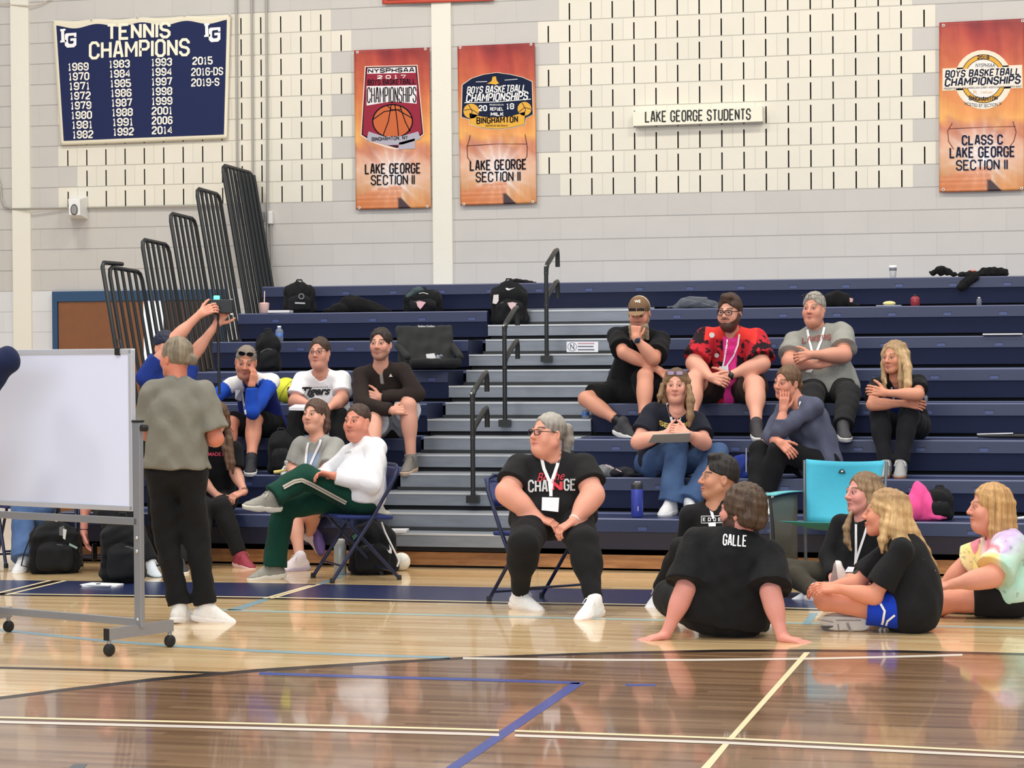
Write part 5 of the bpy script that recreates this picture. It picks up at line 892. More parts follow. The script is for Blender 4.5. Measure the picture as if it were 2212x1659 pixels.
B13 = person('woman with long blonde hair in black and blue top, arms folded on her knees', S=.97, pel=seat(1958, 3, .22), nb=(1937, 818, -.8), yaw=-8, hunch=.06, head=dict(p=(1932, 772, -.6), yaw=-32, pitch=-2), skin=(206, 142, 116), face=dict(brow=(120, 92, 66)),
    arms=dict(r=dict(e=(1884, 874, -1, 1.05), w=(1956, 871, -.9), hd=(.95, -.1, .1), pn=(0, -.3, -1), cv=20), l=dict(e=(1984, 852, -1, 1.05), w=(1912, 849, -1), hd=(-.9, .2, .1), pn=(0, -.2, -1), cv=25)), legs=dict(r=dict(k=(1900, 898, -1), a=('f', 1913, rowZ(2)), t=(-.2, -.1, 1), sole=(150, 104, 84)), l=dict(k=(1962, 898, -1), a=('f', 1946, rowZ(2)), t=(-.1, -.1, 1), sole=(150, 104, 84))),
    shirt=dict(col=c13, sl=.66, loose=.018, neck=.060, vee=.06, hem=-.05), pants=dict(col=(26, 27, 32), len=1.95), shoes=(150, 150, 152), lace=(226, 224, 220), hair=dict(style='long', t=.009, col=(168, 134, 96), col2=(206, 178, 134), len=.26, n=13, a0=58, root=(140, 112, 84), px=[[(1952, 765, -.06, .026), (1961, 795, -.12, .032), (1961, 830, -.16, .028), (1955, 845, -.17, .010)], [(1912, 775, -.10, .012), (1911, 805, -.14, .016), (1914, 830, -.17, .008)]]))
B13.T = B13.nb; lanyard(B13, [[(1926, 836), (1929, 856), (1932, 866)], [(1943, 836), (1941, 858)]], 4)
B14 = person('woman in navy T-shirt and jeans holding a clipboard on her knee, sunglasses on her head', S=1., pel=seat(1432, 2, .22), nb=(1462, 887, -.7), yaw=-2, hyaw=10, w=1.12, belly=.3, bust=1., armr=1.25, legr=1.1, head=dict(p=(1461, 833, -.5), yaw=-6, pitch=0), skin=(222, 160, 140), face=dict(fat=.3, brow=(130, 98, 78), gaze=(.0015, 0)),
    arms=dict(r=dict(e=(1379, 955, -.9), w=(1440, 937, -1), hd=(.85, .45, .1), pn=(.4, -.3, -.8), cv=(35, 50, 30)), l=dict(e=(1521, 957, -.7), w=(1484, 937, -1), hd=(-.85, .4, .1), pn=(-.4, -.3, -.8), cv=(35, 50, 30))), legs=dict(r=dict(k=(1462, 966, -1), a=('f', 1449, rowZ(1)), t=(-.45, -.1, 1)), l=dict(k=(1551, 980, -.9), a=('f', 1490, rowZ(1)), t=(.1, -.12, 1))),
    shirt=dict(col=(32, 34, 46), sl=.68, loose=.025, neck=.072, hem=-.05), pants=dict(col=lambda V, B: paintc(V, (56, 78, 118), (fbm(V[:, 0] * 9, V[:, 2] * 9, 3), (82, 108, 148))), len=2, straight=.036, loose=.012, name='jeans', wr=.006), shoes=(222, 222, 226), sole=(238, 238, 240), hair=dict(style='long', t=.008, col=(104, 80, 58), col2=(150, 120, 86), len=.17, n=11, a0=80, root=(80, 60, 46), px=[[(1488, 835, -.05, .02), (1492, 865, -.10, .028), (1491, 900, -.14, .026), (1488, 922, -.16, .010)], [(1431, 830, -.05, .016), (1426, 855, -.08, .020), (1423, 868, -.08, .008)]]))
glasses(B14, (90, 70, 90), z=.094, y=.080, hw=.026, hh=.016, name='sunglasses', lens=(170, 150, 176)); B14.T = B14.nb
lanyard(B14, [[(1440, 868), (1446, 890), (1452, 912)], [(1473, 868), (1470, 892), (1466, 924)]], 5); print_on(B14, [('SECTION', 1458, 912, 68, 11, dict(arc=-.9, wt=.2))], (232, 206, 110))
P = lambda x, y, d: EYE + unit(ray(x, y)) * d; dcb = float(np.linalg.norm(B14.WR[0] - EYE)); q = [P(1400, 957, dcb + .04), P(1411, 939, dcb - .10), P(1492, 936, dcb - .10), P(1489, 955, dcb + .04)]
cb_ = empty('clipboard', np.mean(q, 0), 'grey clipboard lying on the jeans of the woman in navy, under her clasped hands', 'clipboard'); mb = MB(); mb.prism(q, (0, .004, .004)); mb.build('board', mat('clipboard_grey', (168, 168, 164), .5), cb_); mb = MB(); mb.prism([p + np.array([0, .006, .002]) for p in q], (0, .002, .001)); mb.build('paper', M_LAN, cb_)
B15 = person('woman in slate-blue long-sleeve top, cheek on her hand, elbow on knee', S=1., pel=seat(1768, 2, .22), nb=(1722, 868, -.6), yaw=-42, hunch=.06, w=1.08, bust=.8, head=dict(p=(1700, 826, -.3), yaw=-42, pitch=-4, roll=-8), skin=(214, 146, 124), face=dict(brow=(96, 70, 54)),
    arms=dict(l=dict(e=(1686, 930, -.9), w=(1692, 886, .0), hd=(.10, .95, .05), pn=(-.3, .2, -.9), cv=(12, 18, 10), sp=.05), r=dict(e=(1660, 946, -.5), w=(1684, 955, -1), hd=(.7, -.6, .3), pn=(0, -.5, -.9), cv=18)), legs=dict(r=dict(k=(1641, 972, -.7), a=('f', 1630, rowZ(1)), t=(-.3, -.15, .9)), l=dict(k=(1682, 972, -.8), a=(1657, 1066, .1), t=(.05, -.4, 1), up=(0, 1, .3))),
    shirt=dict(col=(82, 86, 106), sl=1.55, loose=.012, neck=.068, hem=-.05, wr=.007), pants=dict(col=(24, 24, 27), len=1.95), shoes=(226, 222, 214), lace=(236, 234, 230), hair=dict(style='pony', t=.007, col=(86, 64, 48), col2=(122, 94, 70), low=-.05, tail=[(0, -.10, .01, .025), (.0, -.13, -.03, .028), (0, -.125, -.10, .02), (0, -.12, -.13, .008)]))
B15.T = B15.nb; lanyard(B15, [[(1729, 867), (1723, 882)]], 4)
# ---- floor
CP = at3(1195, 14.12, .55)
B9 = person('woman in black BE THE CHANGE T-shirt sitting on a folding chair', S=1.0, pel=CP, nb=(1190, 992, -.25), yaw=-6, hyaw=2, w=1.55, belly=1.3, bust=1.4, armr=1.6, legr=1.45, shw=.158, head=dict(p=(1183, 938, -.3), yaw=-52, pitch=8), skin=(222, 156, 134), face=dict(fat=1.1, brow=(50, 38, 34), neck=1.15, lip=(190, 96, 96)), headsc=1.05,
    arms=dict(r=dict(e=(1096, 1066, -.5), w=(1164, 1119, -1), hd=(.9, -.3, .3), pn=(0, -.9, -.3), cv=22), l=dict(e=(1281, 1070, -.5), w=(1238, 1126, -1), hd=(-.8, -.45, .3), pn=(.3, -.8, -.3), cv=32)), legs=dict(r=dict(k=(1132, 1176, -1), a=('f', 1122, 0), t=(.75, -.12, .7), up=(-.1, 1, 0)), l=dict(k=(1260, 1172, -1), a=('f', 1284, 0), t=(-.6, -.12, .8))),
    shirt=dict(col=(32, 32, 34), sl=.60, loose=.025, neck=.07, hem=-.16), pants=dict(col=(26, 26, 28), len=1.93, loose=.006), shoes=(236, 234, 232), sole=(232, 222, 214), lace=(244, 244, 244), sock=((190, 150, 140), .03), hair=dict(style='pony', t=.006, col=(96, 88, 82), col2=(168, 160, 152), root=(176, 170, 162), low=-.04, tail=[(0, -.105, .05, .022), (0, -.140, .045, .03), (0, -.155, -.02, .034), (0, -.145, -.10, .026), (0, -.135, -.135, .010)]))
glasses(B9, (24, 22, 40), r=.0026); B9.T = B9.nb
lanyard(B9, [[(1169, 985), (1175, 1012), (1187, 1040), (1189, 1062)], [(1210, 975), (1204, 1005), (1192, 1040), (1190, 1062)], [(1190, 1060), (1190, 1072)]], 7, [(1171, 1074), (1208, 1075), (1206, 1106), (1170, 1102)])
print_on(B9, [('CHA', 1162, 1050, 43, 27, dict(wt=.17)), ('GE', 1231, 1047, 27, 26, dict(wt=.17))], (196, 198, 198)); print_on(B9, [('Be the', 1190, 1029, 60, 19, dict(shear=.35, slope=-.08))], (196, 46, 60)); print_on(B9, [('N', 1203, 1049, 25, 25, dict(wt=.3))], (206, 50, 64)); band(B9, 0, (236, 226, 220), r=.036, wd=.01, at=.93, name='bracelet')
B16 = person('man in black top seated on the floor in profile, short black hair, white lanyard', S=1.0, pel=at3(1556, 14.35, .13), nb=(1545, 1092, .1), yaw=-14, w=1.15, head=dict(p=(1553, 1034, -.2), yaw=-76, pitch=6), skin=(196, 140, 112), face=dict(brow=(30, 24, 22)), headsc=1.08,
    arms=dict(r=dict(e=(1484, 1172, .3), w=(1495, 1235, -.2), cv=30), l=dict(e=(1625, 1180, .3), w=(1650, 1240, .3), cv=30)), legs=dict(r=dict(k=(1474, 1188, -.9), a=('f', 1432, 0), t=(-.7, -.3, .7), up=(-.25, 1, .2), sole=(40, 40, 42)), l=dict(k=(1640, 1200, -.5), a=(1650, 1290, -.3), t=(.3, -.1, 1))),
    shirt=dict(col=(30, 30, 32), sl=1.9, loose=.016, neck=.060, name='pullover'), pants=dict(col=(26, 26, 28), len=1.95, loose=.016, straight=.012), shoes=(236, 236, 240), lace=(240, 240, 244), hair=dict(style='short', t=.007, top=.012, col=(24, 20, 20), col2=(44, 38, 36), low=.008, tilt=.35, puff=[(.0, .06, .118, .022), (.03, .03, .125, .022), (-.03, .03, .125, .022), (0, .0, .13, .02)]))
B16.T = B16.nb; lanyard(B16, [[(1530, 1082), (1536, 1102), (1541, 1120)]], 6, [(1530, 1129), (1546, 1128), (1546, 1137), (1531, 1137)]); print_on(B16, [('E D G E', 1538, 1122, 40, 8, dict(wt=.22))], (226, 226, 228), strokes=[([(1515, 1115), (1565, 1114), (1566, 1129), (1515, 1130), (1515, 1115)], 1.4)])
def leg_away(x, y): return (x, y, .9)
B17 = person('man in black GALLE T-shirt seen from behind, leaning on both hands', S=1.1, pel=at3(1560, 12.85, .13), nb=(1588, 1163, -.15), yaw=178, w=1.28, belly=.4, armr=1.15, hunch=.02, shw=.165, head=dict(p=(1602, 1106, .1), yaw=-122, pitch=6), skin=(218, 148, 134), face=dict(beard=1., beardcol=(50, 36, 30), brow=(50, 36, 30)), headsc=1.12,
    arms=dict(l=dict(e=(1482, 1270, -.5), w=(1438, 1372, -.5), hd=(-.85, -.16, .4), pn=(0, -1, .0), cv=(4, 5, 4), sp=.42), r=dict(e=(1664, 1278, -.5), w=(1690, 1378, -.6), hd=(.88, -.14, .35), pn=(0, -1, .0), cv=(4, 5, 4), sp=.42)), legs=dict(l=dict(k=(1448, 1290, .9), a=(1490, 1310, .9), t=(-.3, 0, -1)), r=dict(k=(1646, 1306, .9), a=(1610, 1312, .9), t=(.3, 0, -1))),
    shirt=dict(col=(25, 25, 27), sl=.92, loose=.045, neck=.062, hem=-.05, g=.018), pants=dict(col=(26, 26, 28), len=1.1, loose=.03, name='shorts'), shoes=(230, 230, 232), hair=dict(style='x', t=.016, top=.006, col=(58, 44, 34), col2=(92, 70, 54), low=-.085, tilt=.30, cy=-.06, puff=[(.05, -.07, -.02, .045), (-.05, -.07, -.02, .045), (0, -.09, -.03, .045), (.06, -.03, .03, .04), (-.06, -.03, .03, .04)], wr=.004))
B17.T = B17.nb; print_on(B17, [('GALLE', 1587.5, 1167, 52, 25, dict(wt=.22, slope=.06, shear=.06))], (240, 240, 240))
B18 = person('woman in black top and olive leggings cross-legged before the turquoise chair', S=.98, pel=at3(1838, 15.05, .12), nb=(1864, 1126, -.1), yaw=-32, head=dict(p=(1864, 1066, -.3), yaw=-58, pitch=4), skin=(222, 156, 144), face=dict(brow=(90, 66, 54), blush=(226, 130, 124)), headsc=1.1,
    arms=dict(r=dict(e=(1788, 1200, -.3), w=(1800, 1246, -1), cv=30), l=dict(e=(1912, 1206, .0), w=(1880, 1250, -.6), cv=30)), legs=dict(r=dict(k=(1700, 1232, -.1, 1.1), a=(1762, 1280, -.8), t=(.9, -.1, .3)), l=dict(k=(1925, 1240, -.3), a=(1752, 1282, -.6), t=(-1, -.25, .35), up=(.1, .8, .6))),
    shirt=dict(col=(26, 26, 28), sl=1.95, loose=.008, neck=.055, hem=-.06), pants=dict(col=(66, 62, 54), len=1.95, name='leggings'), shoes=(214, 218, 228), sole=(206, 210, 222), hair=dict(style='long', t=.008, col=(120, 94, 70), col2=(176, 148, 112), root=(110, 86, 66), len=.22, n=11, a0=80, px=[[(1885, 1060, .0, .03), (1886, 1090, .02, .03), (1884, 1110, .02, .015)], [(1838, 1108, -.16, .014), (1828, 1140, -.17, .022), (1830, 1170, -.17, .020), (1838, 1188, -.17, .008)]]))
B18.T = B18.nb; lanyard(B18, [[(1849, 1122), (1849, 1160), (1849, 1190), (1848, 1212)], [(1876, 1126), (1866, 1160), (1856, 1190), (1848, 1214)], [(1848, 1212), (1847, 1222)]], 5, [(1832, 1224), (1846, 1225), (1842, 1236), (1824, 1236)])
B19 = person('woman with wavy blonde hair, black T-shirt and blue shorts, seated side-on', S=1.02, pel=at3(1968, 13.3, .12), nb=(1934, 1164, -.1), yaw=-82, w=1.05, hunch=.05, head=dict(p=(1912, 1109, .05), yaw=-98, pitch=4), skin=(222, 148, 120), face=dict(brow=(150, 116, 84)), headsc=1.08,
    arms=dict(l=dict(e=(1888, 1288, -.3), w=(1812, 1272, -.1), hd=(-1, .05, .1), pn=(.1, -.8, -.5), cv=25), r=dict(e=(1850, 1262, .4), w=(1796, 1268, 0), hd=(-1, .0, .1), pn=(0, -.8, -.5), cv=30)), legs=dict(l=dict(k=(1782, 1296, -.35), a=(1800, 1290, .95), t=(-.25, 1, .1), up=(-.8, .2, 0)), r=dict(k=(1835, 1262, .95), a=(1852, 1340, -.9, .95), t=(-1, .02, -.05), up=(0, .12, -1))),
    shirt=dict(col=(28, 28, 30), sl=.78, loose=.03, neck=.060, hem=-.125, ex=.036), pants=dict(col=(26, 62, 186), len=.52, loose=.03, name='shorts'), shoes=(156, 140, 138), sole=(220, 216, 210), hair=dict(style='long', t=.010, col=(178, 138, 92), col2=(222, 186, 134), root=(150, 116, 82), len=.2, n=11, a0=84, wr=.004, px=[[(1930, 1100, -.06, .045), (1935, 1140, -.10, .055), (1950, 1180, -.11, .045), (1985, 1210, -.09, .03), (2012, 1235, -.06, .02), (2022, 1262, -.04, .008)], [(1950, 1110, .0, .04), (1965, 1150, .0, .05), (1992, 1190, .02, .04), (2016, 1222, .03, .02)], [(1915, 1130, -.10, .03), (1908, 1165, -.13, .022), (1906, 1190, -.13, .008)], [(1940, 1170, -.13, .03), (1958, 1205, -.13, .02), (1965, 1225, -.12, .007)]]))
print_on(B19, [], (240, 240, 242), 'trim', bvh=B19.pbvh, strokes=[([(1902, 1304), (1911, 1320), (1907, 1344), (1899, 1366)], 5), ([(1933, 1329), (1917, 1342), (1909, 1366)], 4.5)])
so = [c for o in B19.e.children if o.name.startswith('shoe') for c in o.children if c.name.startswith('sole')]
for c in so:
    me = c.data; bv = BVHTree.FromPolygons([tuple(v.co) for v in me.vertices], [tuple(p.vertices) for p in me.polygons])
    if c.name == so[-1].name:
        s_ = surf(bv, c.parent.parent.location, .004); m1, m2 = mat('tread_grey', (150, 146, 142), .7), mat('tread_dark', (92, 92, 92), .7); mb = MB(); [poly_px(mb, q, s_) for q in ([(1772, 1352), (1800, 1352), (1800, 1363), (1778, 1362)],)]; mb.build('tread_patch', m2, c.parent); mb = MB(); [stroke_px(mb, dens(q), w, s_) for q, w in (([(1806, 1340), (1860, 1340)], 2.5), ([(1766, 1338), (1800, 1344)], 2), ([(1830, 1346), (1836, 1360)], 5), ([(1810, 1348), (1812, 1362)], 3), ([(1780, 1330), (1850, 1331)], 2))]; mb.build('tread_lines', m1, c.parent)
def c20(V, B):
    a, b, c = loc(V, B); ce = B.pel + B.M[0] * .12 + B.M[1] * .05 + B.M[2] * .26; d = V - ce; ang = np.arctan2(d @ np.array([0, 0, 1.]), d @ view_axes(ce)[1]) ; r = np.linalg.norm(d, axis=1); n = fbm(V[:, 0] * 10, V[:, 2] * 10 + V[:, 1] * 6, 4); t = (ang / (2 * PI) + .5 + r * .9 + (n - .5) * .16) % 1.
    dr = B.EL[1] - B.SH[1]; tr = (V - B.SH[1]) @ unit(dr); far = (np.linalg.norm(V - B.SH[1] - np.outer(tr, unit(dr)), axis=1) < .10) & (tr > -.02)
    stops = [(0, (226, 130, 140)), (.14, (240, 214, 214)), (.28, (246, 218, 130)), (.42, (244, 226, 186)), (.52, (178, 220, 200)), (.66, (206, 232, 222)), (.78, (196, 172, 214)), (.90, (226, 212, 232)), (1, (226, 130, 140))]; p = [s[0] for s in stops]; C = np.stack([np.interp(t, p, [s[1][i] for s in stops]) for i in range(3)], 1); C[far] = np.array([226., 136, 152]) * (.9 + .2 * n[far])[:, None]; k = fbm(V[:, 0] * 26 + 7, V[:, 2] * 26, 8); C = np.where((k > .72)[:, None], C * .72 + 20, C); return np.array(lin(C)).T if False else np.stack([np.where(C[:, i] / 255 <= .04045, C[:, i] / 255 / 12.92, ((C[:, i] / 255 + .055) / 1.055) ** 2.4) for i in range(3)], 1)
B20 = person('woman in pastel tie-dye T-shirt and black shorts sitting on the floor', S=1.04, pel=at3(2180, 14.12, .13), nb=(2156, 1164, .0), yaw=-68, w=1.3, belly=.8, bust=1.3, armr=1.35, legr=1.2, head=dict(p=(2137, 1097, -.1), yaw=-76, pitch=2), skin=(222, 152, 128), face=dict(fat=.5, brow=(140, 106, 78), lip=(190, 100, 100)), headsc=1.1,
    arms=dict(l=dict(e=(2142, 1246, -.7), w=(2058, 1262, -.2), hd=(-.95, -.2, .1), pn=(0, -.9, -.3), cv=25), r=dict(e=(2090, 1222, .3), w=(2040, 1262, .0), hd=(-.9, -.3, .1), pn=(0, -.9, -.3), cv=25)), legs=dict(l=dict(k=(2046, 1296, -.1), a=(1975, 1330, .6), t=(-.9, .1, -.3)), r=dict(k=(2070, 1284, .8), a=(1990, 1310, .6), t=(-.9, .1, -.2))),
    shirt=dict(col=c20, sl=.82, loose=.04, neck=.062, hem=-.05, g=.016, name='tie_dye_shirt'), pants=dict(col=(30, 30, 32), len=.62, loose=.012, name='shorts'), shoes=(200, 196, 196), hair=dict(style='bob', t=.012, col=(166, 122, 76), col2=(210, 168, 112), len=.16, n=12, a0=78, flare=1.1))
# ---- left side
B2 = person('standing coach seen from behind, grey T-shirt, black trousers, hair in a bun', S=.985, pel=at3(381, 12.85, .88), nb=(383, 829, .0), yaw=164, hunch=.01, ground=0., w=1.02, armr=1.05, shw=.152, head=dict(p=(380, 774, .2), yaw=-142, pitch=2), skin=(206, 128, 102), face=dict(), sh=.01,
    arms=dict(r=dict(e=(466, 948, -.2, 1.0), w=(440, 930, .9), cv=30), l=dict(e=(318, 935, .2, 1.0), w=(345, 920, .9), cv=30)), legr=.92, legs=dict(l=dict(k=(360, 1165, .15), a=('f', 388, 0), t=(.5, -.12, -.85), up=(0, 1, 0)), r=dict(k=(424, 1155, .25), a=('f', 445, 0), t=(.85, -.14, .1), up=(0, 1, 0))),
    shirt=dict(col=(126, 124, 114), sl=.80, loose=.028, neck=.060, hem=.02, g=.018, wr=.005, ex=.024), pants=dict(col=(25, 25, 27), len=1.96, loose=.004, straight=.012, rise=.08, g=.014, wr=.006), shoes=(232, 230, 226), sole=(240, 236, 232), hair=dict(style='x', t=.008, col=(92, 82, 68), col2=(150, 136, 114), low=-.065, tilt=.2, cy=-.06, strands=[[(-.02, -.105, -.005, .028), (-.03, -.122, -.005, .033)]]))
B1 = person('person in blue top and navy cap holding a video camera up over the coach', S=1.03, pel=at3(360, 16.05, .93), nb=(358, 800, 0), yaw=20, ground=0., head=dict(p=(360, 752, -.2), yaw=25, pitch=8), skin=(214, 152, 130), face=dict(),
    arms=dict(r=dict(e=(374, 735, -.6, .95), w=(432, 678, -.2), hd=(.85, .4, .1), pn=(.2, -.3, -.9), cv=(30, 35, 20)), l=dict(e=(414, 772, .3, .9), w=(469, 699, .0), hd=(.5, .8, .2), pn=(.3, .3, -.8), cv=(30, 40, 20))), legs=dict(l=dict(k=(385, 1110, 0), a=('f', 385, 0), t=(.2, -.1, 1)), r=dict(k=(345, 1110, 0), a=('f', 345, 0), t=(-.2, -.1, 1))),
    shirt=dict(col=(30, 52, 128), sl=.5, loose=.02, neck=.06), pants=dict(col=(30, 30, 34), len=2), shoes=(60, 60, 64), hair=dict(style='x', t=.010, col=(22, 28, 54), low=.02, tilt=.1, face=(0, .3, -.1), facer=(.01, .01, .01)))
B21 = person('person in blue jeans and white shoes sitting behind the whiteboard, only legs in view', S=1., pel=at3(70, 16.2, .54), nb=(72, 955, -.1), yaw=0, head=dict(p=(72, 900, -.2), yaw=0), skin=(210, 150, 130), face=dict(), arms=dict(l=dict(e=(116, 1030, 0), w=(100, 1064, -1), cv=30), r=dict(e=(28, 1030, 0), w=(45, 1064, -1), cv=30)),
    legs=dict(r=dict(k=(48, 1100, -1), a=('f', 52, 0), t=(-.35, -.1, .9)), l=dict(k=(92, 1100, -1), a=('f', 90, 0), t=(-.2, -.1, 1))), shirt=dict(col=(120, 124, 130)), pants=dict(col=lambda V, B: paintc(V, (60, 84, 128), (fbm(V[:, 0] * 9, V[:, 2] * 9, 3), (92, 120, 164))), len=2, straight=.04, loose=.015, name='jeans'), shoes=(222, 222, 226), hair=dict(style='short', col=(70, 54, 44), low=0.))
B22 = person('person behind the whiteboard with one bare arm hanging down, holding a dark phone', S=1., pel=at3(236, 15.9, .54), nb=(226, 955, -.2), yaw=-8, head=dict(p=(226, 900, -.2), yaw=0), skin=(226, 156, 142), face=dict(), arms=dict(r=dict(e=(186, 1060, -.6, 1.1), w=(181, 1150, -.2, 1.1), hd=(.22, -.95, .2), pn=(.9, 0, .3), cv=(14, 20, 10)), l=dict(e=(272, 1030, 0), w=(262, 1064, -1), cv=30)),
    legs=dict(r=dict(k=(232, 1112, -1), a=('f', 276, 0), t=(-.2, -.1, 1)), l=dict(k=(275, 1110, -1), a=('f', 322, 0), t=(.35, -.15, 1))), shirt=dict(col=(96, 44, 62), sl=.7), pants=dict(col=(26, 27, 32), len=2, straight=.015), shoes=(206, 216, 228), sole=(60, 74, 92), lace=(236, 236, 238), hair=dict(style='short', col=(70, 54, 44), low=0.)); band(B22, 1, (30, 28, 30), r=.030, wd=.008, at=.93, name='bracelet')
ph = B22.WR[1]; e = MB().box(atY(204, 1192, ph[1] - .02), (.012, .075, .12)).build('smartphone', mat('phone_black', (24, 24, 28), .2), None, bevel=.004); tag(e, 'dark phone in the hanging hand below the whiteboard', 'phone')
B23 = person('person in navy hooded top at the whiteboard, cut off by the left edge', S=1.05, pel=at3(-150, 11.2, .95), nb=(-92, 752, .1), yaw=150, ground=0., w=1.1, head=dict(p=(-92, 680, .2), yaw=160), skin=(208, 150, 130), face=dict(), arms=dict(r=dict(e=(12, 780, .1), w=(-30, 845, .3, .8), cv=30), l=dict(e=(-220, 900, 0), w=(-210, 985, 0), cv=30)), legs=dict(l=dict(k=(-200, 1190, 0), a=('f', -205, 0), t=(-.2, -.1, -1)), r=dict(k=(-140, 1190, 0), a=('f', -140, 0), t=(.2, -.1, -1))),
    shirt=dict(col=(28, 36, 66), sl=1.9, loose=.02, neck=.06, name='hooded_top'), pants=dict(col=(30, 32, 40), len=2, straight=.02), shoes=(220, 220, 222), hair=dict(style='short', t=.012, col=(60, 46, 38), low=-.03))
# ================================================================ THINGS
def vobj(name, prims, col, m=CLOTH, parent=None, vox=.008, wr=0., wl=.09, seed=1, shade=.12):
    V, Q = sdf(prims, vox, wr, seed, wl); C = np.tile(L3(col), (len(V), 1)) if not callable(col) else col(V); C = C * (1 - shade / 2 + shade * fbm(V[:, 0] * 14 + V[:, 1] * 8, V[:, 2] * 14, 3))[:, None]; return mesh_np(name, V, Q, np.clip(C, 0, 1), m, parent)
def deco(e, polys, rgb, d, name='logo', strokes=(), texts=()):
    to = lambda x, y: EYE + ray(x, y) * d; mb = MB()
    for q in polys: poly_px(mb, q, to)
    for q, w in strokes: stroke_px(mb, q, w, to)
    for it in texts: text_px(mb, *it[:5], to, **(it[5] if len(it) > 5 else {}))
    return mb.build(name, mat('print_%d_%d_%d' % rgb, rgb, .6, 0, 0, 60, 0), e)
def depth(P): return float((np.asarray(P) - EYE) @ FWD)
def backpack(label, cx, y0, y1, wpx, Y, z, rgb=(24, 25, 28), yaw=0, dp=.20, lean=0., name='backpack', cat='backpack', group=None, straps=True, squat=1.):
    P = at3(cx, Y, z); s = 1 / ppm(P); w, h = wpx * s, (y1 - y0) * s; e = empty(name, P, label, cat, group); f = facing(P, yaw); M = rotm(f, lean, 0); L, F_, U_ = M; c = P + U_ * h * .5
    vobj('main_compartment', [rbox(P + U_ * h * .40, (w * .46, dp * .42, h * .39), .05, M), ell(P + U_ * h * .68, (w * .40, dp * .42, h * .31), M, .05), ell(P + U_ * h * .12, (w * .49, dp * .50, h * .16), M, .04, [(P + (0, 0, .004), (0, 0, -1))])], rgb, parent=e, wr=.006, seed=int(cx))
    p = vobj('front_pocket', [rbox(P + U_ * h * .30 + F_ * dp * .40, (w * .34, dp * .20, h * .22), .035, M), ell(P + U_ * h * .48 + F_ * dp * .36, (w * .30, dp * .18, h * .16), M, .03)], tuple(min(255, q + 5) for q in rgb), parent=e, wr=.004, seed=int(cx) + 1)
    zc = [P + U_ * h * .56 + F_ * (dp * .50) + L * (w * .30 * t) + U_ * (-.03 * t * t) for t in np.linspace(-1, 1, 9)]; MB().tube(zc, .004, 6).build('zip', mat('zip_grey', (88, 90, 94), .4), e)
    MB().tube([c + U_ * h * .46 - L * .03, c + U_ * h * .54 - L * .02, c + U_ * h * .54 + L * .02, c + U_ * h * .46 + L * .03], .008, 6).build('grab_handle', mat('strap_black', (22, 22, 24), .8), e)
    if straps:
        for q in (-1, 1): MB().tube([c + U_ * h * .36 - F_ * dp * .4 + L * q * w * .2, c + U_ * h * .25 - F_ * dp * .62 + L * q * w * .30, c - U_ * h * .15 - F_ * dp * .66 + L * q * w * .42, c - U_ * h * .44 - F_ * dp * .45 + L * q * w * .44], .014, 6, flat=.5).build('shoulder_strap', mat('strap_black', (22, 22, 24)), e)
    e.empty_display_size = .1; return e, depth(P) - dp * .66
def bottle(label, cx, yb, hpx, wpx, Y, z, body, cap_, lab=None, kind='water_bottle', glassy=True, group=None, straw=None):
    P = at3(cx, Y, z); s = 1 / ppm(P); h, r = hpx * s, wpx * s / 2; e = empty(kind, P, label, 'bottle', group); m = mat('bottle_%d_%d_%d' % body, body, .12, 0, 0, 60, 0, trans=.75 if glassy else 0.)
    MB().lathe(P, [(r * .9, 0), (r, .006), (r, h * .62), (r * .92, h * .70), (r * .5, h * .84), (r * .42, h * .86), (r * .42, h * .9)], 20).build('body', m, e); MB().lathe(P + (0, 0, h * .88), [(r * .48, 0), (r * .5, .003), (r * .5, h * .1), (r * .4, h * .115)], 16).build('cap', mat('cap_%d_%d_%d' % cap_, cap_, .4), e)
    if lab: MB().lathe(P + (0, 0, h * .28), [(r * 1.01, 0), (r * 1.015, .002), (r * 1.015, h * .26), (r * 1.01, h * .262)], 20).build('paper_label', mat('lab_%d_%d_%d' % lab, lab, .4), e)
    return e
def pile(name, label, cat, cx, cy, wpx, hpx, Y, z, rgb, seed=1, dp=.22, group=None, n=7, col=None):
    P = at3(cx, Y, z); s = 1 / ppm(P); w, h = wpx * s, hpx * s; rs = np.random.RandomState(seed); e = empty(name, P, label, cat, group); R_ = view_axes(P)[1]; pr = []; cut = [(P + (0, 0, .003), (0, 0, -1))]
    for i in range(n):
        t = -1 + 2 * i / (n - 1); hh = h * (1 - .75 * abs(t) ** 1.6) * (.75 + .3 * rs.rand()); pr.append(ell(P + R_ * t * w * .40 + np.array([0, (rs.rand() - .5) * dp * .4, hh * .35]), (w / n * 1.25, dp * .42, hh * .68), None, .03, cut))
    vobj('fabric', pr, col or rgb, parent=e, wr=.005, wl=.07, seed=seed, vox=.007); return e, P
# --- bags and clothes along the top
e, d = backpack('black backpack with a round badge, on the seventh row near the guard rails', 647, 604, 673, 72, 20.36, rowZ(7), lean=-6)
deco(e, [], (140, 142, 148), d - .02, strokes=[(ellipse_px(651, 640, 5.5, 5.5, 16) + [(656.5, 640)], 1.6)]); deco(e, [[(637, 652.5), (659, 653.5), (659, 657), (637, 656)]], (168, 170, 176), d - .02)
pile('jacket', 'black jacket crumpled on the seventh row, between two black backpacks', 'jacket', 772, 650, 132, 42, 20.36, rowZ(7), (18, 18, 20), 3)
e, d = backpack('black backpack with pink emblem and a clear bottle pocket, on the seventh row', 914, 622, 672, 88, 20.36, rowZ(7), dp=.24, lean=-8)
deco(e, [[(899, 652), (908, 650), (920, 653), (913, 662), (908, 668), (902, 662)]], (222, 176, 186), d - .03); deco(e, [], (214, 214, 210), d - .03, strokes=[([(905, 634), (914, 632), (925, 635)], 1.6)])
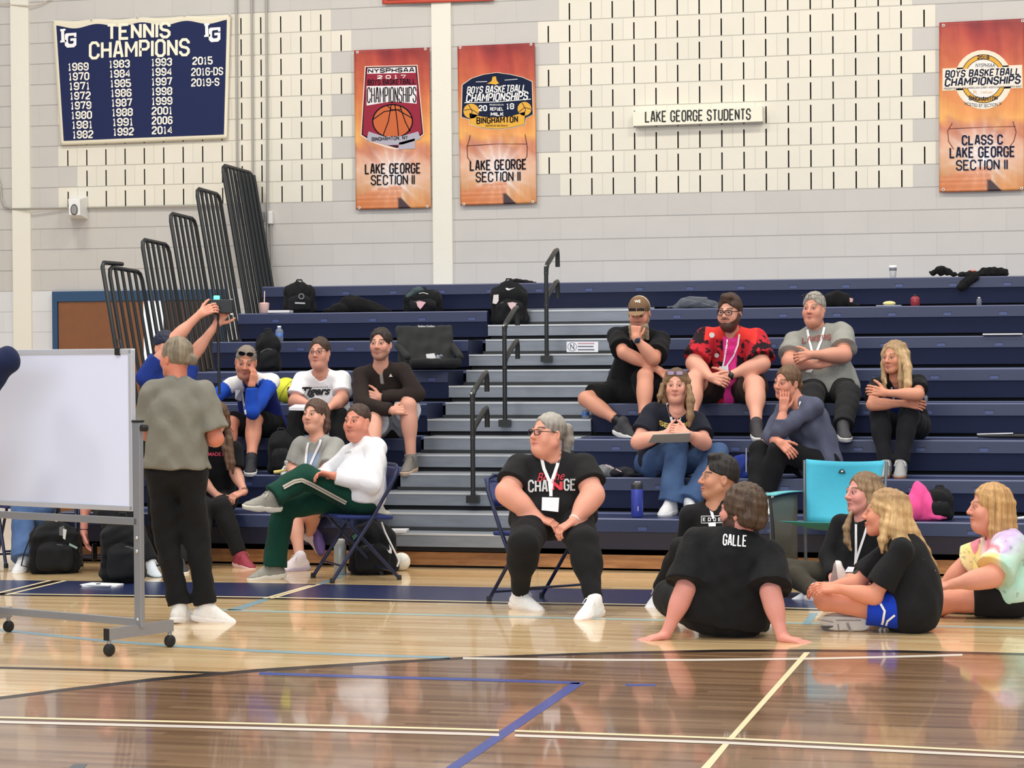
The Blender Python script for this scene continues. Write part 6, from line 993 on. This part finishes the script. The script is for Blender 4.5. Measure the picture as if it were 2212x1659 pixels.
P = at3(907, 20.30, rowZ(7)); sc = 1 / ppm(P); q = lambda x, y: EYE + ray(x, y) * (d + .06); vobj('bottle_pocket', [ell(q(904, 627), (.055, .04, .022), None, .02), cap(q(882, 640), q(904, 626), .025, .03, .02)], (70, 84, 88), parent=e, wr=.004)
e, d = backpack('large black backpack with white swoosh standing on the upper stair tread', 1100, 609, 705, 84, 20.24, rowZ(7) - RISE / 2, dp=.24, lean=-7)
sw = [(1092, 622), (1094, 626), (1099, 627), (1105, 624.5), (1113, 621), (1105, 623.2), (1099, 623.5), (1096, 622)]
deco(e, [sw], (240, 240, 240), d - .02, 'swoosh'); deco(e, [[(1096, 654), (1108, 652.5), (1116, 655), (1112, 664), (1110, 673), (1104, 668), (1099, 661)]], (222, 190, 196), d - .05); deco(e, [[(1066, 637), (1077, 636), (1077, 650), (1072, 657), (1064, 655)]], (214, 206, 208), d - .01, 'side_patch')
pile('cap', 'black cap lying on the top bench above the swoosh backpack', 'cap', 1118, 610, 62, 7, 20.80, rowZ(8), (26, 26, 28), 5, .16)
# pink tumbler, book
P = at3(571, 20.2, rowZ(7)); e = empty('tumbler', P, 'pale pink tumbler with a straw on the seventh row by the guard rail', 'cup'); MB().lathe(P, [(.036, 0), (.040, .004), (.046, .085), (.047, .09), (.03, .096)], 20).build('cup', mat('tumbler_pink', (226, 190, 184), .4), e); MB().tube([P + (0, 0, .09), P + (.004, 0, .20)], .005, 8).build('straw', mat('straw_pink', (236, 206, 200), .4), e)
P = at3(606, 20.14, rowZ(7)); e = MB().box(P + (0, 0, .012), (.20, .14, .022), .1).build('notebook', mat('notebook_white', (222, 220, 226), .5)); tag(e, 'white notebook lying flat beside the pink tumbler', 'notebook')
# stadium seat
P = at3(925, 18.98, rowZ(5)); e = empty('stadium_seat', P, 'dark grey folding stadium seat with padded back standing on the fifth row', 'stadium seat'); sp = 1 / ppm(P)
f = facing(P, 14); M = rotm(f, 16, 0); L, F_, U_ = M; Bk = P - F_ * .04 + np.array([0, 0, .02])
vobj('backrest', [rbox(Bk + U_ * .19, (.245, .028, .19), .026, M)], (50, 52, 52), parent=e, wr=.005); M2 = rotm(f, 4, 0); vobj('seat_pad', [rbox(P + M2[1] * .14 + np.array([0, 0, .045]), (.215, .17, .035), .03, M2)], (34, 34, 36), parent=e, wr=.004)
for q in (-1, 1): vobj('arm', [cap(Bk + U_ * .20 + L * q * .235, P + M2[1] * .20 + L * q * .225 + np.array([0, 0, .10]), .028, .03, .02)], (42, 43, 44), parent=e)
deco(e, [], (214, 214, 216), depth(Bk) - .12, 'lettering', texts=[('Stadium Comfort', 921, 704.5, 36, 4.5, dict(bold=.02))])
q = lambda x, y: EYE + ray(x, y) * (depth(P) - .10)
e = empty('plastic_wrapper', q(940, 776), 'clear plastic wrapper with white paper on the dark stadium seat', 'wrapper'); mb = MB(); mb.prism([q(920, 765), q(938, 763), q(943, 779), q(923, 780)], (0, .006, 0)); mb.build('paper', M_LAN, e); vobj('film', [ell(q(950, 771), (.028, .015, .02), None, .01), ell(q(945, 776), (.03, .015, .014), None, .01)], (126, 130, 142), m=mat('film_grey', (130, 134, 146), .15), parent=e, wr=.006, wl=.03, vox=.005)
bottle('clear water bottle with blue label on the sixth row', 603.5, 737, 33, 17, rowY(6) + .12, rowZ(6), (196, 206, 226), (214, 220, 234), (86, 120, 190))
e, d = backpack('soft black bag leaning behind the man in blue and white', 580, 712, 800, 54, rowY(5) + .14, rowZ(5), dp=.20, lean=-4, name='bag', cat='bag')
def ballcol(c): 
    def g(V): q = V - c; a = np.arctan2(q[:, 2], q[:, 0]); C = np.tile(L3((220, 222, 66)), (len(V), 1)); C[(q[:, 0] > .045) & (q[:, 2] < .03)] = L3((110, 34, 46)); C[np.abs(q[:, 0] * .8 - q[:, 2] * .5 - .012) < .004] = L3((130, 140, 40)); return C
    return g
c = at3(618, rowY(4) + .20, rowZ(4) + .104); o = vobj('volleyball', [ell(c, (.104,) * 3)], ballcol(c), SHOE, vox=.006); tag(o, 'yellow and maroon volleyball on the fourth row beside the white T-shirt', 'ball')
e, d = backpack('black backpack on the floor deck at the feet of the woman in the white T-shirt', 608, 925, 1018, 58, rowY(2) + .22, rowZ(2), dp=.22, name='backpack')
P = at3(622, rowY(2) + .05, rowZ(2)); e = empty('snack_bag', P, 'crumpled clear snack bag with a yellow piece, beside the grey T-shirt woman', 'bag'); vobj('plastic', [ell(P + (.02, 0, .05), (.045, .03, .05)), ell(P + (.03, 0, .10), (.03, .02, .03))], (176, 176, 172), m=mat('plastic_clear', (176, 176, 174), .2), parent=e, wr=.012, wl=.04, vox=.006)
q = P + (0, -.03, .012); MB().tube([q + (-.10, 0, .004), q + (-.06, 0, .008), q + (-.02, 0, .02), q + (.02, 0, .03)], [.013, .014, .008, .005], 8).build('yellow_piece', mat('banana', (226, 206, 120), .5), e)
q = [EYE + ray(x, y) * (depth(B5.WR[0]) - .04) for x, y in ((622, 887), (624, 880), (668, 881), (668, 888))]; mb = MB(); mb.prism([q[1], q[2], q[2] + np.array([0, .14, .02]), q[1] + np.array([0, .14, .02])], (0, 0, -.022)); o = mb.build('notebook', mat('notebook_white', (222, 220, 226))); tag(o, 'white notebook on the lap of the woman in the white T-shirt', 'notebook')
# right of the aisle
e, P = pile('bag', 'grey sports bag lying on the seventh row behind the man in red', 'bag', 1506, 652, 104, 28, 20.34, rowZ(7), (84, 88, 98), 8, .2, n=5); deco(e, [], (120, 126, 134), depth(P) - .12, 'trim', strokes=[([(1462, 660), (1470, 646), (1500, 650), (1535, 660)], 1.4), ([(1470, 646), (1490, 641), (1528, 643)], 2)])
e, P = pile('bag', 'black bag on the seventh row behind the grey-haired man', 'bag', 1810, 640, 70, 44, 20.36, rowZ(7), (17, 17, 19), 9, .22, n=5); deco(e, [[(1835, 643), (1843, 645), (1842, 652), (1836, 653)]], (214, 170, 168), depth(P) - .14, 'tag')
P = at3(1921, 20.2, rowZ(7)); e = empty('snack', P, 'yellow snack on a sheet of foil on the seventh row', 'snack'); MB().box(P + (0, 0, .004), (.21, .12, .006)).build('foil', mat('foil', (172, 172, 182), .3, .5), e); vobj('food', [ell(P + (0, 0, .022), (.055, .04, .02))], (226, 214, 150), SHOE, e)
bottle('short red jar bottle with black lid on the seventh row', 1977, 659, 24, 20, 20.2, rowZ(7), (150, 50, 62), (24, 24, 26), None, 'drink_bottle', False)
bottle('small clear bottle with white cap on the seventh row, far right', 2115, 658, 17, 11, 20.2, rowZ(7), (190, 196, 206), (238, 238, 240), None)
bottle('clear bottle on the fourth row right of the blonde woman', 1998, 872, 18, 13, rowY(4) + .10, rowZ(4), (196, 200, 206), (226, 228, 230), None)
P = at3(2167, rowY(6) + .10, rowZ(6)); o = MB().box(P + (0, 0, .008), (.31, .22, .012)).build('folder', mat('notebook_white', (222, 220, 226))); tag(o, 'white paper folder lying flat on the sixth row, far right', 'folder')
P = at3(1929, 20.75, rowZ(8)); e = empty('coffee_cup', P, 'white paper coffee cup with lid on the top row', 'cup'); MB().lathe(P, [(.024, 0), (.026, .002), (.032, .086), (.033, .088)], 20).build('cup', mat('cup_white', (234, 234, 236), .5, 0, 0, 60, 0), e); MB().lathe(P + (0, 0, .086), [(.036, 0), (.036, .008), (.031, .018), (.001, .019)], 20).build('lid', mat('lid_white', (244, 244, 246), .4, 0, 0, 60, 0), e); MB().lathe(P + (0, 0, .058), [(.0296, 0), (.0312, .001), (.0325, .022), (.032, .023)], 20).build('sleeve', mat('sleeve_grey', (120, 122, 134), .6), e)
Yt = rowY(8) + .10; zt = rowZ(8); q = lambda x, y, dy: atY(x, y, rowY(8) + dy); e = empty('jacket', at3(2100, Yt, zt), 'black jacket draped over the front of the top bench, orange lining showing', 'jacket')
vobj('fabric', [cap(q(2012, 590, .1), q(2034, 584, .1), .02, .035, .03), cap(q(2034, 584, .1), q(2066, 593, .08), .035, .015, .03), cap(q(2078, 594, .05), q(2130, 591, .10), .03, .03, .03), cap(q(2130, 588, .1), q(2170, 588, .12), .04, .03, .03), cap(q(2150, 585, .12), q(2178, 591, .1), .03, .012, .02), cap(q(2095, 596, .02), q(2074, 622, -.035), .032, .03, .03), cap(q(2108, 598, .0), q(2082, 618, -.03), .03, .028, .03)], (22, 22, 24), parent=e, wr=.006, wl=.05, vox=.006); vobj('lining', [ell(q(2100, 586.5, .12), (.035, .03, .016))], (232, 128, 112), parent=e)
P = atY(2165, 944, rowY(3) + .18); e = empty('umbrella', at3(2165, rowY(3) + .2, rowZ(3)), 'folded black umbrella lying along the third row, far right', 'umbrella'); a, b = at3(2112, rowY(3) + .2, rowZ(3) + .02), at3(2240, rowY(3) + .2, rowZ(3) + .02); MB().tube([a, a + (b - a) * .25, a + (b - a) * .6, b], [.012, .016, .018, .018], 10).build('canopy', mat('umbrella_black', (26, 26, 30), .6), e); MB().tube([a + (-.005, 0, .012), a + (b - a) * .6 + (0, -.01, .02)], .006, 8).build('shaft', mat('umbrella_metal', (190, 190, 196), .3, .7), e)
P = at3(1376.5, rowY(1) + .16, rowZ(1)); s_ = 1 / ppm(P); e = empty('drink_bottle', P, 'tall royal blue drink bottle with black lid standing on the lowest bench', 'bottle'); r_ = 13 * s_; MB().lathe(P, [(r_ * .92, 0), (r_, .006), (r_, 58 * s_), (r_ * .96, 60 * s_)], 24).build('body', mat('bottle_royal', (58, 72, 172), .35, .1, 0, 60, .03), e); MB().lathe(P + (0, 0, 60 * s_), [(r_ * .98, 0), (r_ * .98, 8 * s_), (r_ * .8, 14 * s_), (r_ * .3, 14.5 * s_)], 20).build('lid', mat('lid_black', (36, 36, 40), .4), e); T0 = P + np.array([0, 0, 70 * s_]); MB().tube([T0 + (-r_ * .6, 0, 0), T0 + (-r_ * .3, 0, 5 * s_), T0 + (r_ * .5, 0, 5 * s_), T0 + (r_ * .8, 0, -2 * s_)], .004, 8).build('carry_loop', mat('loop_grey', (170, 172, 186), .4), e); deco(e, [[(1377.5, 1094), (1379, 1094), (1379, 1104), (1377.5, 1104)]], (206, 210, 236), depth(P) - r_ - .004, 'mark')
bottle('small clear water bottle with blue label on the stair tread by the bare knee', 1265, 906, 27, 16, rowY(4) + .08, rowZ(4) - RISE / 2, (196, 206, 226), (206, 216, 236), (70, 110, 190))
e, P = pile('shirt', 'grey shirt with dark trim crumpled on the second row behind the black T-shirt woman', 'shirt', 1300, 1012, 66, 30, rowY(2) + .14, rowZ(2), (112, 114, 118), 12, .2, n=5)
e, P = pile('pouch', 'dark pouch with pale stripes on the second row beside the crumpled grey shirt', 'pouch', 1345, 1016, 70, 22, rowY(2) + .16, rowZ(2), (34, 34, 40), 14, .18, n=5); deco(e, [], (206, 186, 186), depth(P) - .10, 'stripe', strokes=[([(1308, 1004), (1326, 1012)], 3.4), ([(1330, 1013), (1342, 1019)], 2.4)])
e, P = pile('bag', 'royal blue drawstring bag between the jeans and the black trousers on the second row', 'bag', 1600, 990, 50, 66, rowY(2) + .12, rowZ(2), (34, 52, 128), 15, .2, n=4); MB().tube([atY(1612, y, P[1] - .14) for y in (968, 980, 1000, 1020)], .006, 6).build('drawcord', mat('cord_grey', (150, 150, 158), .6), e)
q = at3(1806, rowY(2) + .42, rowZ(3)); 
e, P = pile('bag', 'bright pink cloth bag on the lowest bench behind the women on the floor', 'bag', 1985, 1080, 96, 80, rowY(1) + .22, rowZ(1), (232, 84, 150), 17, .22, n=5)
e, d = backpack('small black backpack on the lowest bench, right of the pink bag', 2030, 1056, 1126, 56, rowY(1) + .26, rowZ(1), dp=.2)
P = at3(2204, rowY(1) + .1, rowZ(1)); o = MB().tube([P + (-.03, 0, .02), P + (.02, 0, .025), P + (.07, 0, .03)], [.010, .014, .01], 8).build('keychain', mat('key_grey', (190, 196, 206), .3, .5)); tag(o, 'pale keychain on the lowest bench, at the far right edge', 'keychain')
# --- on the floor, left of the aisle
e, d = backpack('black backpack with a white swoosh and teal tab under the folding chair', 806, 1122, 1238, 108, 15.95, 0., dp=.28)
deco(e, [[(840, 1176), (846, 1186), (846, 1196), (840, 1194), (836, 1186), (840, 1190), (842, 1186)]], (236, 236, 238), d - .04, 'swoosh'); deco(e, [[(760, 1158), (772, 1150), (776, 1154), (764, 1168)]], (76, 120, 110), d - .04, 'tab'); MB().tube([EYE + ray(x, y) * (d - .02) for x, y in ((824, 1128), (832, 1150), (840, 1166), (862, 1210), (858, 1224))], .007, 6).build('cord', mat('cord_white', (230, 230, 232), .6), e)
P = at3(735, 15.85, 0); e = empty('drink_bottle', P, 'frosted grey drink bottle standing on the floor beside the black backpack', 'bottle'); r_ = 13.5 / ppm(P); MB().lathe(P, [(r_ * .9, 0), (r_, .006), (r_, .20), (r_ * .8, .215), (r_ * .78, .22)], 24).build('body', mat('bottle_frost', (176, 180, 178), .35, .2, 0, 60, .03), e); MB().lathe(P + (0, 0, .215), [(r_ * .8, 0), (r_ * .8, .03), (r_ * .5, .036)], 20).build('lid', mat('lid_frost', (196, 198, 196), .4), e)
c = at3(867, 16.2, .068); c = c + np.array([0, 0, .0]); rr = 19.5 / ppm(c); c[2] = rr
def wb(V): q = V - c; C = np.tile(L3((232, 228, 218)), (len(V), 1)); a = np.arctan2(q[:, 0], q[:, 2]); C[np.abs(np.sin(a * 3 + q[:, 1] * 14)) < .06] = L3((176, 172, 164)); return C
o = vobj('volleyball', [ell(c, (rr,) * 3)], wb, SHOE, vox=.005); tag(o, 'white volleyball on the floor at the foot of the stair aisle', 'ball')
e, P = pile('hooded_sweatshirt', 'pale grey sweatshirt bundled on the lowest bench behind the folding chair', 'sweatshirt', 812, 1105, 44, 46, rowY(1) + .18, rowZ(1) - .02, (162, 160, 152), 21, .2, n=4)
P = at3(857, rowY(1) + .08, rowZ(1) - RISE / 2); o = MB().box(P + (0, 0, .012), (.16, .20, .018), .2).build('booklet', mat('booklet', (206, 206, 210), .4)); tag(o, 'white booklet lying on the lowest stair tread', 'booklet')
e, d = backpack('black backpack with hanging luggage tag standing below the whiteboard', 118, 1112, 1226, 112, 15.6, 0., dp=.30)
MB().tube([EYE + ray(x, y) * (d - .02) for x, y in ((80, 1128), (66, 1160), (52, 1195), (46, 1222), (60, 1224))], .012, 6, flat=.4).build('hanging_strap', mat('strap_black', (22, 22, 24)), e)
deco(e, [[(128, 1139), (138, 1135), (142, 1152), (139, 1158), (128, 1156)]], (96, 98, 100), d - .03, 'luggage_tag'); deco(e, [[(136, 1142), (144, 1144), (141, 1166), (136, 1163)]], (206, 206, 204), d - .035, 'luggage_tag'); deco(e, [[(150, 1173), (168, 1182), (166, 1186), (149, 1178)]], (136, 160, 152), d - .03, 'tab'); deco(e, [], (214, 214, 214), d - .03, 'key_ring', strokes=[(ellipse_px(122, 1121, 5, 5, 14) + [(127, 1121)], 1.8)])
e, d = backpack('bulky black backpack right of the hanging arm, half behind the whiteboard post', 266, 1100, 1243, 100, 15.05, 0., dp=.30)
P = at3(222, 14.75, 0); e = empty('paper_stack', P, 'loose white papers on the floor beside the navy stripe, under the whiteboard', 'papers'); mb = MB(); mb.box(P + (0, 0, .006), (.24, .16, .01), .1); mb.box(P + (-.01, -.02, .014), (.22, .15, .006), -.12); mb.build('sheets', M_LAN, e); MB().box(P + (-.01, -.05, .020), (.03, .012, .006), .5).build('binder_clip', mat('clip_black', (24, 24, 26), .4), e)
# --- folding chairs
M_CH = mat('chair_navy', (34, 42, 74), .35, .3, 0, 60, .05); M_CHS = mat('chair_seat_navy', (36, 48, 104), .4, .2, 0, 60, .06); M_RUB = mat('rubber_black', (18, 18, 20), .7)
def folding_chair(label, P, yaw, bw=.42):
    e = empty('folding_chair', P, label, 'folding chair', 'navy metal folding chairs'); f = facing(P, yaw); l = np.array([-f[1], f[0], 0]); T = lambda x, y, z: P + l * x + f * y + np.array([0, 0, z]); h = bw / 2
    for q in (-1, 1):
        o = MB().tube([T(q * h, .25, .012), T(q * h, -.05, .45), T(q * h, -.20, .70), T(q * (h - .02), -.23, .77), T(q * (h - .07), -.235, .79)], .0125, 10).build('front_leg', M_CH, e); MB().lathe(T(q * h, .25, .0), [(.017, 0), (.017, .03), (.013, .034)], 10, (0, 0, 1)).build('rubber_foot', M_RUB, o)
        o = MB().tube([T(q * (h - .03), -.24, .012), T(q * (h - .03), .15, .43)], .0115, 10).build('rear_leg', M_CH, e); MB().lathe(T(q * (h - .03), -.24, 0), [(.016, 0), (.016, .03), (.012, .034)], 10).build('rubber_foot', M_RUB, o)
    MB().tube([T(-h + .06, -.235, .79), T(h - .06, -.235, .79)], .0125, 10).build('top_rail', M_CH, e); MB().tube([T(-h, .18, .115), T(h, .18, .115)], .008, 8).build('stretcher', M_CH, e); MB().tube([T(-h + .03, -.19, .065), T(h - .03, -.19, .065)], .008, 8).build('stretcher', M_CH, e)
    G = [[T(x, -.155 - .10 * (z - .60) / .18 - .018 * (1 - (x / h) ** 2), z) for z in np.linspace(.60, .775, 5)] for x in np.linspace(-h + .01, h - .01, 9)]; MB().sheet(G).build('backrest', M_CHS, e, solid=.012)
    vobj('seat', [rbox(T(0, .0, .437), (.20, .20, .014), .012, rotm(f, 2, 0))], (36, 48, 104), SHOE, e); return e
folding_chair('navy folding chair under the man in the white sweatshirt', np.array([*at3(772, 15.55, 0)[:2], 0.]), -72, .44)
folding_chair('navy folding chair under the woman in the black T-shirt by the aisle', np.array([*at3(1160, 14.30, 0)[:2], 0.]), 34, .46)
folding_chair('navy folding chair behind the whiteboard, at the left edge, under the jeans', np.array([*at3(62, 16.2, 0)[:2], 0.]), 12, .44)
folding_chair('navy folding chair behind the whiteboard under the person with the hanging arm', np.array([*at3(232, 15.95, 0)[:2], 0.]), 0, .44)
# --- camp chair
P = np.array([*at3(1788, 15.75, 0)[:2], 0.]); e = empty('camp_chair', P, 'turquoise folding camp chair with grey side pockets at the bleacher front', 'camp chair'); f = facing(P, -22); l = np.array([-f[1], f[0], 0]); T = lambda x, y, z: P + l * x + f * y + np.array([0, 0, z])
M_TQ = vcmat('canvas', .8, .3, 7, fine=.05); M_FR = mat('camp_frame', (128, 134, 140), .35, .5); M_FR2 = mat('camp_frame_dark', (36, 36, 40), .5)
def cloth_sheet(name, G, rgb): o = MB().sheet(G).build(name, M_TQ, e, solid=.006); set_col(o.data, np.tile(L3(rgb), (len(o.data.vertices), 1))); return o
G = [[T(x * (.282 - .05 * (1 - t)), -.20 - .12 * t - .05 * (1 - x * x) * math.sin(t * PI), .40 + .405 * t + .012 * x * x * t) for t in np.linspace(0, 1, 12)] for x in np.linspace(-1, 1, 15)]; bk = cloth_sheet('backrest', G, (70, 178, 206))
G = [[T(x * .25, -.20 + .42 * t, .40 - .05 * math.sin(t * PI) * (1 - x * x) + .03 * t) for t in np.linspace(0, 1, 8)] for x in np.linspace(-1, 1, 9)]; cloth_sheet('seat', G, (54, 134, 128))
for q in (-1, 1):
    MB().tube([T(q * .27, -.28, .0), T(q * .285, -.30, .5), T(q * .295, -.325, .81)], .011, 8).build('back_post', M_FR, e)
    G = [[T(q * (.33 + .01 * math.sin(t * PI)) + (x - .5) * .10, -.28 + .50 * t, .60 + .006 * math.sin(t * PI)) for t in np.linspace(0, 1, 7)] for x in (0, .5, 1)]; cloth_sheet('armrest', G, (96, 178, 186)); MB().tube([T(q * .33, .20, .60), T(q * .30, .22, .43), T(q * .27, .24, .0)], .011, 8).build('front_post', M_FR2, e)
    G = [[T(q * .325, -.26 + .46 * t, .12 + .46 * z) for z in np.linspace(0, 1, 6)] for t in np.linspace(0, 1, 6)]; sp_ = cloth_sheet('side_panel', G, (104, 106, 102)); G = [[T(q * .34, -.02 + .17 * t, .38 + .14 * z) for z in (0, 1)] for t in (0, 1)]; pk = MB().sheet(G).build('pocket', mat('mesh_pocket', (64, 66, 70), .8), sp_)
    MB().tube([T(q * .27, -.28, .02), T(-q * .27, .24, .03)], .010, 8).build('cross_brace', M_FR2, e)
tp = BVHTree.FromPolygons([tuple(v.co) for v in bk.data.vertices], [tuple(p.vertices) for p in bk.data.polygons]); s2 = surf(tp, P, .012); mb = MB(); poly_px(mb, [(1810, 1022), (1814, 1015), (1819, 1013), (1824, 1016), (1826, 1023)], s2); mb.build('logo', mat('logo_dark', (40, 60, 66), .6), bk); mb = MB(); s3 = surf(tp, P, .014); poly_px(mb, ellipse_px(1819, 1018, 2.6, 2.0, 10), s3); mb.build('logo_mark', mat('print_236_236_238', (236, 236, 238), .6), bk)
# --- video camera held up
d = depth(B1.WR[0]) - .02; q = lambda x, y, o=0.: EYE + ray(x, y) * (d + o); P = q(476, 662); e = empty('video_camera', P, 'black video camera with a glowing green light held above the coach', 'video camera'); s_ = 1 / ppm(P); c_, r_ = view_axes(P); M = np.array([r_, -c_, (0, 0, 1.)])
MB().box(P, (54 * s_, .10, 30 * s_), M=M).build('housing', mat('camera_black', (22, 24, 26), .4), e, bevel=.006); MB().lathe(q(462, 666) + c_ * .04, [(13 * s_, 0), (13 * s_, .04), (11 * s_, .045), (9 * s_, .03), (.001, .03)], 24, c_).build('lens', mat('lens_black', (14, 16, 20), .1), e)
MB().box(q(468, 645) + c_ * .03, (13 * s_, .03, 12 * s_), M=M).build('light', mat('green_light', (90, 255, 200), .4, emit=((70, 255, 170), 3.2)), e, bevel=.004); MB().box(q(500, 663), (5 * s_, .07, 34 * s_), M=M).build('screen', mat('screen_white', (226, 230, 236), .3), e); MB().tube([q(471, 676), q(471, 700), q(472, 780), q(474, 852)], .011, 8).build('monopod', mat('pod_black', (26, 26, 28), .4), e)
# --- whiteboard on casters
Cr, Cl = np.array([-5.135, 11.55, 0.]), np.array([-6.305, 11.99, 0.]); X = unit(Cr - Cl); N = np.array([X[1], -X[0], 0]); N = N if N[1] < 0 else -N
e = empty('whiteboard', (Cr + Cl) / 2, 'rolling whiteboard with grey metal stand at the left edge', 'whiteboard'); M_ST = mat('stand_grey', (150, 152, 158), .35, .5, 0, 60, .04); Mx = np.array([X, -N, (0, 0, 1.)])
rp = lambda y: atY(305, y, Cr[1])[2]; zt, zb, zr = atY(292, 754, Cr[1])[2], atY(297, 1104, Cr[1])[2], atY(310, 912, Cr[1])[2]
A, Bq = Cl + X * .03, Cr - X * .045 + N * .0
G = lambda x, z, o=0.: Cl + X * x + np.array([0, 0, z]) + N * o; Wd = float(np.linalg.norm(Cr - Cl)); x0, x1 = .03, Wd - .03
MB().box(G((x0 + x1) / 2, (zt + zb) / 2, 0), (x1 - x0, .018, zt - zb), M=Mx).build('board', mat('board_white', (224, 230, 252), .22, 0, 0, 60, 0), e)
for nm, c, sz in (('frame_rail', G((x0 + x1) / 2, zt - .012, 0), (x1 - x0, .03, .028)), ('frame_rail', G((x0 + x1) / 2, zb + .012, 0), (x1 - x0, .03, .028)), ('frame_rail', G(x1 - .012, (zt + zb) / 2, 0), (.026, .03, zt - zb)), ('frame_rail', G(x0 + .012, (zt + zb) / 2, 0), (.026, .03, zt - zb))): MB().box(c, sz, M=Mx).build(nm, mat('frame_silver', (206, 208, 216), .3, .4, 0, 60, .02), e, bevel=.003)
for xx in (0., Wd):
    MB().box(G(xx, (zr + .13) / 2, 0), (.05, .03, zr - .13), M=Mx).build('upright', M_ST, e, bevel=.003); MB().lathe(G(xx + .03 if xx else -.03, zr - .03, .0), [(.001, 0), (.018, .0), (.018, .03), (.001, .031)], 16, X * (1 if xx else -1)).build('knob', M_RUB, e); MB().box(G(xx, zr + .005, 0), (.055, .04, .01), M=Mx).build('cap', M_RUB, e)
    a, b = G(xx, .115, .24), G(xx, .115, -.24); MB().bar(a, b, .03, .06).build('foot_beam', M_ST, e); MB().bar(a + N * .008, a, .034, .062).build('end_cap', M_RUB, e)
    for o in (.225, -.225):
        c = G(xx, .034, o); MB().lathe(c - X * .014, [(.012, -.004), (.030, 0), (.033, .006), (.033, .022), (.030, .028), (.012, .032)], 20, X).build('caster', M_RUB, e); MB().tube([G(xx, .055, o), G(xx, .095, o)], .012, 8).build('caster_stem', M_ST, e)
    for z in (.13, .17, .53, .60): MB().lathe(G(xx, z, .016), [(.011, 0), (.011, .004), (.001, .007)], 10, N).build('bolt', M_BOLT, e)
zc = zb - .055; MB().box(G(Wd / 2, zc, 0), (Wd, .03, .038), M=Mx).build('cross_bar', M_ST, e, bevel=.003); MB().box(G(Wd / 2, .155, 0), (Wd, .028, .04), M=Mx).build('cross_bar', M_ST, e, bevel=.003)
# clip on the board
P = G(x1 - .10, zt, .0); s_ = 1 / ppm(P); cl_ = empty('binder_clip', P, 'black spring clip on the top edge of the whiteboard', 'clip'); MB().box(P + (0, 0, -.012), (.034, .044, .04), M=Mx).build('jaw', M_RUB, cl_, bevel=.003)
for q_ in (-1, 1): MB().tube([P + X * q_ * .014 + (0, 0, .008), P + X * q_ * .010 + (0, 0, .05) + N * .006, P + X * q_ * .004 + (0, 0, .05) + N * .006], .0025, 6).build('handle', mat('clip_wire', (60, 62, 66), .3, .6), cl_)
